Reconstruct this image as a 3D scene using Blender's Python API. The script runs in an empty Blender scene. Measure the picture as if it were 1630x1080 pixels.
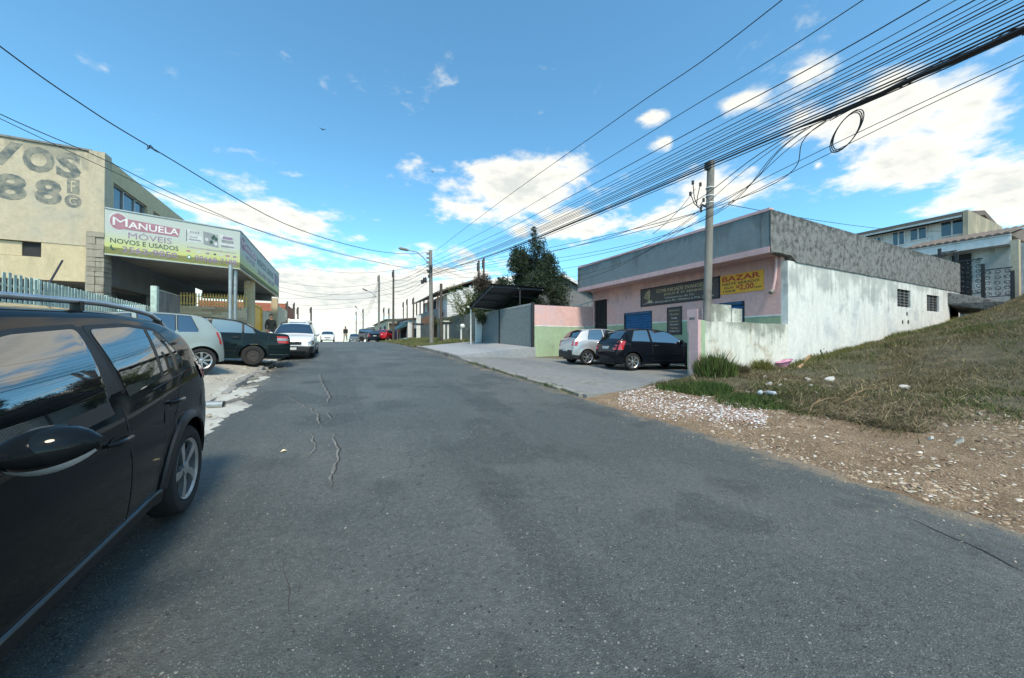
import bpy, bmesh, math, random
import numpy as np
from mathutils import Vector, Matrix, noise as mnoise

random.seed(7); np.random.seed(7)
PI = math.pi; R_ = math.radians
sc = bpy.context.scene
COL = sc.collection

# ---------------------------------------------------------------- camera
FPX = 566.0                       # focal length in photo pixels (photo is 1630 wide)
YAW = R_(26.3)                    # the camera looks this far to the right of the street
CZ = 1.55
cam_d = bpy.data.cameras.new('camera'); cam = bpy.data.objects.new('camera', cam_d); COL.objects.link(cam)
cam_d.sensor_width = 36.0; cam_d.lens = FPX / 1630 * 36.0
cam_d.clip_start = 0.05; cam_d.clip_end = 3000
cam.location = (0, 0, CZ)
cam.rotation_euler = (R_(90 + 0.5), 0, -YAW)
sc.camera = cam

# ---------------------------------------------------------------- world: Nishita sky with broken cumulus
SUN_EL, SUN_AZ = 53.0, 189.0      # azimuth clockwise from the street direction (+Y)
w = bpy.data.worlds.new('World'); sc.world = w; w.use_nodes = True
nt = w.node_tree; nt.nodes.clear()
def wn(t, **k):
    n = nt.nodes.new(t)
    for a, b in k.items(): setattr(n, a, b)
    return n
def wmath(op, a, b=None, c=None, clamp=False):
    n = wn('ShaderNodeMath', operation=op, use_clamp=clamp)
    for i, v in enumerate((a, b, c)):
        if v is None: continue
        if isinstance(v, (int, float)): n.inputs[i].default_value = v
        else: nt.links.new(v, n.inputs[i])
    return n.outputs[0]
out = wn('ShaderNodeOutputWorld')
sky = wn('ShaderNodeTexSky', sky_type='NISHITA'); sky.sun_disc = False
sky.sun_elevation = R_(SUN_EL); sky.sun_rotation = R_(SUN_AZ)
sky.altitude = 900; sky.air_density = 1.0; sky.dust_density = 1.0; sky.ozone_density = 2.6
bg_sky = wn('ShaderNodeBackground'); bg_sky.inputs['Strength'].default_value = 0.14
tint = wn('ShaderNodeMix', data_type='RGBA', blend_type='MULTIPLY'); tint.inputs[0].default_value = 1.0
tint.inputs[7].default_value = (0.62, 1.0, .97, 1)
nt.links.new(sky.outputs[0], tint.inputs[6]); nt.links.new(tint.outputs[2], bg_sky.inputs['Color'])
tc = wn('ShaderNodeTexCoord'); sep = wn('ShaderNodeSeparateXYZ'); nt.links.new(tc.outputs['Generated'], sep.inputs[0])
dx, dy, dz = sep.outputs
az = wmath('ARCTAN2', dx, dy)
el = wmath('ARCSINE', dz)
# cloud-deck coordinates: direction projected on a flat layer, so clouds flatten towards the horizon
den = wmath('ADD', wmath('MAXIMUM', dz, 0.0), 0.16)
comb = wn('ShaderNodeCombineXYZ')
nt.links.new(wmath('DIVIDE', dx, den), comb.inputs[0]); nt.links.new(wmath('DIVIDE', dy, den), comb.inputs[1])
def wnoise(scale, detail, rough, off, dist=0.0):
    m = wn('ShaderNodeMapping'); m.inputs['Location'].default_value = off; nt.links.new(comb.outputs[0], m.inputs[0])
    n = wn('ShaderNodeTexNoise'); n.inputs['Scale'].default_value = scale; n.inputs['Detail'].default_value = detail
    n.inputs['Roughness'].default_value = rough; n.inputs['Distortion'].default_value = dist
    nt.links.new(m.outputs[0], n.inputs['Vector']); return n.outputs['Fac']
n_big = wnoise(1.15, 2, .5, (3.1, 7.7, 0))
n_mid = wnoise(3.6, 12, .58, (1.3, 0.4, 0), .25)
n_fine = wnoise(13.0, 8, .6, (5.3, 2.4, 0))
def pxdir(px, py):
    cx = (px - 815) / FPX; cz = (545 - py) / FPX
    x = math.sin(YAW) + cx * math.cos(YAW); y = math.cos(YAW) - cx * math.sin(YAW)
    return math.atan2(x, y), math.atan2(cz, math.hypot(x, y))
azel = wn('ShaderNodeCombineXYZ'); nt.links.new(az, azel.inputs[0]); nt.links.new(el, azel.inputs[1])
# cumulus banks of the afternoon sky: azimuth, elevation, half width, half height, weight
banks = []
for px, py, rx, ry, wt in [(830, 298, 108, 52, .60), (900, 345, 95, 40, .46), (745, 335, 50, 24, .36), (420, 352, 130, 42, .50), (300, 330, 60, 30, .34),
                           (400, 400, 70, 30, .44), (560, 470, 270, 52, .62), (700, 440, 160, 38, .46), (560, 520, 300, 40, .46),
                           (1440, 150, 165, 66, .54), (1380, 205, 120, 38, .4), (1560, 165, 100, 75, .54), (1470, 250, 130, 42, .54), (1600, 290, 120, 60, .60),
                           (1290, 120, 60, 26, .34), (1040, 185, 26, 12, .46), (1058, 226, 26, 14, .46), (1150, 305, 82, 34, .48), (1195, 160, 40, 22, .36),
                           (1060, 350, 70, 30, .44), (1305, 262, 14, 9, .5)]:
    a, e = pxdir(px, py); a1, e1 = pxdir(px + rx, py); a2, e2 = pxdir(px, py - ry)
    banks.append((a, e, abs(a1 - a), abs(e2 - e), wt))
# the same broken cloud goes on all round, out of the picture
rb = random.Random(11)
for k in range(7):
    banks.append((YAW + 1.15 + (2 * PI - 2.3) * (k + rb.random() * .7) / 7 - (2 * PI if YAW + 1.15 + (2 * PI - 2.3) * (k + .5) / 7 > PI else 0), rb.uniform(.12, .75), rb.uniform(.16, .34), rb.uniform(.07, .16), rb.uniform(.4, .55)))
cov = None
for a, e, ra, re, wt in banks:
    mp = wn('ShaderNodeMapping', vector_type='POINT'); sx_, sy_ = 1 / (1.75 * ra), 1 / (1.75 * re)
    mp.inputs['Scale'].default_value = (sx_, sy_, 1); mp.inputs['Location'].default_value = (-a * sx_, -e * sy_, 0); nt.links.new(azel.outputs[0], mp.inputs[0])
    gd = wn('ShaderNodeTexGradient', gradient_type='SPHERICAL'); nt.links.new(mp.outputs[0], gd.inputs[0])
    g = wmath('MULTIPLY', gd.outputs['Fac'], wt * 1.05)
    cov = g if cov is None else wmath('MAXIMUM', cov, g)
cov = wmath('ADD', cov, wmath('MULTIPLY', wmath('SUBTRACT', n_big, .45), .35))
dens = wmath('ADD', wmath('ADD', cov, wmath('MULTIPLY', wmath('SUBTRACT', n_mid, .5), 1.15)), wmath('MULTIPLY', wmath('SUBTRACT', n_fine, .5), .35))
cl = wn('ShaderNodeMapRange', interpolation_type='SMOOTHSTEP'); cl.inputs[1].default_value = .15; cl.inputs[2].default_value = .42
nt.links.new(dens, cl.inputs[0])
core = wn('ShaderNodeMapRange', interpolation_type='SMOOTHSTEP'); core.inputs[1].default_value = .32; core.inputs[2].default_value = .85
nt.links.new(wmath('ADD', dens, wmath('MULTIPLY', wmath('SUBTRACT', n_fine, .5), .6)), core.inputs[0])
ccol = wn('ShaderNodeMix', data_type='RGBA'); nt.links.new(core.outputs[0], ccol.inputs[0])
ccol.inputs[6].default_value = (1.0, .97, .86, 1); ccol.inputs[7].default_value = (.70, .715, .68, 1)
bg_cl = wn('ShaderNodeBackground'); bg_cl.inputs['Strength'].default_value = .56; nt.links.new(ccol.outputs[2], bg_cl.inputs['Color'])
mx = wn('ShaderNodeMixShader')
nt.links.new(wmath('MULTIPLY', cl.outputs[0], .96), mx.inputs[0]); nt.links.new(bg_sky.outputs[0], mx.inputs[1]); nt.links.new(bg_cl.outputs[0], mx.inputs[2])
nt.links.new(mx.outputs[0], out.inputs['Surface'])

# ---------------------------------------------------------------- sun (veiled by thin cloud) and exposure
sd = bpy.data.lights.new('sun', 'SUN'); sun = bpy.data.objects.new('sun', sd); COL.objects.link(sun)
sd.energy = 2.2; sd.specular_factor = .08; sd.angle = R_(15); sd.color = (1.0, .87, .68)
sv = Vector((math.sin(R_(SUN_AZ)) * math.cos(R_(SUN_EL)), math.cos(R_(SUN_AZ)) * math.cos(R_(SUN_EL)), math.sin(R_(SUN_EL))))
sun.rotation_euler = sv.to_track_quat('Z', 'Y').to_euler(); sun.location = (20, -40, 60)
vs = sc.view_settings
vs.view_transform = 'Standard'; vs.look = 'None'; vs.gamma = 1.0; vs.use_curve_mapping = False; vs.exposure = 1.05
sc.cycles.max_bounces = 5; sc.cycles.diffuse_bounces = 2; sc.cycles.glossy_bounces = 3; sc.cycles.transparent_max_bounces = 6
sc.cycles.use_adaptive_sampling = True; sc.cycles.adaptive_threshold = 0.02

# ---------------------------------------------------------------- helpers
def at(px, py, X=None, Y=None, t=None):
    """the point seen at a photo pixel, at a given X, Y or distance"""
    cx = (px - 815) / FPX; cz = (545 - py) / FPX
    d = (math.sin(YAW) + cx * math.cos(YAW), math.cos(YAW) - cx * math.sin(YAW), cz)
    if X is not None: t = X / d[0]
    if Y is not None: t = Y / d[1]
    return Vector((d[0] * t, d[1] * t, CZ + cz * t))

WOFF = {}
def empty(name, loc=(0, 0, 0), rz=0.0):
    o = bpy.data.objects.new(name, None); COL.objects.link(o); o.location = loc; o.rotation_euler = (0, 0, rz)
    o.empty_display_size = .2
    WOFF[o.name] = Vector(loc); return o
def tag(o, label=None, cat=None, group=None, kind=None):
    if label: o['label'] = label
    if cat: o['category'] = cat
    if group: o['group'] = group
    if kind: o['kind'] = kind
    return o
def thing(name, label, cat, loc=(0, 0, 0), rz=0.0, group=None):
    return tag(empty(name, loc, rz), label, cat, group)

class MB:
    def __init__(s): s.v = []; s.f = []; s.m = []
    def add(s, vs, fs, mi=0):
        b = len(s.v); s.v += [tuple(p) for p in vs]; s.f += [tuple(i + b for i in f) for f in fs]; s.m += [mi] * len(fs); return s
    def box(s, x0, x1, y0, y1, z0, z1, mi=0):
        return s.add([(x0, y0, z0), (x1, y0, z0), (x1, y1, z0), (x0, y1, z0), (x0, y0, z1), (x1, y0, z1), (x1, y1, z1), (x0, y1, z1)],
                     [(0, 3, 2, 1), (4, 5, 6, 7), (0, 1, 5, 4), (1, 2, 6, 5), (2, 3, 7, 6), (3, 0, 4, 7)], mi)
    def hexa(s, p, mi=0):   # 8 corner points, bottom ring then top ring
        return s.add(p, [(0, 3, 2, 1), (4, 5, 6, 7), (0, 1, 5, 4), (1, 2, 6, 5), (2, 3, 7, 6), (3, 0, 4, 7)], mi)
    def bar(s, a, b, w, h=None, mi=0, up=(0, 0, 1)):   # square bar from a to b
        a = Vector(a); b = Vector(b); d = (b - a).normalized(); h = h or w
        u = Vector(up)
        if abs(d.dot(u)) > .98: u = Vector((1, 0, 0))
        l = d.cross(u).normalized() * (w / 2); t = l.cross(d).normalized() * (h / 2)
        return s.add([a - l - t, a + l - t, a + l + t, a - l + t, b - l - t, b + l - t, b + l + t, b - l + t],
                     [(0, 1, 2, 3), (7, 6, 5, 4), (0, 4, 5, 1), (1, 5, 6, 2), (2, 6, 7, 3), (3, 7, 4, 0)], mi)
    def tube(s, pts, r, n=8, mi=0, cap=True):
        pts = [Vector(p) for p in pts]; rs = r if isinstance(r, (list, tuple)) else [r] * len(pts)
        rings = []; prev = None
        for i, p in enumerate(pts):
            d = (pts[min(i + 1, len(pts) - 1)] - pts[max(i - 1, 0)])
            d = d.normalized() if d.length > 1e-9 else Vector((0, 0, 1))
            if prev is None:
                u = Vector((0, 0, 1)) if abs(d.z) < .9 else Vector((1, 0, 0)); u = (u - d * u.dot(d)).normalized()
            else:
                u = (prev - d * prev.dot(d)); u = u.normalized() if u.length > 1e-6 else d.orthogonal().normalized()
            prev = u; q = d.cross(u)
            rings.append([p + (u * math.cos(2 * PI * k / n) + q * math.sin(2 * PI * k / n)) * rs[i] for k in range(n)])
        vs = [p for r_ in rings for p in r_]; fs = []
        for i in range(len(pts) - 1):
            for k in range(n): fs.append((i * n + k, i * n + (k + 1) % n, (i + 1) * n + (k + 1) % n, (i + 1) * n + k))
        if cap: fs += [tuple(range(n - 1, -1, -1)), tuple(range((len(pts) - 1) * n, len(pts) * n))]
        return s.add(vs, fs, mi)
    def cyl(s, x, y, z0, z1, r0, r1=None, n=12, mi=0):
        return s.tube([(x, y, z0), (x, y, z1)], [r0, r1 if r1 is not None else r0], n, mi)
    def quad(s, a, b, c, d, mi=0): return s.add([a, b, c, d], [(0, 1, 2, 3)], mi)
    def grid(s, P, mi=0, flip=False):   # P[i][j]
        n = len(P); m = len(P[0]); fs = []
        for i in range(n - 1):
            for j in range(m - 1):
                q = (i * m + j, (i + 1) * m + j, (i + 1) * m + j + 1, i * m + j + 1)
                fs.append(q[::-1] if flip else q)
        return s.add([p for r in P for p in r], fs, mi)
    def prism(s, poly, h, axis='z', base=0.0, mi=0):   # outline extruded along an axis
        n = len(poly)
        def P(a, b, c): return {'z': (a, b, c), 'y': (a, c, b), 'x': (c, a, b)}[axis]
        vs = [P(a, b, base) for a, b in poly] + [P(a, b, base + h) for a, b in poly]
        fs = [tuple(range(n - 1, -1, -1)), tuple(range(n, 2 * n))] + [(i, (i + 1) % n, n + (i + 1) % n, n + i) for i in range(n)]
        return s.add(vs, fs, mi)
    def lathe(s, prof, n=24, axis='y', c=(0, 0, 0), mi=0):   # prof: (radius, along)
        rings = []
        for r, a in prof:
            for k in range(n):
                th = 2 * PI * k / n
                q = (r * math.cos(th), a, r * math.sin(th)) if axis == 'y' else (r * math.cos(th), r * math.sin(th), a)
                rings.append((q[0] + c[0], q[1] + c[1], q[2] + c[2]))
        fs = []
        for i in range(len(prof) - 1):
            for k in range(n): fs.append((i * n + k, (i + 1) * n + k, (i + 1) * n + (k + 1) % n, i * n + (k + 1) % n))
        return s.add(rings, fs, mi)
    def build(s, name, mat, parent=None, smooth=None, local=False, bevel=0):
        v = s.v
        if parent is not None and not local:
            root = parent
            while root.parent: root = root.parent
            o = WOFF.get(root.name, Vector((0, 0, 0))); v = [(p[0] - o.x, p[1] - o.y, p[2] - o.z) for p in v]
        me = bpy.data.meshes.new(name); me.from_pydata(v, [], s.f)
        for m in (mat if isinstance(mat, (list, tuple)) else [mat]): me.materials.append(m)
        if any(s.m): me.polygons.foreach_set('material_index', s.m)
        bm = bmesh.new(); bm.from_mesh(me); bmesh.ops.recalc_face_normals(bm, faces=bm.faces); bm.to_mesh(me); bm.free()
        if smooth is not None:
            me.shade_smooth(); me.set_sharp_from_angle(angle=R_(smooth))
        ob = bpy.data.objects.new(name, me); COL.objects.link(ob)
        if parent is not None: ob.parent = parent
        if bevel:
            b = ob.modifiers.new('bevel', 'BEVEL'); b.width = bevel; b.segments = 2; b.limit_method = 'ANGLE'
        return ob

def raw_mesh(name, V, Fq, mat, cols=None, nside=4, parent=None):
    """fast mesh from numpy arrays; cols is one colour per face"""
    me = bpy.data.meshes.new(name); V = np.asarray(V, np.float32); Fq = np.asarray(Fq, np.int32)
    me.vertices.add(len(V)); me.vertices.foreach_set('co', V.ravel())
    me.loops.add(Fq.size); me.loops.foreach_set('vertex_index', Fq.ravel())
    me.polygons.add(len(Fq)); me.polygons.foreach_set('loop_start', np.arange(0, Fq.size, nside, dtype=np.int32))
    me.polygons.foreach_set('loop_total', np.full(len(Fq), nside, np.int32))
    me.update(calc_edges=True)
    if cols is not None:
        ca = me.color_attributes.new('Col', 'FLOAT_COLOR', 'CORNER')
        c = np.ones((len(Fq), nside, 4), np.float32); c[:, :, :3] = np.asarray(cols, np.float32)[:, None, :]
        ca.data.foreach_set('color', c.ravel())
    me.materials.append(mat); ob = bpy.data.objects.new(name, me); COL.objects.link(ob)
    if parent is not None: ob.parent = parent
    return ob

# ---------------------------------------------------------------- materials
MATS = {}
def nodes_of(name):
    m = bpy.data.materials.new(name); m.use_nodes = True
    t = m.node_tree; b = t.nodes['Principled BSDF']; return m, t, b
def N(t, kind, **k):
    n = t.nodes.new(kind)
    for a, b in k.items(): setattr(n, a, b)
    return n
def tex_noise(t, vec, scale, detail=6, rough=.55, stretch=None):
    if stretch:
        mp = N(t, 'ShaderNodeMapping'); mp.inputs['Scale'].default_value = stretch; t.links.new(vec, mp.inputs[0]); vec = mp.outputs[0]
    n = N(t, 'ShaderNodeTexNoise'); n.inputs['Scale'].default_value = scale; n.inputs['Detail'].default_value = detail; n.inputs['Roughness'].default_value = rough
    t.links.new(vec, n.inputs['Vector']); return n.outputs['Fac']
def ramp(t, fac, a, b, lo=0., hi=1.):
    n = N(t, 'ShaderNodeMapRange', interpolation_type='SMOOTHSTEP'); n.inputs[1].default_value = a; n.inputs[2].default_value = b
    n.inputs[3].default_value = lo; n.inputs[4].default_value = hi; t.links.new(fac, n.inputs[0]); return n.outputs[0]
def mixc(t, fac, a, b, mode='MIX'):
    n = N(t, 'ShaderNodeMix', data_type='RGBA', blend_type=mode)
    for i, v in ((0, fac), (6, a), (7, b)):
        if isinstance(v, (int, float)): n.inputs[i].default_value = v
        elif isinstance(v, (tuple, list)): n.inputs[i].default_value = (*v[:3], 1)
        else: t.links.new(v, n.inputs[i])
    return n.outputs[2]
def mth(t, op, a, b=0.0, clamp=False):
    n = N(t, 'ShaderNodeMath', operation=op, use_clamp=clamp)
    for i, v in enumerate((a, b)):
        if isinstance(v, (int, float)): n.inputs[i].default_value = v
        else: t.links.new(v, n.inputs[i])
    return n.outputs[0]
def bump(t, b, h, strength, dist):
    n = N(t, 'ShaderNodeBump'); n.inputs['Strength'].default_value = strength; n.inputs['Distance'].default_value = dist
    t.links.new(h, n.inputs['Height']); t.links.new(n.outputs[0], b.inputs['Normal'])
def pos(t): return N(t, 'ShaderNodeNewGeometry').outputs['Position']

def plain(name, col, rough=.6, metal=0., coat=0., var=.12, scale=6., ior=None):
    """painted or plain surface with slight uneven tone"""
    if name in MATS: return MATS[name]
    m, t, b = nodes_of(name); p = pos(t)
    n = tex_noise(t, p, scale, 5)
    c2 = tuple(min(1, c * (1 + var)) for c in col); c1 = tuple(c * (1 - var) for c in col)
    t.links.new(mixc(t, ramp(t, n, .3, .7), c1, c2), b.inputs['Base Color'])
    b.inputs['Roughness'].default_value = rough; b.inputs['Metallic'].default_value = metal; b.inputs['Coat Weight'].default_value = coat
    b.inputs['Coat Roughness'].default_value = .04
    if ior: b.inputs['IOR'].default_value = ior
    MATS[name] = m; return m

def weathered(name, col, stain=(.10, .10, .09), amount=.5, streak=.5, patch=None, patch_amt=.0, rough=.85, bs=.25, scale=1.0, lo=.48, drip=None):
    """render or concrete with blotches, running streaks and grain; marks have their own shape"""
    if name in MATS: return MATS[name]
    m, t, b = nodes_of(name); p = pos(t)
    n1 = tex_noise(t, p, .9 * scale, 8, .62); n2 = tex_noise(t, p, 2.2 * scale, 8, .72, (1.5, 1.5, .32)); n3 = tex_noise(t, p, 42 * scale, 4, .7); n4 = tex_noise(t, p, 6 * scale, 8, .7)
    c = mixc(t, ramp(t, n4, .3, .72), tuple(x * .86 for x in col), tuple(min(1, x * 1.1) for x in col))
    if patch: c = mixc(t, mth(t, 'MULTIPLY', ramp(t, n1, .5, .62), patch_amt), c, patch)
    c = mixc(t, mth(t, 'MULTIPLY', ramp(t, mth(t, 'MULTIPLY', n2, mth(t, 'ADD', n4, .5)), lo, lo + .22), streak), c, stain)
    c = mixc(t, mth(t, 'MULTIPLY', ramp(t, mth(t, 'MULTIPLY', n1, mth(t, 'ADD', n4, .5)), lo + .02, lo + .26), amount), c, stain)
    if drip:      # dark runs below a coping: (top, length, amount)
        dn = tex_noise(t, p, 2.6, 8, .7, (1.6, 1.6, .10)); sz = N(t, 'ShaderNodeSeparateXYZ'); t.links.new(p, sz.inputs[0])
        run = mth(t, 'ADD', ramp(t, sz.outputs[2], drip[0] - drip[1], drip[0], -.25, .16), mth(t, 'SUBTRACT', dn, .5))
        c = mixc(t, mth(t, 'MULTIPLY', ramp(t, mth(t, 'ADD', run, mth(t, 'MULTIPLY', mth(t, 'SUBTRACT', n1, .5), 1.1)), -.02, .2), drip[2]), c, stain)
    c = mixc(t, .25, c, mixc(t, n3, (.35, .35, .35), (.75, .75, .75)), 'OVERLAY')
    t.links.new(c, b.inputs['Base Color']); b.inputs['Roughness'].default_value = rough
    bump(t, b, mth(t, 'ADD', mth(t, 'MULTIPLY', n3, .5), n4), bs, .02)
    MATS[name] = m; return m

def asphalt():
    m, t, b = nodes_of('asphalt'); p = pos(t)
    v = N(t, 'ShaderNodeTexVoronoi'); v.inputs['Scale'].default_value = 95; t.links.new(p, v.inputs['Vector'])
    v2 = N(t, 'ShaderNodeTexVoronoi'); v2.inputs['Scale'].default_value = 38; t.links.new(p, v2.inputs['Vector'])
    big = tex_noise(t, p, .35, 6, .6); mid = tex_noise(t, p, 2.2, 8, .7); lane = tex_noise(t, p, 1.0, 5, .6, (1.3, .09, 1)); fine = tex_noise(t, p, 160, 3, .7)
    c = mixc(t, ramp(t, fine, .3, .72), (.034, .043, .043), (.118, .134, .130))
    c = mixc(t, mth(t, 'MULTIPLY', ramp(t, big, .42, .60), .6), c, (.112, .122, .117))
    big2 = tex_noise(t, p, .8, 4, .5); c = mixc(t, mth(t, 'MULTIPLY', ramp(t, big2, .53, .60), .55), c, (.044, .053, .052))
    c = mixc(t, mth(t, 'MULTIPLY', ramp(t, lane, .5, .68), .5), c, (.042, .050, .050))
    c = mixc(t, mth(t, 'MULTIPLY', ramp(t, mid, .55, .8), .5), c, (.150, .150, .140))
    grain = tex_noise(t, p, 24, 6, .75); c = mixc(t, .55, c, mixc(t, ramp(t, grain, .32, .68), (.30, .30, .30), (.72, .72, .72)), 'OVERLAY')
    wv = N(t, 'ShaderNodeVectorMath', operation='ADD'); nv = N(t, 'ShaderNodeTexNoise'); nv.inputs['Scale'].default_value = 2.3; nv.inputs['Detail'].default_value = 5; t.links.new(p, nv.inputs['Vector'])
    t.links.new(p, wv.inputs[0]); t.links.new(nv.outputs['Color'], wv.inputs[1])
    ce = N(t, 'ShaderNodeTexVoronoi', feature='DISTANCE_TO_EDGE'); ce.inputs['Scale'].default_value = 1.5; t.links.new(wv.outputs[0], ce.inputs['Vector'])
    cmask = mth(t, 'MULTIPLY', ramp(t, tex_noise(t, p, .55, 4, .5, (1.2, .5, 1)), .52, .62), ramp(t, ce.outputs['Distance'], .011, .004))
    c = mixc(t, mth(t, 'MULTIPLY', cmask, .75), c, (.022, .024, .024))
    oil = N(t, 'ShaderNodeTexVoronoi'); oil.inputs['Scale'].default_value = .55; t.links.new(p, oil.inputs['Vector']); so = N(t, 'ShaderNodeSeparateColor'); t.links.new(oil.outputs['Color'], so.inputs[0])
    od = mth(t, 'ADD', oil.outputs['Distance'], mth(t, 'MULTIPLY', mth(t, 'SUBTRACT', mid, .5), .5))
    c = mixc(t, mth(t, 'MULTIPLY', mth(t, 'GREATER_THAN', so.outputs[0], .55), ramp(t, od, .22, .06, 0, .6)), c, (.024, .027, .027))
    sp = N(t, 'ShaderNodeSeparateColor'); t.links.new(v.outputs['Color'], sp.inputs[0])
    c = mixc(t, mth(t, 'MULTIPLY', mth(t, 'GREATER_THAN', sp.outputs[0], .86), ramp(t, v.outputs['Distance'], .42, .2)), c, (.26, .27, .26))
    sp2 = N(t, 'ShaderNodeSeparateColor'); t.links.new(v2.outputs['Color'], sp2.inputs[0])
    c = mixc(t, mth(t, 'MULTIPLY', mth(t, 'GREATER_THAN', sp2.outputs[0], .965), ramp(t, v2.outputs['Distance'], .32, .16)), c, (.30, .30, .28))
    c = mixc(t, mth(t, 'MULTIPLY', mth(t, 'GREATER_THAN', sp2.outputs[1], .94), ramp(t, v2.outputs['Distance'], .38, .2)), c, (.028, .03, .032))
    sx = N(t, 'ShaderNodeSeparateXYZ'); t.links.new(p, sx.inputs[0]); dn = tex_noise(t, p, 1.7, 9, .72); dn2 = tex_noise(t, p, 9, 6, .7)
    e = mth(t, 'ADD', mth(t, 'SUBTRACT', sx.outputs[0], 4.50), mth(t, 'ADD', mth(t, 'MULTIPLY', mth(t, 'SUBTRACT', dn, .5), 2.6), mth(t, 'MULTIPLY', mth(t, 'SUBTRACT', dn2, .5), 1.0)))
    c = mixc(t, mth(t, 'MULTIPLY', ramp(t, e, -.05, .55), .85), c, (.25, .195, .13))
    e2 = mth(t, 'ADD', mth(t, 'SUBTRACT', -1.6, sx.outputs[0]), mth(t, 'MULTIPLY', mth(t, 'SUBTRACT', dn, .5), 2.4)); c = mixc(t, mth(t, 'MULTIPLY', ramp(t, e2, -.1, .5), .7), c, (.24, .21, .16))
    t.links.new(c, b.inputs['Base Color']); b.inputs['Roughness'].default_value = .62
    h = mth(t, 'ADD', mth(t, 'MULTIPLY', v.outputs['Distance'], .7), fine); bump(t, b, mth(t, 'ADD', h, mth(t, 'ADD', mth(t, 'MULTIPLY', grain, 1.6), mth(t, 'MULTIPLY', mid, .8))), .7, .014)
    return m
M = {}
M['asphalt'] = asphalt()

def lot_soil():
    m, t, b = nodes_of('lot_soil'); p = pos(t); sx = N(t, 'ShaderNodeSeparateXYZ'); t.links.new(p, sx.inputs[0])
    big = tex_noise(t, p, .5, 7, .65); mid = tex_noise(t, p, 3, 9, .7); fine = tex_noise(t, p, 60, 4, .75)
    vv = N(t, 'ShaderNodeTexVoronoi'); vv.inputs['Scale'].default_value = 55; t.links.new(p, vv.inputs['Vector']); vs_ = N(t, 'ShaderNodeSeparateColor'); t.links.new(vv.outputs['Color'], vs_.inputs[0])
    dirt = mixc(t, ramp(t, mid, .3, .7), (.19, .125, .072), (.33, .235, .145))
    dirt = mixc(t, mth(t, 'MULTIPLY', mth(t, 'GREATER_THAN', vs_.outputs[0], .72), ramp(t, vv.outputs['Distance'], .5, .3)), dirt, (.36, .29, .21))
    dirt = mixc(t, mth(t, 'MULTIPLY', mth(t, 'GREATER_THAN', vs_.outputs[1], .80), ramp(t, vv.outputs['Distance'], .5, .3)), dirt, (.11, .075, .05))
    turf = mixc(t, ramp(t, mid, .3, .68), (.060, .052, .034), (.17, .145, .09))
    turf = mixc(t, ramp(t, big, .45, .62), turf, (.085, .082, .045))
    edge = mth(t, 'ADD', sx.outputs[0], mth(t, 'MULTIPLY', mth(t, 'SUBTRACT', big, .5), 5.0))
    edge = mth(t, 'ADD', edge, mth(t, 'MULTIPLY', sx.outputs[1], .42))
    c = mixc(t, ramp(t, edge, 8.0, 10.4), dirt, turf)
    c = mixc(t, .75, c, mixc(t, ramp(t, fine, .3, .7), (.15, .15, .15), (.85, .85, .85)), 'OVERLAY')
    t.links.new(c, b.inputs['Base Color']); b.inputs['Roughness'].default_value = .95
    bump(t, b, mth(t, 'ADD', mid, fine), .8, .05); return m
M['lot'] = lot_soil()

def vcol(name, rough=.7, trans=0.0):
    m, t, b = nodes_of(name); a = N(t, 'ShaderNodeVertexColor'); a.layer_name = 'Col'
    t.links.new(a.outputs[0], b.inputs['Base Color']); b.inputs['Roughness'].default_value = rough
    b.inputs['Specular IOR Level'].default_value = .25
    if trans:
        tr = N(t, 'ShaderNodeBsdfTranslucent'); t.links.new(a.outputs[0], tr.inputs[0])
        ms = N(t, 'ShaderNodeMixShader'); ms.inputs[0].default_value = trans
        t.links.new(b.outputs[0], ms.inputs[1]); t.links.new(tr.outputs[0], ms.inputs[2]); t.links.new(ms.outputs[0], t.nodes['Material Output'].inputs[0])
    return m
M['leaf'] = vcol('leaf', .55, .3); M['blade'] = vcol('blade', .8, .2); M['chips'] = vcol('chips', .85)
M['soil_ground'] = weathered('soil_ground', (.12, .11, .075), (.06, .07, .03), .6, .0)
M['verge_soil'] = weathered('verge_soil', (.10, .105, .05), (.16, .12, .07), .6, .0)
M['concrete'] = weathered('concrete', (.20, .205, .20), (.08, .08, .075), .6, .25, (.25, .25, .235), .8)
M['paving'] = weathered('paving', (.30, .315, .33), (.16, .17, .18), .35, .1, (.36, .37, .38), .6)
M['apron'] = weathered('apron', (.36, .34, .29), (.15, .13, .10), .6, .2, (.48, .47, .43), .8)
M['kerb'] = weathered('kerb', (.26, .25, .23), (.07, .07, .06), .7, .4)
M['pole'] = weathered('pole_concrete', (.22, .21, .19), (.08, .08, .07), .5, .6, bs=.15)
M['wood_pole'] = weathered('wood_pole', (.10, .085, .07), (.04, .035, .03), .5, .6)
M['white_wall'] = weathered('white_wall', (.68, .69, .66), (.27, .29, .27), .4, .4, (.54, .58, .60), .6, lo=.49, drip=(4.2, 2.4, .6))
M['low_wall'] = weathered('low_wall', (.66, .66, .59), (.15, .18, .155), .7, .4, (.50, .33, .20), .5, lo=.48, drip=(2.15, 1.2, .7))
M['mould_wall'] = weathered('mould_wall', (.235, .24, .235), (.04, .045, .045), .9, .3, (.31, .31, .30), .7, bs=.7, scale=6.5, lo=.40, drip=(5.66, .5, .6))
M['pink'] = weathered('pink', (.68, .42, .39), (.26, .17, .18), .3, .22, (.64, .45, .47), .75, bs=.12, lo=.50, drip=(4.37, 1.2, .35))
M['pink_band'] = weathered('pink_band', (.60, .40, .40), (.22, .14, .14), .3, .35, bs=.1, lo=.5)
M['green_band'] = weathered('green_band', (.33, .43, .28), (.12, .16, .11), .35, .3, bs=.1, lo=.5)
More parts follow.
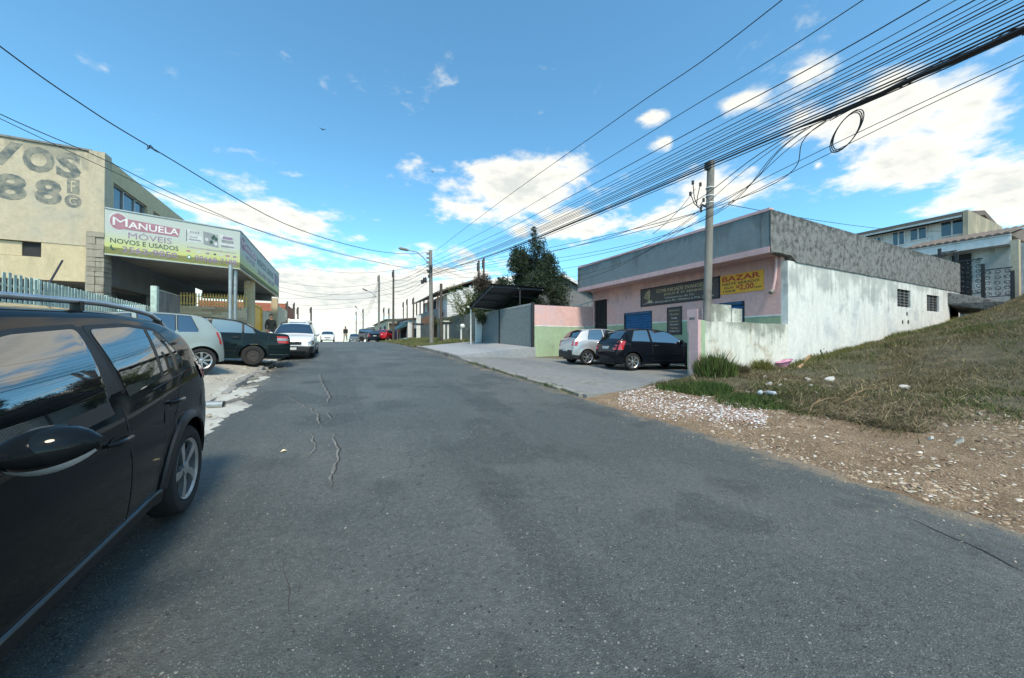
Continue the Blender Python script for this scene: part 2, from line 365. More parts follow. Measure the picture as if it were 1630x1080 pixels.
M['grey_fascia'] = weathered('grey_fascia', (.19, .23, .24), (.10, .12, .12), .3, .2, bs=.08, lo=.5, drip=(5.62, 1.0, .5))
M['beige'] = weathered('beige', (.47, .41, .30), (.22, .21, .16), .4, .3, (.43, .40, .32), .8, bs=.2, drip=(8.75, 1.8, .6))
M['beige_low'] = weathered('beige_low', (.54, .45, .29), (.25, .22, .15), .3, .4, bs=.2)
M['stone_col'] = weathered('stone_col', (.33, .30, .24), (.10, .09, .07), .8, .4, bs=.9, scale=2.2)
M['grey_wall'] = weathered('grey_wall', (.21, .215, .21), (.06, .06, .06), .5, .6)
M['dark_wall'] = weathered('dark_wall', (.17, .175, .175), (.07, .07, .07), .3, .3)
M['old_wall'] = weathered('old_wall', (.20, .195, .165), (.06, .065, .05), .8, .7)
M['white_house'] = weathered('white_house', (.70, .70, .68), (.3, .31, .30), .3, .5)
M['brick_red'] = weathered('brick_red', (.36, .12, .07), (.16, .06, .04), .5, .3)
M['brick_orange'] = weathered('brick_orange', (.46, .19, .10), (.22, .1, .06), .5, .3)
M['cream'] = weathered('cream', (.60, .54, .38), (.3, .27, .2), .3, .4)
M['roof_tile'] = weathered('roof_tile', (.16, .13, .11), (.06, .06, .05), .7, .3)
M['gate_sheet'] = plain('gate_sheet', (.27, .30, .32), .5); M['roof_dark'] = plain('roof_dark', (.022, .026, .034), .5)
M['yellow'] = plain('yellow_paint', (.90, .48, .02), .5)
M['fence_yellow'] = plain('fence_yellow', (.74, .52, .17), .55)
M['fence_green'] = plain('fence_green', (.42, .52, .46), .5, var=.2)
M['galv'] = plain('galvanised', (.42, .43, .42), .42, .7)
M['dark_metal'] = plain('dark_metal', (.035, .038, .04), .5, .3)
M['gate_grey'] = plain('gate_grey', (.26, .30, .31), .5, .2)
M['white_metal'] = plain('white_metal', (.66, .66, .62), .5)
M['black'] = plain('black_plastic', (.014, .015, .016), .55)
M['rubber'] = plain('rubber', (.018, .018, .018), .85)
M['cable'] = plain('cable_black', (.012, .013, .016), .6)
M['blue_shutter'] = plain('blue_shutter', (.035, .15, .33), .45, .2, var=.2)
M['glass'] = plain('car_glass', (.008, .010, .012), .02, 0, 0, ior=3.2)
M['win_glass'] = plain('window_glass', (.03, .05, .07), .05, 0, 0, ior=1.8)
M['chrome'] = plain('chrome', (.75, .76, .78), .12, 1.)
M['alloy'] = plain('alloy', (.52, .53, .54), .3, .85)
M['steel_wheel'] = plain('steel_wheel', (.05, .045, .042), .6, .3)
M['red_lamp'] = plain('red_lamp', (.42, .02, .02), .12, 0, .6)
M['white_lamp'] = plain('white_lamp', (.34, .36, .37), .08, .6, .6)
M['plate'] = plain('plate', (.62, .63, .62), .4)
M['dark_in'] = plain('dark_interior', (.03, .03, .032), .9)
M['timber'] = weathered('timber', (.34, .22, .12), (.14, .09, .05), .5, .4)
def paint(name, col, metal=0.0, rough=.05): return plain(name, col, rough, metal, 0.0 if rough < .1 else 1.0, .04, 2.0, ior=1.28 if rough < .1 and col[0] < .1 else None)
M['p_black'] = paint('paint_black', (.006, .008, .010)); M['p_silver'] = paint('paint_silver', (.30, .35, .33), .25, .35)
M['p_silver2'] = paint('paint_silver_grey', (.42, .43, .44), .5, .35)
M['p_green'] = paint('paint_dark_green', (.008, .016, .019)); M['p_white'] = paint('paint_white', (.66, .66, .64)); M['p_red'] = paint('paint_red', (.42, .02, .025))
M['p_navy'] = paint('paint_blue_black', (.006, .008, .013)); M['p_grey'] = paint('paint_grey', (.12, .14, .15))
# ================================================================ TERRAIN
def lerp_tab(tab, x):
    if x <= tab[0][0]: return tab[0][1]
    for (a, b), (c, d) in zip(tab, tab[1:]):
        if x <= c: return b + (d - b) * (x - a) / (c - a)
    return tab[-1][1]
def zr(y):
    if y < 12: return .05 * max(y, -30) + .02 * min(0, y + 30)
    if y < 50: u = y - 12; return .6 + .05 * u - .05 / 76 * u * u
    u = min(y - 50, 40); return 1.55 - .0007 * u * u - .056 * max(0, y - 90) * .5
RL, RR = -1.9, 4.9
RISE = [(4.9, -.02), (6, .10), (8.6, .40), (12.8, .45), (14.8, .7), (19.7, 1.25), (26.7, 2.0), (29.4, 2.4), (45, 3.3), (60, 3.6)]
def sm(a, b, x): u = min(1, max(0, (x - a) / (b - a))); return u * u * (3 - 2 * u)
def G_lot(x, y):
    k = 1 + .25 * min(5, max(0, 6.3 - y)) * sm(9, 16, x)
    return zr(y) * (1 - .5 * sm(8, 20, x)) + .15 * sm(8, 20, x) + lerp_tab(RISE, x) * k
def G_drive(x, y):
    u = sm(4.9, 8.2, x); return (zr(y) + .07) * (1 - u) + (.36 + .5 * zr(y)) * u
def G_walk(x, y): return zr(y) + .13 + .085 * (x - 4.9)
def G_verge(x, y): return zr(y) + .06 + .42 * sm(4.9, 9.0, x)
def G_left(x, y):
    d = RL - x; return zr(y) + .05 + .14 * min(max(d, 0), 1.2) + .02 * max(0, d - 1.2)
def sheet(name, xs, ys, fn, mat, bumpiness=0.0, skirt=.5, sc_=1.2, label=None):
    m = MB(); P = []
    for x in xs:
        row = []
        for y in ys:
            z = fn(x, y)
            if bumpiness: z += bumpiness * (mnoise.noise((x * sc_, y * sc_, 3.3)) + .5 * mnoise.noise((x * sc_ * 3, y * sc_ * 3, 1.3)))
            row.append((x, y, z))
        P.append(row)
    m.grid(P, flip=False)
    if skirt:
        for line in (P[0], P[-1], [r[0] for r in P], [r[-1] for r in P]):
            m.grid([line, [(p[0], p[1], p[2] - skirt) for p in line]])
    o = m.build(name, mat, smooth=35); return tag(o, label, kind='structure')
def rng(a, b, st): return list(np.linspace(a, b, max(2, int(round((b - a) / st)) + 1)))

# large ground to the horizon
gx = [-900, -500, -250, -120, -60, -40, -25, -15, -10, -6, -3, -2.0, 0, 3, 5, 6, 8, 10, 13, 16, 20, 25, 30, 36, 45, 60, 90, 150, 300, 600, 900]
gy = [-500, -200, -100, -60, -30, -20, -14, -8, -3, 0, 3, 6, 9, 12, 15, 18, 21, 25, 30, 35, 40, 45, 50, 55, 60, 70, 80, 90, 120, 180, 300, 600, 1200]
def G_big(x, y):
    return zr(y) - .35 + (.85 * lerp_tab(RISE, x) if x > 4.9 and y < 60 else 0) + (.25 * sm(-1.9, -6, -0) if False else 0)
sheet('ground', gx, gy, G_big, M['soil_ground'], skirt=0)

# road: ragged edges, faint crown
def road_mesh():
    m = MB(); P = []
    ys = rng(-26, -3.1, .3) + rng(-3, 14, .07) + rng(14.3, 20, .3) + rng(21, 90, 1.0)
    for i in range(29):
        u = i / 28; row = []
        for y in ys:
            e0 = RL - .12 + .22 * mnoise.noise((1.7, y * .8, 0)) + .08 * mnoise.noise((4.7, y * 4, 0)) + .05 * mnoise.noise((8.7, y * 11, 0))
            e1 = RR + .10 + .20 * mnoise.noise((9.2, y * .7, 0)) + .20 * mnoise.noise((2.2, y * 2.7, 0)) + .10 * mnoise.noise((6.2, y * 9, 0))
            x = e0 + (e1 - e0) * u
            z = zr(y) + .02 + .035 * (1 - (2 * u - 1) ** 2) + .010 * mnoise.noise((x * .9, y * .5, 7)) - (.03 if i in (0, 28) else 0)
            row.append((x, y, z))
        P.append(row)
    m.grid(P); return tag(m.build('road', M['asphalt'], smooth=40), kind='structure')
road = road_mesh()
def zroad(x, y):
    u = (x - RL) / (RR - RL); return zr(y) + .02 + .035 * (1 - (2 * u - 1) ** 2) + .010 * mnoise.noise((x * .9, y * .5, 7))

# right-hand side, from behind the camera up the street
lot = sheet('vacant_lot_ground', rng(4.6, 16, .16) + rng(16.4, 60, .55), rng(-22, -5, .5) + rng(-4.8, 6.3, .16), G_lot, M['lot'], .045, .3, 1.3)
sheet('driveway', rng(4.95, 13.2, .33), rng(6.3, 15.9, .33), G_drive, M['concrete'], .012, .6)
sheet('pavement', rng(4.95, 9.3, .4), rng(16.05, 24.5, .5), G_walk, M['paving'], .004, .6)
sheet('verge', rng(4.95, 9.2, .3), rng(24.6, 62, .7), G_verge, M['verge_soil'], .03, .4)
# left-hand side: broken concrete forecourt
sheet('forecourt', rng(-9.5, -2.05, .25), rng(4.6, 34, .3), G_left, M['apron'], .022, .4, 1.6)
sheet('forecourt_end', rng(-9.5, -2.05, .8), rng(34.2, 80, 1.5), G_left, M['apron'], .02, .4)
sheet('roadside', rng(-30, -2.05, 1.0), rng(-26, 4.5, .5), G_left, M['apron'], .02, .4)
# spilled concrete lying on the edge of the asphalt beside the broken kerb
def blob_sheet(cx, cy, rx, ry, seed, h, zf):
    m = MB(); n = 72; vs = [(cx, cy, zf(cx, cy) + h)]
    for ring, k in ((.55, .9), (.85, .55), (1.0, -.15)):
        for i in range(n):
            a = 2 * PI * i / n; q = ring * (1 + .5 * mnoise.noise((math.cos(a) * 1.6 + seed, math.sin(a) * 1.6, ring * .3)) + .34 * mnoise.noise((math.cos(a) * 5 + seed, math.sin(a) * 5, 2)))
            x = cx + rx * q * math.cos(a); y = cy + ry * q * math.sin(a); vs.append((x, y, zf(x, y) + h * k))
    fs = [(0, 1 + i, 1 + (i + 1) % n) for i in range(n)]
    for r in range(2):
        for i in range(n): fs.append((1 + r * n + i, 1 + (r + 1) * n + i, 1 + (r + 1) * n + (i + 1) % n, 1 + r * n + (i + 1) % n))
    return m.add(vs, fs)
zedge = lambda x, y: max(zroad(x, y), 0) if x > -2.05 else max(zroad(x, y), G_left(x, y))
M['spill'] = weathered('spill', (.42, .42, .38), (.18, .17, .15), .7, .1, (.30, .28, .24), .8, scale=2)
for i, (x, y, rx, ry, lab) in enumerate([(-1.95, 6.0, .55, 1.3, 'pale spilled concrete beside the rear wheel of the near black car'),
                                         (-1.75, 7.6, .42, .7, 'pale spilled concrete around the end of the drain pipe'),
                                         (-1.85, 9.3, .40, .9, 'pale spilled concrete on the road edge before the silver hatchback'),
                                         (-1.95, 11.2, .36, .7, 'pale spilled concrete behind the dark green saloon')]):
    tag(blob_sheet(x, y, rx, ry, i * 3.1, .022, zedge).build('concrete_spill', M['spill'], smooth=50), lab, 'concrete spill', 'concrete spilled at the road edge')

# kerb stones on the right (each stone its own piece)
kr = empty('kerb', (4.9, 6.4, zr(6.4))); tag(kr, kind='structure')
y = 6.45; k = 0
while y < 24.2:
    L = random.uniform(.75, 1.0); broken = y < 14.5
    h = .055 + .05 * random.random() if broken else .15
    if not (broken and random.random() < .22):
        tw = random.uniform(-.05, .05) if broken else 0
        x0 = 4.88 + random.uniform(-.03, .03)
        za, zb = zroad(4.9, y), zroad(4.9, y + L)
        MB().hexa([(x0 + tw, y, za - .15), (x0 + .16 + tw, y, za - .15), (x0 + .16 - tw, y + L - .03, zb - .15), (x0 - tw, y + L - .03, zb - .15),
                   (x0 + tw + .02, y, za + h), (x0 + .16 + tw, y, za + h + .01), (x0 + .16 - tw, y + L - .03, zb + h + .01), (x0 - tw + .02, y + L - .03, zb + h)]).build('kerb_stone', M['kerb'], kr, bevel=.015)
    y += L
kl = empty('kerb', (-2, 5, zr(5))); tag(kl, kind='structure')
y = 5.0
while y < 34:
    L = random.uniform(.6, 1.0)
    if random.random() > .35 or y > 16:
        za, zb = zroad(-1.95, y), zroad(-1.95, y + L); x0 = -2.12 + random.uniform(-.06, .05); h = random.uniform(.05, .12); tw = random.uniform(-.06, .06)
        MB().hexa([(x0 + tw, y, za - .1), (x0 + .15 + tw, y, za - .1), (x0 + .15 - tw, y + L - .05, zb - .1), (x0 - tw, y + L - .05, zb - .1),
                   (x0 + tw, y, za + h + .02), (x0 + .13 + tw, y, za + h), (x0 + .13 - tw, y + L - .05, zb + h), (x0 - tw, y + L - .05, zb + h + .02)]).build('kerb_stone', M['kerb'], kl, bevel=.02)
    y += L

# cracks and tar seams in the asphalt (shallow ribbons of their own)
M['crack'] = plain('crack', (.022, .022, .022), .95); M['crack2'] = plain('fine_crack', (.045, .045, .045), .95); M['seam'] = weathered('seam', (.20, .20, .185), (.08, .08, .08), .8, .0, scale=3)
def on_road(px, py):
    p = at(px, py, t=1.0); d = p - Vector((0, 0, CZ)); t = 3.0
    for _ in range(40):
        q = Vector((0, 0, CZ)) + d * t; t += (q.z - zroad(q.x, q.y)) / max(1e-3, -d.z) * .8
    return Vector((0, 0, CZ)) + d * t
def crack(pts, w, mat, name, lift=.004, jag=.05):
    P = [on_road(*p) for p in pts]; Q = []
    for a, b in zip(P, P[1:]):
        n = max(3, int((b - a).length / .07))
        for i in range(n):
            u = i / n; q = a.lerp(b, u); q.x += jag * mnoise.noise((q.x * 4, q.y * 4, 1)) + jag * .5 * mnoise.noise((q.x * 15, q.y * 15, 3)); Q.append(q)
    m = MB(); A = []; B = []
    for i, q in enumerate(Q):
        d = (Q[min(i + 1, len(Q) - 1)] - Q[max(0, i - 1)]); d.z = 0; d.normalize(); l = Vector((-d.y, d.x, 0))
        ww = w * (.3 + .9 * abs(mnoise.noise((q.x * 7, q.y * 7, 5))) + .3 * random.random()) * (min(1, i / 6 + .1, (len(Q) - 1 - i) / 6 + .1))
        for s, arr in ((1, A), (-1, B)):
            p = q + l * ww * s; arr.append((p.x, p.y, zroad(p.x, p.y) + lift))
    m.grid([A, B]); return m.build(name, mat, road)
crack([(1435, 820), (1490, 845), (1560, 875), (1630, 908), (1700, 940)], .014, M['crack'], 'crack')
for pts in [[(508, 595), (512, 610), (522, 628), (521, 645)], [(455, 630), (483, 645), (505, 660), (511, 680)], [(490, 686), (502, 700), (502, 715), (484, 735)],
            [(530, 690), (537, 715), (536, 738), (528, 760), (530, 785)], [(523, 655), (529, 672)], [(565, 637), (578, 645)]]:
    crack(pts, .016, M['seam'], 'seam', .005); crack([(x + 3, y + 1) for x, y in pts], .008, M['crack'], 'crack', .007)
for pts in [[(460, 880), (452, 930), (470, 980), (478, 1010)], [(575, 1040), (590, 1080)], [(380, 695), (415, 704)], [(520, 775), (548, 786)]]:
    crack(pts, .004, M['crack2'], 'crack')

# ================================================================ RIGHT: the pink hall
BX0, BX1, BY0, BY1 = 13.2, 29.3, 6.3, 16.0      # hall footprint; the fascia overhangs to X = 12
FX = 12.0
hall = thing('hall_building', 'pink single-storey hall with grey fascia and mouldy white side wall', 'building', (BX0, BY0, .5))
zf0, zf1 = 4.37, 5.62
m = MB(); m.box(BX0 + .02, BX1 - .02, BY0 + .22, BY1 - .02, 0, 4.3); m.build('core', M['pink'], hall)
# front wall: green dado, white line, pink above, with openings for doors
def front(y0, y1, z0, z1, x, th=.18): return (x, x + th, y0, y1, z0, z1)
holes = []     # (y0,y1,z0,z1)
def fy(px, X=BX0): return at(px, 500, X=X).y
def fz(px, py, X=BX0): return at(px, py, X=X).z
door_y = (fy(971), fy(950)); door_z1 = fz(960, 478)
sh1 = (fy(1043), fy(998)); sh1_z = fz(1020, 497)
sh2 = (fy(1191), fy(1150)); sh2_z = fz(1175, 481)
m_p, m_g = MB(), MB(); dado = fz(1230, 503)
ys = sorted([BY0 + .2, door_y[0], door_y[1], sh1[0], sh1[1], sh2[0], sh2[1], BY1])
ops = [(door_y, door_z1), (sh1, sh1_z), (sh2, sh2_z)]
for a, b in zip(ys, ys[1:]):
    top = next((z for (o, z) in ops if abs(o[0] - a) < 1e-6 and abs(o[1] - b) < 1e-6), None)
    x = BX0 - .2
    if top is None:
        MB().box(x, BX0, a, b, 0, dado).build('dado', M['green_band'], hall); m_p.box(x, BX0, a, b, dado + .001, 4.37)
    else: m_p.box(x, BX0, a, b, top, 4.37)
m_p.build('front_wall', M['pink'], hall)
for a, b in zip(ys, ys[1:]):
    if not any(abs(o[0] - a) < 1e-6 for o, z in ops): MB().box(BX0 - .206, BX0 - .18, a + .002, b - .002, dado - .03, dado + .03).build('dado_line', M['white_metal'], hall)
M['sign_frame0'] = plain('shutter_head', (.03, .09, .18), .5)
def shutter(y0, y1, ztop, name):
    g = M['blue_shutter']; frame = MB(); frame.box(BX0 - .10, BX0 - .06, y0, y1, 0, ztop); o = frame.build(name, g, hall)
    for q0, q1 in ((y0, y0 + .06), (y1 - .06, y1)): MB().box(BX0 - .20, BX0 - .06, q0 + .004, q1 - .004, .3, ztop - .004).build('guide_rail', M['dark_metal'], o)
    MB().box(BX0 - .205, BX0 - .06, y0 + .07, y1 - .07, ztop - .12, ztop - .006).build('shutter_head', M['sign_frame0'], o)
    z = ztop - .13; n = 0
    while z > .75:
        s = MB(); z0 = z - .112
        s.hexa([(BX0 - .175, y0 + .03, z0), (BX0 - .10, y0 + .03, z0), (BX0 - .10, y1 - .03, z0), (BX0 - .175, y1 - .03, z0),
                (BX0 - .115, y0 + .03, z - .004), (BX0 - .10, y0 + .03, z - .004), (BX0 - .10, y1 - .03, z - .004), (BX0 - .115, y1 - .03, z - .004)])
        s.build('slat', g, o); z -= .122
    return o
shutter(*sh1, sh1_z, 'roller_shutter'); shutter(*sh2, sh2_z, 'roller_shutter')
# iron grille door
d = MB(); d.box(BX0 - .08, BX0 - .04, *door_y, 0, door_z1); dr = d.build('door', M['dark_in'], hall)
g = MB()
for k in range(9):
    y = door_y[0] + (door_y[1] - door_y[0]) * k / 8; g.bar((BX0 - .13, y, .7), (BX0 - .13, y, door_z1), .025)
for z in (1.0, 1.5, 2.0, 2.5): g.bar((BX0 - .13, door_y[0], z), (BX0 - .13, door_y[1], z), .03)
g.build('grille', M['dark_metal'], dr)
MB().box(BX0 - .16, BX0 - .15, door_y[0] + .35, door_y[0] + .62, 1.75, 2.1).build('notice', M['plate'], dr)
# overhanging slab and fascia
s = MB(); s.box(FX + .1, BX0 + .3, BY0 + .25, BY1, 4.37, 4.55); s.build('soffit', M['pink_band'], hall)
s = MB(); s.box(FX, FX + .14, BY0, BY1 - .0, zf0 + .14, zf1); s.build('fascia', M['grey_fascia'], hall)
s = MB(); s.box(FX - .04, FX + .18, BY0 - .0, BY1, zf0 - .05, zf0 + .138); s.build('fascia_edge', M['pink_band'], hall)
s = MB(); s.box(FX - .03, FX + .20, BY0 - .02, BY1, zf1 + .002, zf1 + .09); s.build('fascia_coping', M['pink_band'], hall)
s = MB(); s.box(FX + .2, BX1, BY0 + .2, BY1, zf1 - .4, zf1 - .3); s.build('roof', M['grey_wall'], hall)
s = MB(); s.box(FX - .02, BX1, BY1 - .2, BY1 + .03, 4.5, zf1 + .02); s.build('rear_parapet', M['mould_wall'], hall)
# side wall towards the vacant lot: white below, mouldy grey parapet above
zmid = 4.18
NB = 26; Pw = []
w1, w2 = [], []
for i in range(NB + 1):
    x = BX0 - .2 + (BX1 - BX0 + .2) * i / NB
    wob = .05 * mnoise.noise((x * .9, 0, 0)) + .03 * mnoise.noise((x * 3, 1, 0)); w1.append((x, wob))
win = []
for (a, b, c, d_) in [(1429, 1450, 463, 488), (1476, 1495, 472, 495)]:
    p0 = at(a, d_, Y=BY0); p1 = at(b, c, Y=BY0); win.append((p0.x, p1.x, p0.z, p1.z))
def wall_with_holes(y, th, x0, x1, z0, ztop, holes, mat, name, parent):
    m = MB(); xs = sorted({x0, x1, *[h[0] for h in holes], *[h[1] for h in holes]})
    for a, b in zip(xs, xs[1:]):
        h = next((h for h in holes if h[0] <= a + 1e-6 and h[1] >= b - 1e-6), None)
        zt = ztop
        if h: m.box(a, b, y, y + th, z0, h[2]); m.box(a, b, y, y + th, h[3], zt)
        else: m.box(a, b, y, y + th, z0, zt)
    return m.build(name, mat, parent)
sw = wall_with_holes(BY0, .2, BX0 - .2, BX1, -.3, zmid, win, M['white_wall'], 'side_wall', hall)
for h in win:
    f = MB(); f.box(h[0] + .01, h[1] - .01, BY0 + .10, BY0 + .13, h[2], h[3]); wo = f.build('window', M['dark_in'], hall)
    f = MB(); n = 6
    for k in range(n + 1):
        z = h[2] + (h[3] - h[2]) * k / n; f.box(h[0] + .02, h[1] - .02, BY0 + .055, BY0 + .095, z - .012, z + .012)
    for k in range(4):
        x = h[0] + .03 + (h[1] - h[0] - .06) * k / 3; f.box(x - .015, x + .015, BY0 + .05, BY0 + .09, h[2], h[3])
    f.build('grille', M['grey_wall'], wo)
# broken holes left in the plaster beside the windows
hp = MB()
for px, py in ((1444, 500), (1446, 513), (1437, 513), (1404, 420), (1490, 433)):
    p = at(px, py, Y=BY0); hp.prism([(p.x + .07 * math.cos(a) * (1 + .4 * random.random()), p.z + .1 * math.sin(a)) for a in np.linspace(0, 2 * PI, 8)[:-1]], .006, 'y', BY0 - .006)
hp.build('plaster_hole', M['dark_in'], hall)
# parapet (mouldy), with a ragged lower edge proud of the wall
m = MB(); top = []; bot = []
for i in range(60):
    x = FX - .02 + (BX1 - FX) * i / 59; top.append((x, zf1 + .03 + .02 * mnoise.noise((x, 3, 0)))); bot.append((x, (zmid if x > BX0 else zf0) + .03 * mnoise.noise((x * 2.2, 9, 0)) - .02))
for (a, b), (c, d_) in zip(zip(top, bot), zip(top[1:], bot[1:])):
    m.add([(b[0], BY0 - .035, b[1]), (d_[0], BY0 - .035, d_[1]), (c[0], BY0 - .035, c[1]), (a[0], BY0 - .035, a[1]),
           (b[0], BY0 + .22, b[1]), (d_[0], BY0 + .22, d_[1]), (c[0], BY0 + .22, c[1]), (a[0], BY0 + .22, a[1])], [(0, 1, 2, 3), (4, 7, 6, 5), (0, 4, 5, 1), (3, 2, 6, 7)])
m.build('side_parapet', M['mould_wall'], hall)
# rain pipe
p = at(1237, 418, X=BX0 - .25); q = at(1232, 448, X=BX0 - .3)
MB().tube([(BX0 - .26, p.y, 4.37), (BX0 - .28, p.y + .03, 3.7), (BX0 - .30, p.y + .1, 3.25)], .05, 10).build('rain_pipe', M['pink_band'], hall, smooth=50)
MB().tube([(BX0 - .30, p.y + .1, 3.25), (BX0 - .42, p.y + .1, 3.17)], [.062, .065], 10).build('pipe_elbow', M['pole'], hall, smooth=50)

# ---------------------------------------------------------------- lettering
def text(s, u0, u1, v0, v1, frame, mat, parent, name='lettering', thick=0.0, shear=0.0, depth=.004, fit_h=True):
    """letters filling the rectangle u0..u1, v0..v1 of a frame (origin, right, up, out)"""
    cu = bpy.data.curves.new('t', 'FONT'); cu.body = s; cu.size = 1; cu.extrude = .02; cu.offset = thick; cu.shear = shear; cu.resolution_u = 3
    ob = bpy.data.objects.new('t', cu); COL.objects.link(ob); dg = bpy.context.evaluated_depsgraph_get(); dg.update()
    me = bpy.data.meshes.new_from_object(ob.evaluated_get(dg)); bpy.data.objects.remove(ob); bpy.data.curves.remove(cu)
    n = len(me.vertices); co = np.empty(n * 3, np.float32); me.vertices.foreach_get('co', co); co = co.reshape(-1, 3)
    mn, mx_ = co.min(0), co.max(0); o, r, up, ou = [Vector(k) for k in frame]
    root = parent
    while root.parent: root = root.parent
    off = WOFF[root.name]
    U = u0 + (co[:, 0] - mn[0]) / (mx_[0] - mn[0]) * (u1 - u0); V = v0 + (co[:, 1] - mn[1]) / (mx_[1] - mn[1]) * (v1 - v0); D = (co[:, 2] + .02) / .04 * depth
    base = np.array(o - off); W = base + np.outer(U, r) + np.outer(V, up) + np.outer(D, ou)
    me.vertices.foreach_set('co', W.astype(np.float32).ravel()); me.materials.clear(); me.materials.append(mat); me.update()
    t = bpy.data.objects.new(name, me); COL.objects.link(t); t.parent = parent; return t
def flat(name, poly, frame, mat, parent, depth=.004, base=0.0):
    o, r, up, ou = [Vector(k) for k in frame]; m = MB(); n = len(poly)
    vs = [o + r * a + up * b + ou * base for a, b in poly] + [o + r * a + up * b + ou * (base + depth) for a, b in poly]
    m.add(vs, [tuple(range(n - 1, -1, -1)), tuple(range(n, 2 * n))] + [(i, (i + 1) % n, n + (i + 1) % n, n + i) for i in range(n)])
    return m.build(name, mat, parent)
def rect(a, b, c, d): return [(a, c), (b, c), (b, d), (a, d)]
def ellipse(cx, cy, rx, ry, n=28): return [(cx + rx * math.cos(2 * PI * k / n), cy + ry * math.sin(2 * PI * k / n)) for k in range(n)]

M['ink_red'] = plain('ink_red', (.42, .05, .03), .6); M['ink_dark'] = plain('ink_dark', (.05, .035, .03), .6); M['sign_yellow'] = plain('sign_yellow', (.78, .40, .04), .55, var=.06)
M['sign_brown'] = plain('sign_brown', (.075, .062, .058), .5); M['ink_gold'] = plain('ink_gold', (.50, .40, .22), .5); M['ink_pale'] = plain('ink_pale', (.48, .46, .42), .5); M['sign_frame'] = plain('sign_frame', (.02, .025, .04), .5)
# signs hang on the front wall, read towards -Y (viewer looks along +X)
def wall_frame(px, py, X): p = at(px, py, X=X); return p
XS = BX0 - .23
a = at(1147, 471, X=XS); b = at(1215, 432, X=XS)   # yellow banner: far end, near end
y_far, y_near = at(1147, 450, X=XS).y, at(1216, 450, X=XS).y
zb, zt = at(1180, 466, X=XS).z, at(1180, 435, X=XS).z
ban = thing('banner', 'yellow bazaar banner with red lettering on the pink front wall', 'banner', (XS, y_near, zb))
MB().box(XS, XS + .025, y_near, y_far, zb, zt).build('sheet', M['sign_yellow'], ban)
fr = ((XS, y_far, zb), (0, -1, 0), (0, 0, 1), (-1, 0, 0)); Wd, Hd = y_far - y_near, zt - zb
text('BAZAR', .05 * Wd, .93 * Wd, .66 * Hd, .93 * Hd, fr, M['ink_red'], ban, thick=.02)
text('NESTE SÁBADO.', .05 * Wd, .93 * Wd, .46 * Hd, .62 * Hd, fr, M['ink_dark'], ban, thick=.015)
text('PEÇAS', .10 * Wd, .33 * Wd, .25 * Hd, .38 * Hd, fr, M['ink_dark'], ban, thick=.015)
text('A PARTIR', .06 * Wd, .38 * Wd, .08 * Hd, .20 * Hd, fr, M['ink_dark'], ban, thick=.015)
text('R$', .39 * Wd, .47 * Wd, .22 * Hd, .40 * Hd, fr, M['ink_red'], ban, thick=.015)
text('2,00', .47 * Wd, .79 * Wd, .10 * Hd, .44 * Hd, fr, M['ink_red'], ban, thick=.02)
text('reais', .80 * Wd, .96 * Wd, .14 * Hd, .26 * Hd, fr, M['ink_dark'], ban)
# long dark sign
y_far, y_near = at(1020, 470, X=XS).y, at(1146, 450, X=XS).y
zb, zt = at(1022, 489, X=XS).z, at(1022, 461, X=XS).z
sg = thing('long_sign', 'long dark church sign with gold lettering above the blue shutter', 'sign', (XS, y_near, zb))
MB().box(XS, XS + .05, y_near, y_far, zb, zt).build('board', M['sign_brown'], sg)
fm = MB()
for aa in ((y_near, y_near + .05, zb, zt), (y_far - .05, y_far, zb, zt), (y_near, y_far, zb, zb + .05), (y_near, y_far, zt - .05, zt)): fm.box(XS - .012, XS + .01, *aa)
fm.build('frame', M['sign_frame'], sg)
fr = ((XS, y_far, zb), (0, -1, 0), (0, 0, 1), (-1, 0, 0)); Wd, Hd = y_far - y_near, zt - zb
text('COMUNIDADE EVANGÉLICA', .24 * Wd, .93 * Wd, .66 * Hd, .88 * Hd, fr, M['ink_gold'], sg, thick=.006)
text('JESUS É O SENHOR', .34 * Wd, .88 * Wd, .44 * Hd, .62 * Hd, fr, M['ink_gold'], sg, thick=.006)
text('Ministério da Fé', .36 * Wd, .72 * Wd, .29 * Hd, .38 * Hd, fr, M['ink_pale'], sg)
text('Missionário Pr. William e Pra. Juliana', .22 * Wd, .94 * Wd, .10 * Hd, .22 * Hd, fr, M['ink_pale'], sg, thick=.006)
for k in range(7):   # the gold bird-like emblem
    a0 = R_(95 + k * 11); flat('emblem', [(.14 * Wd, .3 * Hd), (.14 * Wd + .11 * Wd * math.cos(a0) * .9, .3 * Hd + .62 * Hd * math.sin(a0)), (.145 * Wd + .11 * Wd * math.cos(a0 - .12) * .9, .3 * Hd + .55 * Hd * math.sin(a0 - .1))], fr, M['ink_gold'], sg)
flat('emblem', rect(.11 * Wd, .18 * Wd, .2 * Hd, .3 * Hd), fr, M['ink_gold'], sg)
flat('emblem', [(.02 * Wd, .08 * Hd), (.10 * Wd, .17 * Hd), (.2 * Wd, .15 * Hd), (.2 * Wd, .18 * Hd), (.10 * Wd, .21 * Hd)], fr, M['ink_pale'], sg)
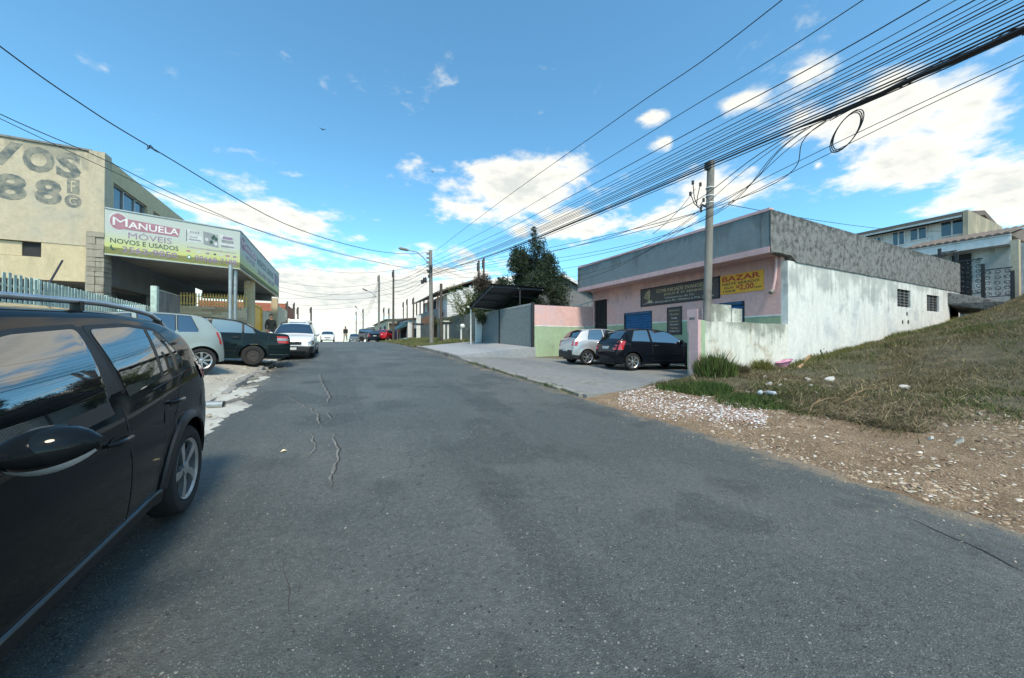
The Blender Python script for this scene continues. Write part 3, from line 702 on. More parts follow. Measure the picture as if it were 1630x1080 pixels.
# timetable board
y_far, y_near = at(1062, 510, X=XS).y, at(1085, 510, X=XS).y; zb, zt = at(1073, 533, X=XS).z, at(1073, 489, X=XS).z
tb = thing('notice_board', 'small upright dark notice board with white lines beside the blue shutter', 'sign', (XS, y_near, zb))
MB().box(XS, XS + .04, y_near, y_far, zb, zt).build('board', M['sign_brown'], tb)
fm = MB()
for aa in ((y_near, y_near + .04, zb, zt), (y_far - .04, y_far, zb, zt), (y_near, y_far, zb, zb + .04), (y_near, y_far, zt - .04, zt)): fm.box(XS - .012, XS + .01, *aa)
fm.build('frame', M['sign_frame'], tb)
fr = ((XS, y_far, zb), (0, -1, 0), (0, 0, 1), (-1, 0, 0)); Wd, Hd = y_far - y_near, zt - zb
for s_, a0, a1, v, mt in [('PROGRAMAÇÃO', .15, .85, .84, 'ink_gold'), ('Terça-feira', .2, .8, .70, 'ink_gold'), ('Família', .3, .7, .57, 'ink_pale'), ('Quinta-feira', .2, .8, .44, 'ink_gold'), ('Libertação', .2, .8, .33, 'ink_pale'), ('Domingo', .25, .75, .20, 'ink_gold'), ('Celebração', .15, .85, .09, 'ink_pale')]:
    text(s_, a0 * Wd, a1 * Wd, v * Hd, (v + .065) * Hd, fr, M[mt], tb, thick=.01)

# low boundary wall between lot and driveway, with end pier
lw = thing('boundary_wall', 'low stained white wall running from the pavement to the pink hall', 'wall', (8.7, BY0, .5))
x_pier = at(1110, 560, Y=BY0).x; z_low = at(1125, 513, Y=BY0).z; z_low2 = at(1246, 527, Y=BY0).z
m = MB()
for i in range(14):
    xa = x_pier + .3 + (BX0 - .2 - x_pier - .3) * i / 14; xb = x_pier + .3 + (BX0 - .2 - x_pier - .3) * (i + 1) / 14
    za = 2.12 + .03 * mnoise.noise((xa * 2, 0, 0)); zb_ = 2.12 + .03 * mnoise.noise((xb * 2, 0, 0))
    m.hexa([(xa, BY0, -.2), (xb, BY0, -.2), (xb, BY0 + .17, -.2), (xa, BY0 + .17, -.2), (xa, BY0, za), (xb, BY0, zb_), (xb, BY0 + .17, zb_), (xa, BY0 + .17, za)])
m.build('low_part', M['low_wall'], lw)
MB().box(x_pier, x_pier + .12, BY0 - .02, BY0 + .26, -.2, 2.15).build('end_pier', M['pink_band'], lw); MB().box(x_pier + .122, x_pier + .3, BY0 - .015, BY0 + .25, -.2, 2.14).build('end_pier', M['green_band'], lw)
# taller stretch behind, by the meter pier
a = at(1128, 484, Y=BY0 + .75); b = at(1177, 490, Y=BY0 + .75)
MB().box(a.x, a.x + 1.0, BY0 + .68, BY0 + .82, 0, a.z - .0).build('high_part', M['low_wall'], lw)
MB().box(a.x + 1.01, b.x, BY0 + .66, BY0 + .80, 0, a.z - .1).build('high_part', M['low_wall'], lw)
mp = thing('meter_pier', 'narrow pink pier with green foot at the base of the concrete pole', 'pier', (9.3, 7.2, .5))
p0 = at(1108, 492, Y=7.15); p1 = at(1128, 492, Y=7.15)
MB().box(p0.x, p1.x, 7.1, 7.45, 0, dado - .6).build('foot', M['green_band'], mp); MB().box(p0.x, p1.x, 7.1, 7.45, dado - .598, p0.z).build('shaft', M['pink'], mp)
MB().box(p0.x - .02, p0.x, 7.18, 7.36, 1.5, p0.z - .25).build('meter_box', M['grey_wall'], mp)

# ================================================================ RIGHT: next plot (pink/green wall, gate, lean-to, tree, house)
pw = thing('party_wall', 'pink wall with green lower half between hall and barred gate', 'wall', (9.2, 16.05, .7))
zt = at(900, 488, Y=16.05).z; zg = at(900, 520, Y=16.05).z
MB().box(9.25, BX0 + .3, 16.06, 16.24, 0, zg).build('lower_half', M['green_band'], pw); MB().box(9.25, BX0 + .3, 16.06, 16.24, zg + .002, zt).build('upper_half', M['pink'], pw)
MB().box(9.25, BX0 - .25, 16.052, 16.07, zg - .03, zg + .03).build('line', M['white_metal'], pw)
cr = MB()
for k in range(60):
    x = 9.3 + k * .062; cr.prism([(x, zt), (x + .03, zt), (x + .02, zt + .06 * random.uniform(.4, 1.2))], .02, 'y', 16.12)
cr.build('glass_shards', M['win_glass'], pw)
gt = thing('barred_gate', 'tall grey sheet gate of narrow vertical bars beside the pink wall', 'gate', (9.2, 16.1, .8))
gz = zt + .02
MB().bar((9.2, 16.1, gz), (9.2, 24.6, gz + .05), .06).build('top_rail', M['gate_grey'], gt); MB().bar((9.2, 16.1, 1.2), (9.2, 24.6, 1.6), .06).build('bottom_rail', M['gate_grey'], gt)
MB().bar((9.2, 16.1, 2.2), (9.2, 24.6, 2.4), .05).build('middle_rail', M['gate_grey'], gt)
MB().box(9.24, 9.26, 16.1, 24.6, .8, gz - .1).build('sheet', M['gate_sheet'], gt)
for k in range(66):
    y = 16.2 + k * .128; MB().bar((9.17, y, zr(y) + .5), (9.17, y, gz + .08), .035, mi=0).build('bar', M['gate_grey'], gt)
for y in (16.15, 20.3, 24.55): MB().box(9.12, 9.28, y - .06, y + .06, .6, gz + .1).build('post', M['dark_metal'], gt)
wp = thing('gate_pillar', 'white rounded gate panel under the dark lean-to roof', 'gate', (8.6, 23.2, 1.4))
p0 = at(757, 547, Y=23.2); p1 = at(769, 505, Y=23.2); zw0 = p0.z - .3
arc = [(p0.x, zw0), (p1.x, zw0), (p1.x, p1.z - .15)] + [(p0.x + (p1.x - p0.x) * (.5 + .5 * math.cos(a_)), p1.z - .15 + .2 * math.sin(a_)) for a_ in np.linspace(.3, PI - .3, 7)] + [(p0.x, p1.z - .15)]
MB().prism(arc, .14, 'y', 23.15).build('panel', M['white_house'], wp)
MB().box(p1.x + .12, p1.x + .2, 23.1, 23.2, 1.1, p1.z - .5).build('post', M['white_metal'], wp)

lt = thing('lean_to_roof', 'dark corrugated lean-to roof on white post in front of the big tree', 'canopy', (7.7, 22, 1.2))
e0, e1 = at(746, 488, Y=22.0), at(836, 498, Y=22.0); r0, r1 = at(781, 452, Y=18.4), at(866, 458, Y=18.4)
rows = []
for i in range(61):
    u = i / 60; zc = .022 * (1 if i % 2 else -1); A = e0.lerp(e1, u); B = r0.lerp(r1, u); rows.append([(A.x, A.y, A.z + zc), (B.x, B.y, B.z + zc)])
m = MB(); m.grid(rows); m.grid([[(p[0], p[1], p[2] + .012) for p in r] for r in rows]); m.build('sheet', M['roof_dark'], lt)
for v in (.05, .35, .65, .95):
    A = e0.lerp(r0, v); B = e1.lerp(r1, v); MB().bar(A - Vector((0, 0, .07)), B - Vector((0, 0, .07)), .06, .09).build('purlin', M['dark_metal'], lt)
for u in (.03, .5, .97):
    A = e0.lerp(e1, u); B = r0.lerp(r1, u); MB().bar(A - Vector((0, 0, .15)), B - Vector((0, 0, .15)), .07, .09).build('rafter', M['dark_metal'], lt)
MB().bar(e0 + Vector((-.1, -.02, -.03)), e1 + Vector((0, -.02, -.03)), .1, .1).build('gutter', M['white_metal'], lt)
MB().tube([(e0.x + .15, 22.0, 1.0), (e0.x + .15, 22.0, e0.z - .1)], .05, 10).build('post', M['white_metal'], lt, smooth=50)
MB().tube([(r0.x + 1.9, 18.5, .9), (r0.x + 1.9, 18.5, r0.z - .2)], .045, 10).build('post', M['dark_metal'], lt, smooth=50)
gh = thing('grey_house', 'dark grey gabled house with white roof edge behind the tall tree', 'house', (16, 25, 1))
pk = at(893, 437, Y=25.0); pe = at(962, 475, Y=25.0); lx = 2 * pk.x - pe.x - 1
m = MB(); m.prism([(lx, 0.5), (pe.x, .5), (pe.x, pe.z - .2), (pk.x, pk.z - .2), (lx, pe.z - .4)], 8, 'y', 25.0); m.build('wall', M['dark_wall'], gh)
rf = MB(); rf.hexa([(pk.x, 24.7, pk.z - .18), (pe.x + .4, 24.7, pe.z - .4), (pe.x + .4, 33.3, pe.z - .4), (pk.x, 33.3, pk.z - .18), (pk.x, 24.7, pk.z), (pe.x + .4, 24.7, pe.z - .2), (pe.x + .4, 33.3, pe.z - .2), (pk.x, 33.3, pk.z)])
rf.hexa([(lx - .4, 24.7, pe.z - .6), (pk.x, 24.7, pk.z - .18), (pk.x, 33.3, pk.z - .18), (lx - .4, 33.3, pe.z - .6), (lx - .4, 24.7, pe.z - .4), (pk.x, 24.7, pk.z), (pk.x, 33.3, pk.z), (lx - .4, 33.3, pe.z - .4)])
rf.build('roof', M['roof_tile'], gh)
MB().bar((pk.x, 24.66, pk.z - .1), (pe.x + .4, 24.66, pe.z - .3), .06, .26).build('bargeboard', M['white_house'], gh)
rl = thing('stair_railing', 'white metal stair railing above the pink and green wall', 'railing', (12, 17, 2.4))
a, b = at(905, 492, Y=17.0), at(945, 479, Y=17.0)
MB().tube([a, b], .035, 6).build('top_rail', M['white_metal'], rl); MB().tube([a - Vector((0, 0, .35)), b - Vector((0, 0, .35))], .03, 6).build('lower_rail', M['white_metal'], rl)
for k in range(5): q = a.lerp(b, k / 4); MB().tube([q - Vector((0, 0, .8)), q], .025, 6).build('baluster', M['white_metal'], rl)

# concrete wall beyond, verge posts and meter stands
cw = thing('garden_wall', 'old grey garden wall overgrown on top beside the white meter stand', 'wall', (9.3, 25, 1.5))
zt0 = at(749, 499, X=9.3).z
for k in range(9):
    ya = 25.0 + k * 1.22; MB().box(9.25, 9.43, ya, ya + 1.205, 1, zt0 + .06 * mnoise.noise((k * 1.3, 0, 0)) + .02 * k).build('panel', M['old_wall'], cw)
hs = thing('balcony_house', 'white boarded two-storey house with dark porch roof and grey balcony', 'house', (9.6, 36.1, 1.5))
cz1 = at(700, 459, X=9.6).z; rzp = at(748, 446, Y=36.1)
m = MB(); m.box(10.4, 18, 36.1, 48, 1.0, cz1 - .5); m.build('core', M['white_house'], hs)
nb = 18
for k in range(nb):     # boards of the gable end, lapped
    za = 3.6 + k * (cz1 + 1.3 - 3.6) / nb; zb_ = za + (cz1 + 1.3 - 3.6) / nb - .006; xr = 18 if za < cz1 - .6 else 18 - (za - cz1 + .6) * 2.2; xl = 10.3 if za < cz1 - .7 else 10.3 + (za - cz1 + .7) * 2.6
    if xr > xl + .3: MB().hexa([(xl, 36.03, za), (xr, 36.03, za), (xr, 36.08, za), (xl, 36.08, za), (xl, 36.06, zb_), (xr, 36.06, zb_), (xr, 36.08, zb_), (xl, 36.08, zb_)]).build('board', M['white_house'], hs)
rf = MB(); rf.prism([(9.2, cz1 - .55), (9.2, cz1 - .40), (13.8, rzp.z + .3), (18.6, cz1 - .3), (18.6, cz1 - .45), (13.8, rzp.z + .12)], 12.6, 'y', 35.7); rf.build('roof', M['roof_tile'], hs)
MB().box(9.6, 10.4, 36.3, 48, 3.9, 4.15).build('balcony_floor', M['grey_wall'], hs)
MB().box(9.5, 9.6, 36.3, 48, 4.0, 5.1).build('balcony_parapet', M['grey_wall'], hs)
for y in np.linspace(37, 48, 6): MB().box(9.5, 9.64, y - .08, y + .08, 5.1, cz1 - .45).build('porch_post', M['brick_orange'], hs)
MB().box(10.36, 10.4, 38, 39.2, 4.4, 6.4).build('window', M['win_glass'], hs); MB().box(10.36, 10.4, 41, 42.5, 4.4, 6.4).build('door', M['dark_in'], hs)
MB().box(9.7, 10.4, 36.2, 48, 1, 3.9).build('ground_floor', M['old_wall'], hs)
ob_ = thing('brick_panel_wall', 'orange brick wall stretch under the balcony house', 'wall', (9.2, 37, 1.5))
a = at(673, 517, X=9.2); b = at(690, 501, X=9.2)
bricks = []
for r in range(9):
    for c in range(13):
        y = b.y + (a.y - b.y) * (c + (.5 if r % 2 else 0)) / 13; z = a.z + (b.z - a.z) * r / 9
        MB().box(9.1, 9.2, y, y + (a.y - b.y) / 13 - .02, z, z + (b.z - a.z) / 9 - .02).build('brick', M['brick_orange'], ob_)
MB().box(9.12, 9.25, b.y, a.y + .3, 1, b.z - .02).build('base', M['old_wall'], ob_)
# ================================================================ RIGHT, FAR: houses on the hill behind the hall
uh = thing('upper_house', 'pale two-storey house with long eave showing above the hall roof', 'house', (38, 7.7, 3))
UX = 38.0; c0 = at(1547, 335, X=UX); c1 = at(1360, 378, X=UX)
MB().box(UX + .3, UX + 9, c0.y + .2, c1.y + 4, 2, c0.z - .35).build('wall', M['white_house'], uh)
MB().prism([(UX - .5, c0.z - .38), (UX - .5, c0.z - .05), (UX + 4.5, c0.z + .85), (UX + 9.5, c0.z - .05), (UX + 9.5, c0.z - .38), (UX + 4.5, c0.z + .5)], c1.y + 5 - c0.y, 'y', c0.y + .25).build('roof', M['roof_tile'], uh)
MB().prism([(UX - .5, c0.z - .02), (UX - .5, c0.z - 3.2), (UX + 9.5, c0.z - 3.2), (UX + 9.5, c0.z - 2.0), (UX + 7.4, c0.z + .0), (UX + 4.4, c0.z + .02)], .22, 'y', c0.y).build('gable_wall', M['beige'], uh)
MB().box(UX - .56, UX - .5, c0.y + .25, c1.y + 4, c0.z - .42, c0.z - .3).build('gutter', M['galv'], uh)
for (pa, pb, za, zb) in [(1391, 1404, 379, 385), (1424, 1441, 370, 390), (1452, 1476, 364, 381), (1501, 1535, 352, 374)]:
    ya, yb = at(pa, 400, X=UX + .3).y, at(pb, 400, X=UX + .3).y; z1, z0 = at((pa + pb) / 2, za, X=UX + .3).z, at((pa + pb) / 2, zb, X=UX + .3).z
    f = MB(); y0, y1 = min(ya, yb), max(ya, yb); f.box(UX + .22, UX + .3, y0 - .08, y1 + .08, z0 - .08, z1 + .08); wf = f.build('window', M['white_house'], uh)
    mid = (y0 + y1) / 2
    for (q0, q1) in ((y0, mid - .04), (mid + .04, y1)): MB().box(UX + .2, UX + .24, q0, q1, z0, z1).build('pane', M['win_glass'], wf)
lh = thing('lower_house', 'white single-storey house with tiled eave beside the ornate iron fence', 'house', (32, 5.2, 2.6))
LX = 32.0; d0 = at(1612, 368, X=LX); d1 = at(1435, 396, X=LX)
MB().box(LX + .9, LX + 6.0, d0.y - 3.5, d1.y + 2, 1.5, d0.z - .55).build('wall', M['white_wall'], lh)
MB().box(LX + .01, LX + .9, d0.y + .1, d1.y, d0.z - .62, d0.z - .5).build('soffit', M['white_house'], lh)
MB().box(LX - .06, LX, d0.y, d1.y, d0.z - .65, d0.z - .12).build('fascia_board', M['white_house'], lh)
n = int((d1.y - d0.y) / .28)
for k in range(n):
    y = d0.y + k * (d1.y - d0.y) / n; a = []
    for i in range(5): th = PI * i / 4; a.append((y + .13 - .13 * math.cos(th), d0.z - .1 + .10 * math.sin(th)))
    s = MB(); s.add([(LX - .14, p, q) for p, q in a] + [(LX + 3.5, p, q + .9) for p, q in a], [(i, i + 1, 6 + i, 5 + i) for i in range(4)] + [(0, 1, 2, 3, 4)]); s.build('tile', M['roof_tile'], lh)
MB().prism([(LX - .1, d0.z - .2), (LX + 3.5, d0.z + .70), (LX + 6.4, d0.z - .2)], d1.y - d0.y, 'y', d0.y).build('roof', M['roof_tile'], lh)
MB().box(LX + .86, LX + .9, *sorted((at(1548, 420, X=LX + .9).y, at(1517, 420, X=LX + .9).y)), 3.2, at(1548, 403, X=LX + .9).z).build('door', M['dark_in'], lh)
MB().box(LX + .84, LX + .89, *sorted((at(1486, 420, X=LX + .9).y, at(1465, 420, X=LX + .9).y)), 3.2, at(1480, 400, X=LX + .9).z).build('window', M['win_glass'], lh)
MB().box(LX - .2, LX + .2, d0.y - .25, d0.y + .0, 1.8, d0.z - .5).build('corner_post', M['beige'], lh)
# ornate iron fence on a ledge behind the side wall
of = thing('ornate_fence', 'black ornate scrollwork iron fence on the concrete ledge behind the hall', 'fence', (29.5, 6.2, 3))
def iron_panel(A, B, zlo, zhi, seed):
    A = Vector(A); B = Vector(B); L = (B - A).length; d = (B - A) / L; rr = random.Random(seed)
    fr_ = MB(); up = Vector((0, 0, 1))
    def pt(u, v): return A + d * u + up * v
    fr_.bar(pt(0, zlo), pt(L, zlo), .04); fr_.bar(pt(0, zhi), pt(L, zhi), .05)
    fr_.build('rail', M['dark_metal'], of)
    sc2 = MB(); st = .24; nu = int(L / st); nv = max(2, int((zhi - zlo) / st))
    for i in range(nu):
        for j in range(nv):
            cu, cv = (i + .5) * L / nu, zlo + (j + .5) * (zhi - zlo) / nv; r = st * .46
            ph = rr.random() * 6
            pts = [pt(cu + r * (1 - .05 * k) * math.cos(ph + k * .7), cv + r * (1 - .05 * k) * math.sin(ph + k * .7)) for k in range(13)]
            sc2.tube(pts, .014, 4, cap=False)
    sc2.build('scrollwork', M['dark_metal'], of)
OX = 30.0; yA, yB, yC, yD = at(1524, 430, X=OX).y, at(1566, 430, X=OX).y, at(1613, 430, X=OX).y, at(1497, 430, X=OX).y
iron_panel((OX, yA, 0), (OX, yB, 0), at(1545, 468, X=OX).z, at(1545, 414, X=OX).z, 1)
iron_panel((OX, yB, 0), (OX, yC, 0), at(1590, 472, X=OX).z, at(1590, 428, X=OX).z, 2)
iron_panel((OX, yD, 0), (OX, yA, 0), at(1510, 430, X=OX).z, at(1510, 401, X=OX).z, 3)
for yy, px, py in ((yA, 1524, 404), (yB, 1566, 420), (yC, 1613, 431), (yD, 1497, 396)): MB().box(OX - .06, OX + .06, yy - .06, yy + .06, 2.6, at(px, py, X=OX).z).build('post', M['dark_metal'], of)
lg = thing('concrete_ledge', 'broken concrete ledge jutting from the hillside beside the hall', 'ledge', (29.5, 5.6, 2.4))
a = at(1524, 466, Y=6.0); b = at(1590, 492, Y=4.9)
MB().hexa([(a.x, 6.25, a.z - .55), (b.x + .3, 4.6, b.z - .25), (b.x + 1, 7, b.z), (a.x, 7.6, a.z - .4), (a.x, 6.2, a.z + .05), (b.x, 4.7, b.z + .35), (b.x + 1, 7, b.z + .6), (a.x, 7.6, a.z + .1)]).build('slab', M['mould_wall'], lg, bevel=.05)
MB().box(a.x + .3, a.x + 1.6, 6.3, 6.8, 1.6, a.z - .5).build('support', M['old_wall'], lg)

# ================================================================ FAR END OF THE STREET, RIGHT
def simple_block(name, label, cat, x0, x1, y0, y1, z0, z1, wall, roofm=None, rover=.3, rh=.25, wins=(), face='x'):
    t = thing(name, label, cat, (x0, y0, z0))
    MB().box(x0, x1, y0, y1, z0, z1).build('wall', wall, t)
    if roofm: MB().prism([(x0 - rover, z1 + .002), (x0 - rover, z1 + .15), ((x0 + x1) / 2, z1 + rh + .15), (x1 + rover, z1 + .15), (x1 + rover, z1 + .002)], y1 - y0 + .6, 'y', y0 - .3).build('roof', roofm, t)
    for (f, a, b, c, d_, mt) in wins:
        if f == 'x': o = MB().box(x0 - .06, x0 - .002, a, b, c, d_).build('window', M[mt], t); MB().box(x0 - .08, x0 - .06, a - .06, b + .06, c - .1, c - .02).build('sill', M['concrete'], o)
        else: o = MB().box(a, b, y0 - .06, y0 - .002, c, d_).build('window', M[mt], t); MB().box(a - .06, b + .06, y0 - .1, y0 - .06, c - .1, c - .02).build('sill', M['concrete'], o)
    return t
sh = simple_block('awning_shop', 'small white shop with dark teal awning beyond the balcony house', 'shop', 8.6, 15, 49.0, 56, 1.2, 4.6, M['white_house'], M['roof_tile'], wins=[('y', 9.2, 10.4, 2.0, 3.4, 'win_glass')])
M['teal'] = plain('teal_awning', (.02, .08, .10), .6)
MB().hexa([(7.2, 49.1, 3.2), (8.55, 49.1, 3.7), (8.55, 55.8, 3.7), (7.2, 55.8, 3.2), (7.2, 49.1, 3.3), (8.55, 49.1, 4.3), (8.55, 55.8, 4.3), (7.2, 55.8, 3.3)]).build('awning', M['teal'], sh)
for y in (49.3, 52.4, 55.5): MB().box(7.2, 7.35, y, y + .15, 1.4, 3.2).build('awning_post', M['white_metal'], sh)
MB().box(8.5, 8.59, 50, 54.5, 1.6, 3.3).build('doorway', M['dark_in'], sh)
bg = thing('blue_gate', 'dark blue corrugated gate behind the small red car', 'gate', (7.3, 50, 1.3))
for k in range(14): MB().box(6.9, 6.98 + .03 * (k % 2), 47.0 + k * .42, 47.0 + k * .42 + .41, 1.3, 3.25).build('panel', plain('gate_blue', (.03, .045, .10), .5, .2), bg)
simple_block('beige_row_building', 'beige low building with small dark window beyond the parked cars', 'building', 7.2, 16, 58, 80, .9, 5.0, M['cream'], M['roof_tile'], wins=[('x', 61, 63, 3.4, 4.2, 'dark_in'), ('x', 67, 69, 3.4, 4.2, 'dark_in'), ('y', 8, 9.5, 3.2, 4.2, 'dark_in')])
simple_block('brick_kiosk', 'small orange brick building between the shop and beige building', 'building', 7.6, 12, 56.5, 57.8, 1.2, 4.3, M['brick_orange'], M['roof_tile'])
simple_block('grey_end_building', 'narrow grey building at the far crest behind the jeep', 'building', 6.4, 9, 84, 92, 0, 4.6, M['grey_wall'], M['roof_tile'])
# ================================================================ LEFT: furniture shop
SX, SY = -8.0, 18.9
shop = thing('furniture_shop', 'weathered beige two-storey shop building with painted lettering on its end wall', 'building', (SX, SY, .9))
ztop = at(158, 243, Y=SY).z; z_over = at(153, 450, Y=SY).z; zl1 = at(147, 369, Y=SY).z; zl2 = at(150, 393, Y=SY).z
b0 = at(0, 405, Y=SY); b1 = at(64, 378, Y=SY)
wall_with_holes(SY, .25, -22, SX - .3, z_over, zl2, [(b0.x - 1.0, b1.x, b0.z, b1.z)], M['beige_low'], 'end_wall_lower', shop)
MB().box(-22, SX - .3, SY - .02, SY + .25, zl2 + .002, zl1).build('band', M['beige'], shop)
MB().box(-22, SX - .3, SY, SY + .25, zl1 + .002, ztop).build('end_wall_upper', M['beige'], shop)
MB().box(-22, SX - .25, SY - .05, SY + .28, ztop + .002, ztop + .07).build('coping', M['grey_wall'], shop)
MB().box(-22, SX - .5, SY + .26, 29, z_over + .1, ztop - .3).build('core', M['beige'], shop)
bw = MB().box(b0.x - 1.0, b1.x, SY + .12, SY + .16, b0.z, b1.z).build('boarded_window', M['dark_in'], shop)
MB().box(b0.x + .05, b1.x - 1.15, SY + .08, SY + .119, b0.z + .03, b1.z - .12).build('board', M['timber'], bw); MB().box(b1.x - 1.1, b1.x - .5, SY + .07, SY + .118, b0.z + .02, b1.z - .2).build('board', M['beige_low'], bw)
# corner column, stone faced in its lower half
MB().box(SX - .3, SX + .12, SY - .06, SY + .4, zl1, ztop + .03).build('corner_column', M['beige'], shop)
k = 0; z = .6
while z < zl1 - .05:
    h = random.uniform(.16, .3)
    for (xa, xb) in ((SX - .34, SX - .1), (SX - .09, SX + .14)):
        MB().box(xa, xb, SY - .08 - random.random() * .05, SY + .42, z, min(z + h, zl1) - .015).build('stone', M['stone_col'], shop)
    z += h
# street face with ribbon windows
zs0 = at(168, 338, X=SX).z; zs1 = at(168, 282, X=SX).z
zc0_ = at(381, 428, X=-3.95).z
win_y = [(19.75, 22.6), (23.2, 26.0), (26.5, 28.8)]
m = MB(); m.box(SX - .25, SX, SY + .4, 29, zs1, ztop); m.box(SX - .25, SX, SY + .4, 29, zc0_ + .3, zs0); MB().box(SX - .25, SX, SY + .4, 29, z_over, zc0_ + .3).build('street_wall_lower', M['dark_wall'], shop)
prev = SY + .4
for a, b in win_y + [(29, 29)]:
    if a > prev: m.box(SX - .25, SX, prev, a, zs0, zs1)
    prev = b
m.build('street_wall', M['beige_low'], shop)
for a, b in win_y:
    wf = MB().box(SX - .16, SX - .14, a, b, zs0, zs1).build('window', M['win_glass'], shop)
    f = MB()
    for q in np.linspace(a, b, 4): f.box(SX - .14, SX - .09, q - .025, q + .025, zs0, zs1)
    f.box(SX - .14, SX - .09, a, b, zs0, zs0 + .05); f.box(SX - .14, SX - .09, a, b, zs1 - .05, zs1); f.build('frame', M['galv'], wf)
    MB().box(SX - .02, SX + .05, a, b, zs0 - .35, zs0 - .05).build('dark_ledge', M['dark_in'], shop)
# undercroft: dark back walls, sloping ramp soffit
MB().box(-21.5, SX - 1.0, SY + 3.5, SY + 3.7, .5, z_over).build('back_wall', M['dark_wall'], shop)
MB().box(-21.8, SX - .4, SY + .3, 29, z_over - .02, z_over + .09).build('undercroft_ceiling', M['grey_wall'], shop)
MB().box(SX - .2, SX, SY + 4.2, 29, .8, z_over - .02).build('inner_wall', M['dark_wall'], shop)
MB().hexa([(SX - 6, SY + 1.5, 2.6), (SX + .0, SY + 1.5, 2.0), (SX, SY + 3.4, 2.0), (SX - 6, SY + 3.4, 2.6), (SX - 6, SY + 1.5, 3.1), (SX, SY + 1.5, 2.4), (SX, SY + 3.4, 2.4), (SX - 6, SY + 3.4, 3.1)]).build('ramp', M['grey_wall'], shop)
# painted letters on the end wall
def worn_ink():
    m, t, b = nodes_of('worn_ink'); p = pos(t); n = tex_noise(t, p, 3.5, 8, .7)
    t.links.new(mixc(t, ramp(t, n, .36, .62), (.09, .115, .12), (.27, .26, .21)), b.inputs['Base Color']); b.inputs['Roughness'].default_value = .9; return m
M['worn'] = worn_ink()
fr = ((0, SY - .001, 0), (1, 0, 0), (0, 0, 1), (0, -1, 0))
def wx(px, py): p = at(px, py, Y=SY); return p.x, p.z
x1, z1 = wx(126, 282); x0, z0 = wx(30, 232)
xo, _ = wx(0, 240)
text('NO', x0 - 2.9, x0 - 1.12, z1 - .1, z1 + .85, fr, M['worn'], shop, 'painted_lettering', thick=.05)
text('V', x0 - 1.02, wx(33, 240)[0], wx(15, 263)[1] - .02, wx(15, 225)[1], fr, M['worn'], shop, 'painted_lettering', thick=.05)
text('O', wx(32, 240)[0], wx(84, 240)[0], wx(58, 274)[1], wx(58, 233)[1], fr, M['worn'], shop, 'painted_lettering', thick=.05)
text('S', wx(86, 240)[0], wx(126, 240)[0], wx(105, 283)[1], wx(105, 242)[1], fr, M['worn'], shop, 'painted_lettering', thick=.05)
text('8', wx(-14, 300)[0], wx(40, 300)[0], wx(15, 318)[1], wx(15, 276)[1], fr, M['worn'], shop, 'painted_lettering', thick=.04)
text('8', wx(52, 300)[0], wx(96, 300)[0], wx(74, 325)[1], wx(74, 285)[1], fr, M['worn'], shop, 'painted_lettering', thick=.04)
qx0, qz0 = wx(104, 307); qx1, qz1 = wx(124, 286)
flat('painted_badge', rect(qx0, qx1, qz0, qz1), fr, M['worn'], shop, .003); text('F', qx0 + .1, qx1 - .1, qz0 + .06, qz1 - .06, fr, M['beige'], shop, 'painted_lettering', depth=.006)
cx_, cz_ = wx(114, 320); flat('painted_badge', ellipse(cx_, cz_, .22, .24), fr, M['worn'], shop, .003); text('C', cx_ - .1, cx_ + .1, cz_ - .13, cz_ + .13, fr, M['beige'], shop, 'painted_lettering', depth=.006)

# canopy with sign boards
can = thing('shop_canopy', 'wide flat shop canopy carried on columns over the forecourt', 'canopy', (-4, 20, 1))
K0 = at(166, 405, Y=SY - .02); K1 = at(381, 428, X=-3.95); K2 = at(443, 472, X=-3.85)
zc0, zc1 = K1.z, K1.z + 1.72
KA = Vector((SX + .14, SY - .08, 0)); KB = Vector((K1.x, K1.y, 0)); KC = Vector((K2.x, K2.y + .2, 0)); KD = Vector((SX + .14, K2.y + .2, 0))
m = MB(); m.hexa([(*p.xy, zc0 + .02) for p in (KA, KB, KC, KD)] + [(*p.xy, zc0 + .28) for p in (KA, KB, KC, KD)]); m.build('slab', M['grey_wall'], can)
b_ = MB(); b_.bar((KA.x, KC.y - 1.6, zc0 - .22), (KC.x - .25, KC.y - 1.6, zc0 - .22), .35, .45); b_.build('beam', M['grey_wall'], can)
for (px, yy, w_) in ((397, None, .42), (437, None, .42)):
    p = at(px, 500, X=-4.25); MB().box(-4.25 - w_ / 2, -4.25 + w_ / 2, p.y - w_ / 2, p.y + w_ / 2, .6, zc0 + .02).build('column', M['beige_low'], can)
for px in (366, 374):
    p = at(px, 480, X=-4.15); MB().tube([(-4.15, p.y, .6), (-4.15, p.y, zc0 + .02)], .075, 12).build('steel_post', M['galv'], can, smooth=50)
MB().lathe([(0, 0), (.08, 0), (.11, -.05), (.1, -.13), (0, -.16)], 12, 'z', (KB.x - .35, at(397, 440, X=-4.2).y, zc0 + .0)).build('lamp', M['white_metal'], can, smooth=60)
def sign_print():
    m, t, b = nodes_of('sign_print'); p = pos(t); s = N(t, 'ShaderNodeSeparateXYZ'); t.links.new(p, s.inputs[0])
    g = ramp(t, s.outputs[2], zc0 + .12, zc0 + 1.05); n = tex_noise(t, p, 1.5, 5)
    c = mixc(t, g, (.50, .53, .14), (.43, .48, .45)); c = mixc(t, mth(t, 'MULTIPLY', ramp(t, n, .4, .7), .25), c, (.46, .47, .44))
    t.links.new(c, b.inputs['Base Color']); b.inputs['Roughness'].default_value = .55; return m
M['sign_print'] = sign_print()
M['ink_mauve'] = plain('ink_mauve', (.24, .18, .28), .6); M['ink_maroon'] = plain('ink_maroon', (.34, .17, .21), .6); M['ink_green'] = plain('ink_green', (.03, .08, .06), .6); M['ink_white'] = plain('ink_white', (.66, .66, .66), .6)
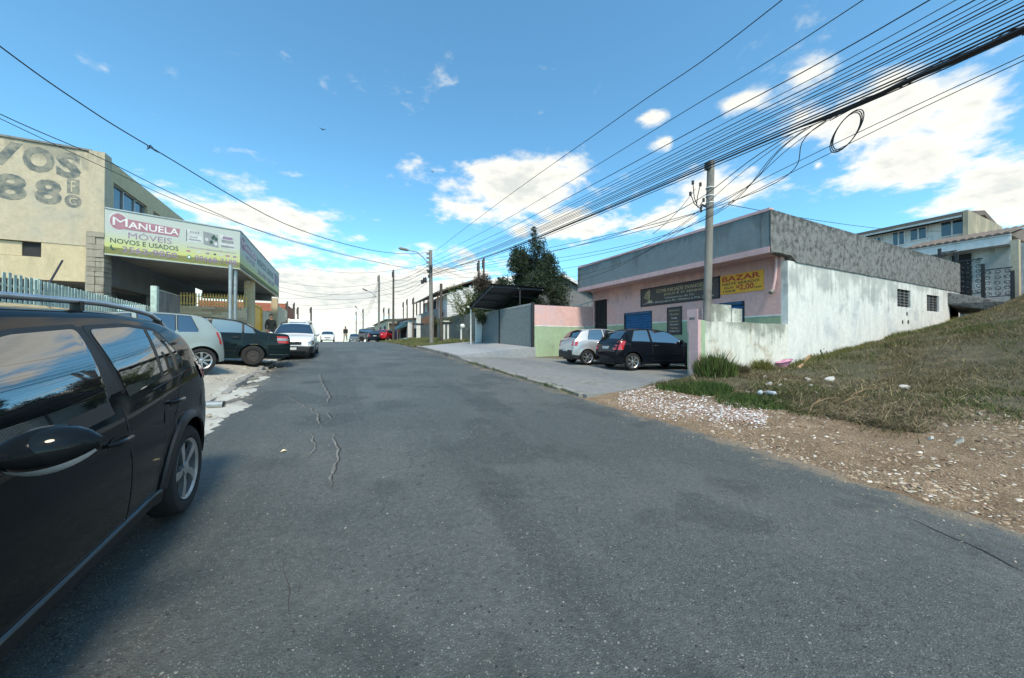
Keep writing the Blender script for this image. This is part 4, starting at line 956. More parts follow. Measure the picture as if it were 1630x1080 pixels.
M['ink_grey'] = plain('ink_grey', (.23, .25, .26), .6); M['ink_light'] = plain('ink_light', (.50, .52, .52), .6)
def sign_board(A, B, parent_label, name):
    d = (B - A); L = d.length; d.normalize(); n_out = Vector((d.y, -d.x, 0))
    sg = thing(name, parent_label, 'sign', (A.x, A.y, zc0))
    m = MB(); i0, i1 = A - n_out * .12, B - n_out * .12
    m.hexa([(A.x, A.y, zc0), (B.x, B.y, zc0), (i1.x, i1.y, zc0), (i0.x, i0.y, zc0), (A.x, A.y, zc1), (B.x, B.y, zc1), (i1.x, i1.y, zc1), (i0.x, i0.y, zc1)]); m.build('board', M['sign_print'], sg)
    # thin metal edge trim
    e = MB()
    for z in (zc0 - .02, zc1 + .02): e.bar((A.x, A.y, z) + n_out * .0 if False else Vector((A.x, A.y, z)) + n_out * .01, Vector((B.x, B.y, z)) + n_out * .01, .04)
    e.build('trim', M['galv'], sg)
    return sg, ((A.x, A.y, zc0), d, (0, 0, 1), n_out), L
sgn, fr, L = sign_board(KA, KB, 'grey to lime furniture sign facing up the street with two phone numbers', 'shop_sign')
H = zc1 - zc0
flat('logo_disc', ellipse(.085 * L, .75 * H, .062 * L, .21 * H), fr, M['ink_light'], sgn, .004); flat('logo_disc', ellipse(.087 * L, .75 * H, .055 * L, .18 * H), fr, M['ink_maroon'], sgn, .008)
flat('logo_bar', [(.10 * L, .60 * H), (.50 * L, .60 * H), (.51 * L, .80 * H), (.13 * L, .84 * H)], fr, M['ink_maroon'], sgn, .006)
text('M', .05 * L, .145 * L, .66 * H, .84 * H, fr, M['ink_white'], sgn, depth=.012); text('ANUELA', .15 * L, .50 * L, .64 * H, .79 * H, fr, M['ink_white'], sgn, thick=.015, depth=.012)
text('MÓVEIS', .15 * L, .45 * L, .405 * H, .58 * H, fr, M['ink_mauve'], sgn)
text('NOVOS E USADOS', .035 * L, .50 * L, .26 * H, .37 * H, fr, M['ink_green'], sgn, thick=.012)
text('3562-9050', .11 * L, .49 * L, .08 * H, .215 * H, fr, M['ink_mauve'], sgn, thick=.014)
flat('phone_icon', [(.035 * L, .2 * H), (.045 * L, .21 * H), (.048 * L, .16 * H), (.06 * L, .12 * H), (.068 * L, .13 * H), (.066 * L, .1 * H), (.05 * L, .095 * H), (.037 * L, .14 * H)], fr, M['ink_green'], sgn)
text('www.manuelamoveis.com.br', .56 * L, .965 * L, .375 * H, .42 * H, fr, M['ink_mauve'], sgn, thick=.01)
flat('phone_icon', ellipse(.58 * L, .15 * H, .016 * L, .05 * H), fr, plain('ink_teal', (.06, .24, .16), .6), sgn); flat('phone_icon', ellipse(.58 * L, .15 * H, .009 * L, .028 * H), fr, M['ink_white'], sgn, .007)
text('99668-7188', .625 * L, .97 * L, .08 * H, .215 * H, fr, M['ink_mauve'], sgn, thick=.014)
for i, (a, b, mt) in enumerate([(.56, .59, 'ink_maroon'), (.64, .67, 'ink_light'), (.71, .74, 'ink_mauve'), (.775, .795, 'ink_green'), (.82, .85, 'ink_light'), (.875, .91, 'ink_maroon'), (.94, .97, 'ink_mauve')]):
    flat('card_mark', rect(a * L, b * L, .275 * H, .315 * H), fr, M[mt], sgn)
# three pictures of furniture on the print
for i, (a, b) in enumerate([(.555, .685), (.695, .815), (.83, .955)]):
    flat('picture', [(a * L, .51 * H), (b * L, .475 * H if i else .53 * H), ((b - .008) * L, .80 * H), ((a - .006) * L, .84 * H)], fr, M['ink_light'] if i != 1 else M['ink_grey'], sgn, .003)
    rr = random.Random(i + 4)
    if i == 0:
        for q in range(4): flat('picture_detail', rect((a + .03 + q * .02) * L, (a + .042 + q * .02) * L, .75 * H, .80 * H), fr, M['ink_grey'], sgn, .006)
        flat('picture_detail', rect((a + .02) * L, (b - .015) * L, .57 * H, .60 * H), fr, M['ink_grey'], sgn, .006); flat('picture_detail', rect((a + .03) * L, (b - .045) * L, .64 * H, .66 * H), fr, M['ink_grey'], sgn, .006)
        flat('picture_detail', rect((a + .002) * L, (a + .008) * L, .53 * H, .82 * H), fr, M['ink_green'], sgn, .006)
    elif i == 1:
        for q in range(7): flat('picture_detail', ellipse((a + .02 + .085 * rr.random()) * L, (.54 + .22 * rr.random()) * H, .014 * L, .045 * H, 12), fr, M['ink_light'] if q % 2 else M['ink_green'], sgn, .005 + q * .0006)
    else:
        flat('picture_detail', rect((a + .01) * L, (b - .012) * L, .62 * H, .70 * H), fr, M['ink_grey'], sgn, .006); flat('picture_detail', rect((a + .005) * L, (b - .006) * L, .51 * H, .56 * H), fr, M['ink_grey'], sgn, .006)
        flat('picture_detail', rect((a + .02) * L, (b - .02) * L, .72 * H, .79 * H), fr, M['ink_mauve'], sgn, .006)
sgn, fr, L = sign_board(KB, KC, 'long grey to lime furniture sign facing across the street', 'shop_sign')
flat('logo_disc', ellipse(.05 * L, .74 * H, .045 * L, .2 * H), fr, M['ink_light'], sgn, .004); flat('logo_disc', ellipse(.052 * L, .74 * H, .04 * L, .17 * H), fr, M['ink_maroon'], sgn, .008)
flat('logo_bar', [(.07 * L, .6 * H), (.30 * L, .6 * H), (.305 * L, .78 * H), (.09 * L, .83 * H)], fr, M['ink_maroon'], sgn, .006)
text('M', .025 * L, .085 * L, .66 * H, .83 * H, fr, M['ink_white'], sgn, depth=.012); text('ANUELA', .09 * L, .30 * L, .63 * H, .78 * H, fr, M['ink_white'], sgn, thick=.015, depth=.012)
text('MÓVEIS', .10 * L, .27 * L, .38 * H, .56 * H, fr, M['ink_mauve'], sgn)
text('NOVOS E USADOS', .33 * L, .78 * L, .55 * H, .78 * H, fr, M['ink_green'], sgn, thick=.012)
text('3562-9050', .34 * L, .56 * L, .26 * H, .42 * H, fr, M['ink_mauve'], sgn, thick=.014); text('99668-7188', .59 * L, .80 * L, .26 * H, .42 * H, fr, M['ink_mauve'], sgn, thick=.014)
for i in range(3): flat('picture', rect((.825 + i * .055) * L, (.872 + i * .055) * L, .42 * H, .86 * H), fr, M['ink_grey'] if i % 2 else M['ink_mauve'], sgn, .004)

# stone-faced terrace wall with yellow picket fence
tw = thing('stone_wall', 'cream split-stone terrace wall under the yellow picket fence', 'wall', (-7, 23.2, 1))
xa, xb = at(284, 500, Y=23.2).x, at(393, 500, Y=23.2).x; zt = at(340, 488, Y=23.2).z
MB().box(xa, xb, 23.22, 23.5, .6, zt - .02).build('backing', M['apron'], tw)
M['split'] = [weathered('split_stone_%d' % i, c, (.25, .19, .13), .4, .1, bs=.6, scale=2.0) for i, c in enumerate([(.60, .48, .33), (.52, .41, .27), (.66, .55, .40), (.46, .34, .22)])]
z = .95; r = 0
while z < zt - .02:
    h = .135; x = xa + (0 if r % 2 else -.25)
    while x < xb:
        Lx = random.uniform(.35, .75); x0_, x1_ = max(x, xa), min(x + Lx, xb)
        if x1_ - x0_ > .06: MB().box(x0_ + .006, x1_ - .006, 23.2 - random.random() * .03, 23.225, z + .005, min(z + h, zt) - .005).build('stone', random.choice(M['split']), tw)
        x += Lx
    z += h; r += 1
yf = thing('picket_fence', 'yellow metal picket fence on top of the stone wall', 'fence', (-7, 23.3, zt))
zp = at(340, 468, Y=23.3).z
for k in range(24):
    x = xa + .06 + (xb - xa - .12) * k / 23; m = MB(); m.bar((x, 23.3, zt), (x, 23.3, zp - .08), .045); m.add([(x - .03, 23.28, zp - .08), (x + .03, 23.28, zp - .08), (x + .03, 23.32, zp - .08), (x - .03, 23.32, zp - .08), (x, 23.3, zp + .03)], [(0, 1, 4), (1, 2, 4), (2, 3, 4), (3, 0, 4), (3, 2, 1, 0)]); m.build('picket', M['fence_yellow'], yf)
for z in (zt + .12, zp - .16): MB().bar((xa, 23.3, z), (xb, 23.3, z), .035).build('rail', M['fence_yellow'], yf)
# yellow sheet gate and cream wall to its side
yg = thing('yellow_gate', 'plain yellow sheet gate between canopy column and cream wall', 'gate', (-4.2, 24, 1))
ya, yb = at(402, 500, X=-4.2).y, at(415, 500, X=-4.2).y; zg = at(408, 487, X=-4.2).z
MB().box(-4.24, -4.18, ya + .1, yb, 1.0, zg).build('leaf', M['yellow'], yg)
fm = MB()
for q in ((ya + .1, ya + .2, 1, zg + .05), (yb - .08, yb, 1, zg + .05)): fm.box(-4.17, -4.13, *q)
fm.box(-4.17, -4.13, ya + .1, yb, zg - .06, zg + .04); fm.build('frame', M['yellow'], yg)
cw2 = thing('cream_wall', 'cream rendered wall beside the yellow gate', 'wall', (-4.2, 26.5, 1))
yc = at(426, 500, X=-4.2).y
MB().box(-4.3, -4.1, yb + .05, yc, .8, zg - .15).build('wall', M['cream'], cw2); MB().box(-4.32, -4.08, yc, yc + .25, .8, zg).build('pier', M['cream'], cw2)
lw2 = thing('long_cream_wall', 'long pale cream wall running on beyond the canopy', 'wall', (-4.2, 31, 1))
yd, ye = at(440, 500, X=-4.3).y, at(455, 500, X=-4.3).y; z_ = at(445, 489, X=-4.3).z
n = 8
for k in range(n): MB().box(-4.4, -4.2, yd + (ye - yd) * k / n, yd + (ye - yd) * (k + 1) / n - .02, .8, z_ - .05 * (k % 2)).build('panel', M['cream'], lw2)
simple_block('red_brick_building', 'red brick building far down the left side behind the cream wall', 'building', -13, -5.2, 48, 58, .6, at(460, 484, Y=48).z, M['brick_red'], None, wins=[('y', -7.4, -6.4, 4.2, 4.9, 'win_glass'), ('x', 50, 52, 4.0, 5.2, 'win_glass'), ('x', 54, 56, 4.0, 5.2, 'win_glass')])
simple_block('low_white_house', 'low white house far off behind the red brick building', 'house', -11, -5.6, 66, 76, .3, 4.2, M['white_house'], M['roof_tile'])
# louvred pale green fence along the forecourt, grey panel
gf = thing('slat_fence', 'pale green vertical slat fence along the forecourt left of the parked cars', 'fence', (-6.6, 10, .6))
y = 8.6; k = 0
zf = lambda y: 3.10 - .02 * (y - 12)
while y < 19.4:
    seg = 0 if y < 13.2 else (1 if y < 16.2 else 2)
    MB().box(-6.62, -6.606, y, y + .085, G_left(-6.6, y), zf(y) + .02 * (k % 2)).build('slat', M['fence_green'], gf)
    y += .155 if seg != 1 else .13; k += 1
for z in (-.25, -1.3): MB().bar((-6.69, 8.6, zf(8.6) + z), (-6.69, 19.4, zf(19.4) + z), .05).build('rail', M['fence_green'], gf)
for y in (8.6, 13.2, 16.2, 19.4): MB().box(-6.74, -6.66, y - .05, y + .05, .4, zf(y) + .05).build('post', M['fence_green'], gf)
rp = thing('leaning_pole', 'thin dark pole leaning above the pale green slat fence', 'pole', (-6.3, 12, 2.2))
a, b = at(68, 468, X=-6.85), at(98, 415, X=-7.2); MB().tube([a - Vector((0, 0, .6)), a, b], .025, 6).build('shaft', M['dark_metal'], rp)
gp = thing('grey_sheet_gate', 'grey metal sheet gate with pale post left of the stone wall', 'gate', (-6.3, 18.4, 1))
ya, yb = at(247, 500, X=-6.3).y, at(285, 500, X=-6.3).y; zt_ = at(247, 458, X=-6.3).z
MB().box(-6.34, -6.28, ya + .1, yb, .9, zt_ - .1).build('sheet', M['grey_wall'], gp); MB().box(-6.4, -6.22, ya - .14, ya + .06, .8, zt_ + .05).build('post', M['fence_green'], gp)
MB().bar((-6.31, ya, zt_ - .06), (-6.31, yb, zt_ - .06), .05).build('rail', M['galv'], gp)


# ================================================================ POLES AND CABLES
def concrete_pole(label, x, y, zb, zt, r0, r1, mat, name='utility_pole', cat='pole', arms=True):
    t = thing(name, label, cat, (x, y, zb), group=None)
    MB().tube([(x, y, zb - .4), (x, y, zt)], [r0, r1], 14).build('shaft', mat, t, smooth=50); return t
def lamp_arm(t, x, y, z, tip):
    tip = Vector(tip); a = Vector((x, y, z)); mid = a.lerp(tip, .6) + Vector((0, 0, .35))
    MB().tube([a, a.lerp(mid, .5) + Vector((0, 0, .12)), mid, tip], .035, 8).build('lamp_arm', M['galv'], t, smooth=50)
    d = (tip - mid).normalized(); MB().tube([tip - d * .1, tip + d * .1, tip + d * .5, tip + d * .65], [.05, .1, .11, .04], 10).build('lamp_head', M['pole'], t, smooth=50)
# service pole by the hall
pb = at(1122, 500, Y=6.85); zt1 = at(1133, 256, Y=6.85).z
sp = thing('service_pole', 'stout concrete service pole in front of the pink hall', 'pole', (pb.x, 6.85, .5))
ptop = at(1133, 256, Y=6.85)
MB().tube([(pb.x, 6.85, .1), (ptop.x, 6.85, zt1)], [.118, .10], 16).build('shaft', M['pole'], sp, smooth=50)
for py in (299, 312, 323):
    p = at(1131, py, Y=6.85); MB().tube([(p.x, 6.85, p.z - .015), (p.x, 6.85, p.z + .015)], .117, 16).build('band', M['white_metal'], sp, smooth=50)
MB().box(ptop.x - .2, ptop.x - .1, 6.78, 6.92, zt1 - .28, zt1 - .06).build('insulator_rack', M['dark_metal'], sp)
p = at(1123, 328, Y=6.8); MB().tube([(p.x + .05, 6.8, p.z), (p.x - .12, 6.8, p.z + .02), (p.x - .17, 6.8, p.z - .05), (p.x - .17, 6.8, p.z - .2)], .03, 8).build('conduit_bend', M['dark_metal'], sp, smooth=50)
for (a, b) in [((1104, 290), (1112, 330)), ((1116, 293), (1110, 325)), ((1100, 308), (1116, 332)), ((1121, 318), (1113, 328))]:
    A, B = at(*a, Y=6.7), at(*b, Y=6.75); MB().tube([A, A.lerp(B, .5) + Vector((-.05, 0, -.08)), B], .012, 5).build('drop_lead', M['cable'], sp); MB().lathe([(0, -.05), (.035, -.05), (.035, .05), (0, .05)], 8, 'z', tuple(A)).build('clamp', M['dark_metal'], sp)
# main pole
m2 = thing('utility_pole', 'tall concrete utility pole with street lamp and tangled cables on the verge', 'pole', (6.5, 27, 1.2))
P2 = Vector((6.45, 27.0, 0)); z2b = 1.2; z2t = 8.55
MB().tube([(6.5, 27, z2b - .4), (6.42, 27, z2t)], [.17, .12], 14).build('shaft', M['pole'], m2, smooth=50)
for k in range(5): MB().box(6.42 - .3, 6.42 - .12, 26.94, 27.06, z2t - .35 - k * .32, z2t - .23 - k * .32).build('insulator', M['pole'], m2)
for x in (6.3, 6.55): MB().lathe([(0, 0), (.05, 0), (.06, .06), (.03, .16), (0, .17)], 8, 'z', (x, 27, z2t - .03)).build('insulator', M['white_metal'], m2)
lamp_arm(m2, 6.4, 26.95, 7.3, at(648, 398, Y=26.6))
for (px, py, r) in ((676, 446, .2), (683, 440, .12), (686, 425, .16), (682, 432, .13), (672, 449, .15)):
    p = at(px, py, Y=26.7); MB().lathe([(0, -r), (r * .7, -r * .9), (r * .8, 0), (r * .6, r * .9), (0, r)], 10, 'z', tuple(p)).build('cable_box', M['dark_metal'], m2, smooth=50)
p2 = at(702, 452, Y=28); concrete_pole('short weathered pole standing just behind the utility pole', p2.x, 28, 1.3, p2.z, .12, .11, M['wood_pole'])
def pole_px(label, px, pt, X, r, mat, zb=1.2, lamp=None, name='utility_pole'):
    p = at(px, pt, X=X) if X is not None else None
    t = concrete_pole(label, p.x, p.y, zb, p.z, r, r * .75, mat, name)
    if lamp: lamp_arm(t, p.x, p.y, at(px, lamp[1] + 18, X=X).z, at(lamp[0], lamp[1], Y=p.y - .2))
    MB().box(p.x - r - .05, p.x - r * .7, p.y - .04, p.y + .04, p.z - .9, p.z - .2).build('insulator_rack', M['dark_metal'], t)
    return p
q3 = pole_px('lamp-carrying concrete pole rising behind the black hatchback at the crest', 603, 438, 5.3, .16, M['pole'], lamp=(584, 463))
q4 = pole_px('tall dark pole rising above the far beige building', 626, 430, 6.2, .14, M['wood_pole'])
pole_px('thin dark pole between garden wall and lean-to roof, the shorter of two', 762, 415, 10.5, .11, M['wood_pole'], 1.5)
pole_px('thin dark pole between garden wall and lean-to roof, the taller of two', 770, 411, 11.5, .11, M['wood_pole'], 1.5)
pole_px('dark pole at the near corner of the teal awning', 658, 474, 9.0, .13, M['wood_pole'])
pole_px('thin pole above the awning shop roof, nearer the balcony house', 648, 476, 9.4, .11, M['wood_pole'])
pole_px('thin pole above the awning shop roof, nearer the beige building', 642, 481, 9.8, .11, M['wood_pole'])
pole_px('slender far pole left of the jeep with drooping cable', 567, 496, 4.6, .15, M['pole'], .3)
pole_px('slender far pole right above the jeep', 578, 492, 5.0, .15, M['pole'], .5, lamp=(568, 491))
pole_px('far pole over the beige building roof, left one of a pair', 611, 490, 7.5, .13, M['wood_pole'])
pole_px('far pole over the beige building roof, right one of a pair', 619, 491, 7.8, .13, M['wood_pole'])
pole_px('thin dark pole beside the end of the cream wall', 457, 480, -4.6, .10, M['wood_pole'])
pole_px('thin dark pole in front of the red brick building', 468, 482, -4.4, .10, M['wood_pole'])
pole_px('small far pole left of the white estate car roof', 474, 489, -4.3, .11, M['wood_pole'])
pole_px('far left pole standing behind the white box van', 495, 489, -3.4, .15, M['wood_pole'], .8)

def cable(pts, r, label, group='overhead cables', n=28, nside=5, mat=None):
    """smooth hanging line through the given points"""
    P = [Vector(p) for p in pts]; Q = []
    if len(P) == 2: Q = P
    else:
        E = [P[0] * 2 - P[1]] + P + [P[-1] * 2 - P[-2]]
        for i in range(1, len(E) - 2):
            for k in range(n // (len(P) - 1) + 1):
                u = k / (n // (len(P) - 1) + 1); a, b, c, d = E[i - 1:i + 3]
                Q.append(.5 * ((2 * b) + (c - a) * u + (2 * a - 5 * b + 4 * c - d) * u * u + (3 * b - a - 3 * c + d) * u ** 3))
        Q.append(P[-1])
    o = MB().tube(Q, r, nside, cap=False).build('overhead_cable', mat or M['cable'], smooth=80); return tag(o, label, 'cable', group)
def hang(a, b, sag, r, label, group='overhead cables', n=30):
    a = Vector(a); b = Vector(b); o = MB().tube([a.lerp(b, k / n) - Vector((0, 0, 4 * sag * (k / n) * (1 - k / n))) for k in range(n + 1)], r, 5, cap=False).build('overhead_cable', M['cable'], smooth=80)
    return tag(o, label, 'cable', group)
# bundle along the right kerb: from the pole behind the camera to the main pole
ORD = ['first', 'second', 'third', 'fourth', 'fifth', 'sixth', 'seventh', 'eighth', 'ninth', 'tenth', 'thin eleventh', 'thin twelfth', 'slack thirteenth', 'slack fourteenth', 'heavy fifteenth', 'lowest sixteenth']
bundle = 'black cable in the bundle strung along the right side to the lamp pole'
specs = [(1372, 0, 412, .011), (1478, 0, 418, .013), (1520, 0, 422, .008), (1550, 0, 424, .012), (1585, 0, 427, .010), (1610, 0, 430, .008), (1630, 8, 432, .014), (1630, 22, 434, .011), (1630, 30, 436, .015), (1630, 44, 438, .022), (1568, 0, 425, .008), (1600, 0, 429, .012), (1630, 2, 431, .010), (1630, 15, 433, .012), (1630, 36, 437, .016), (1630, 52, 440, .012)]
for i, (px, py, pend, r) in enumerate(specs):
    xk = 6.75 + .12 * math.sin(i * 2.1); A = at(px, py, X=xk); B = Vector((6.45 + .05 * (i % 3), 27, at(686, pend, Y=27).z))
    sl = (B.z - A.z) / (B.y - A.y); pts = []
    for yy in (-9, -4, A.y, A.y + 3, A.y + 8, A.y + 14, 27):
        if yy <= A.y: z = A.z + (A.y - yy) * .02 + .006 * (A.y - yy) ** 2 * .5
        else: u = (yy - A.y) / (27 - A.y); z = A.z + (B.z - A.z) * (.35 * u + .65 * u * u)
        x = xk + (B.x - xk) * max(0, (yy - A.y) / (27 - A.y)); pts.append((x, yy, z))
    cable(pts, r * .72, (ORD[i] if i < 10 else ORD[i]) + (' black cable from the top in the bundle along the right side' if i < 10 else ' cable squeezed in among the bundle along the right side'), 'right-hand cable bundle', 40)
lo = 'thin black cable hanging just under the right-hand bundle'
for (a, b, r) in [((1630, 88), (930, 437), .006), ((1630, 96), (900, 452), .006)]:
    A = at(*a, X=7.6); B = at(*b, X=8.6); cable([A + Vector((.3, -4, .3)), A, at(1150 if a[1] < 90 else 1165, 318 if a[1] < 90 else 322, X=8.0), B, at(700, 470, Y=28)], r, ('upper ' if a[1] < 90 else 'lower ') + lo, 'low right-hand cables')
for i, (a, mid, r) in enumerate([((1318, 190), (1060, 352), .007), ((1300, 196), (1010, 370), .007), ((1290, 200), (1000, 390), .006), ((1270, 208), (960, 380), .008), ((1330, 184), (985, 398), .006), ((1265, 215), (940, 420), .006)]):
    A = at(*a, X=6.9); cable([A, at(*mid, X=7.0 + .08 * i), at(690, 430 + 3 * i, Y=27)], r, ORD[i] + ' of six cables fanning out of the thick bundle towards the lamp pole', 'fanned-out cables')
# the wrapped, thick stretch of the bundle and its slack loop
wr = thing('cable_wrap', 'thick lashed stretch of telephone cables at the upper right', 'cable', at(1480, 110, X=6.9))
pts = [at(px, py, X=6.9) for px, py in ((1700, 18), (1630, 46), (1560, 78), (1480, 112), (1400, 150), (1340, 178), (1270, 203))]
MB().tube(pts, [.045, .045, .042, .036, .03, .026, .012], 7).build('lashing', M['cable'], wr, smooth=60)
for k in range(26):
    u = random.random() * 5; i = int(u); p = pts[i].lerp(pts[i + 1], u - i); MB().tube([p, p + Vector((random.uniform(-.05, .05), random.uniform(-.25, .25), random.uniform(-.07, .08))), p + Vector((0, random.uniform(-.4, .4), random.uniform(-.03, .05)))], .006, 4).build('loose_strand', M['cable'], wr)
cl_ = thing('cable_loop', 'slack round loop of spare cable hanging below the bundle', 'cable', at(1350, 210, X=6.95))
c0 = at(1350, 208, X=6.95)
for j, (rw, rh, tl) in enumerate([(.16, .25, .35), (.15, .235, .30), (.17, .26, .42)]):
    MB().tube([c0 + Vector((0, rw * math.cos(t) * 1.0 - rh * tl * math.sin(t), rh * math.sin(t))) for t in np.linspace(.5, 2 * PI + .5, 30)], .007, 5).build('coil', M['cable'], cl_, smooth=80)
# the high single line, and the lines crossing from the left
A = at(1300, -50, X=7.2); cable([A + Vector((.2, -8, .6)), at(1243, 0, X=7.2), at(1000, 176, X=7.1), at(800, 318, X=6.9), Vector((6.8, 27, z2t))], .010, 'single high cable well above the right-hand bundle', 'high cable')
def crossing(pts, r, label):
    # plan line from the left edge to the main pole
    a0 = Vector((-5.6, 10.1)); b0 = Vector((6.42, 27)); out_ = []
    for px, py in pts:
        q = at(px, py, t=1.0); d = Vector((q.x, q.y)); n_ = Vector((-(b0 - a0).y, (b0 - a0).x)); t = a0.dot(n_) / d.dot(n_); out_.append(at(px, py, t=t))
    cable([out_[0] + (out_[0] - out_[1]) * 1.2 + Vector((0, 0, .15))] + out_, r, label, 'cables crossing the street', 40)
crossing([(0, 75), (120, 160), (237, 233), (450, 355), (575, 395), (640, 404), (684, 402)], .014, 'thick cable sweeping over the street from the upper left')
crossing([(0, 182), (160, 252), (300, 320), (450, 380), (600, 418), (684, 432)], .009, 'second lower cable crossing the street past the shop roof')
crossing([(155, 262), (330, 338), (520, 398), (684, 436)], .007, 'thin cable running from the shop roof corner to the lamp pole')
far_l = 'thin far cable strung across the street towards the shop canopy'
for i, (pa, pb_, sag) in enumerate([((443, 415), (686, 418), .9), ((443, 448), (686, 432), .8), ((440, 456), (686, 440), 1.0), ((440, 462), (686, 446), 1.1), ((443, 476), (604, 448), .6), ((443, 484), (604, 470), .6), ((445, 490), (604, 480), .5)]):
    A = at(*pa, X=-4.2); B = at(*pb_, Y=27) if pb_[0] == 686 else at(*pb_, X=5.3); hang(A, B, sag, .010, ORD[i] + ' from the top, ' + far_l, 'far cables to the canopy')
fl = 'far cable running along the right side between the distant poles'
for i in range(6):
    A = Vector((6.4, 27, at(686, 420 + 5 * i, Y=27).z)); B = Vector((q3.x, q3.y, q3.z - .2 - .35 * i)); hang(A, B, .9 + .1 * i, .011, ORD[i] + ' from the top, ' + fl, 'far right cables')
for i in range(4): hang((q3.x, q3.y, q3.z - .3 - .4 * i), (5.0, 85, 8.5 - .5 * i), 1.6, .016, ORD[i] + ' from the top, distant cable beyond the crest', 'distant cables')
for i in range(3): hang((6.45, 27, 7.8 - .3 * i), (q4.x, q4.y, q4.z - .3 - .4 * i), .5, .010, ORD[i] + ' from the top, cable from the lamp pole to the tall dark pole', 'cables to the dark pole')
for i in range(3): hang((6.45, 27, 7.9 - .35 * i), (11, 26 + i, 7.0 - .3 * i), .35, .009, ORD[i] + ' from the top, service cable from the lamp pole towards the trees', 'service cables')
hang(at(1160, 325, Y=6.9), at(1500, 368, X=36), .25, .010, 'thin cable from the service pole over the hall to the far house', 'hall roof cable')
hang(at(1108, 300, Y=6.8), at(1040, 372, X=6.9), .1, .007, 'short drop cable beside the service pole', 'drop cable')
# ================================================================ CARS
def pchip(pts):
    xs = [p[0] for p in pts]; ys = [p[1] for p in pts]; n = len(xs); h = [xs[i + 1] - xs[i] for i in range(n - 1)]; dl = [(ys[i + 1] - ys[i]) / h[i] for i in range(n - 1)]
    d = [0.0] * n; d[0], d[-1] = dl[0], dl[-1]
    for i in range(1, n - 1):
        if dl[i - 1] * dl[i] > 0: w1 = 2 * h[i] + h[i - 1]; w2 = h[i] + 2 * h[i - 1]; d[i] = (w1 + w2) / (w1 / dl[i - 1] + w2 / dl[i])
    def f(x):
        x = min(max(x, xs[0]), xs[-1]); i = 0
        while i < n - 2 and x > xs[i + 1]: i += 1
        t = (x - xs[i]) / h[i]; a = ys[i]; b = ys[i + 1]
        return (2 * t ** 3 - 3 * t * t + 1) * a + (t ** 3 - 2 * t * t + t) * h[i] * d[i] + (-2 * t ** 3 + 3 * t * t) * b + (t ** 3 - t * t) * h[i] * d[i + 1]
    return f
def fillet(p, r=.045):
    q = []
    for i in range(len(p)):
        o, a, b = Vector(p[i - 1]), Vector(p[i]), Vector(p[(i + 1) % len(p)]); u = min(r, (o - a).length * .45); v = min(r, (b - a).length * .45)
        A = a + (o - a).normalized() * u; B = a + (b - a).normalized() * v
        for k in range(5): t = k / 4; w_ = A * (1 - t) ** 2 + a * 2 * t * (1 - t) + B * t * t; q.append((w_.x, w_.y))
    return q
def chaikin(p, n=2):
    for _ in range(n):
        q = []
        for i in range(len(p)):
            a, b = p[i], p[(i + 1) % len(p)]; q += [(a[0] * .8 + b[0] * .2, a[1] * .8 + b[1] * .2), (a[0] * .2 + b[0] * .8, a[1] * .2 + b[1] * .8)]
        p = q
    return p

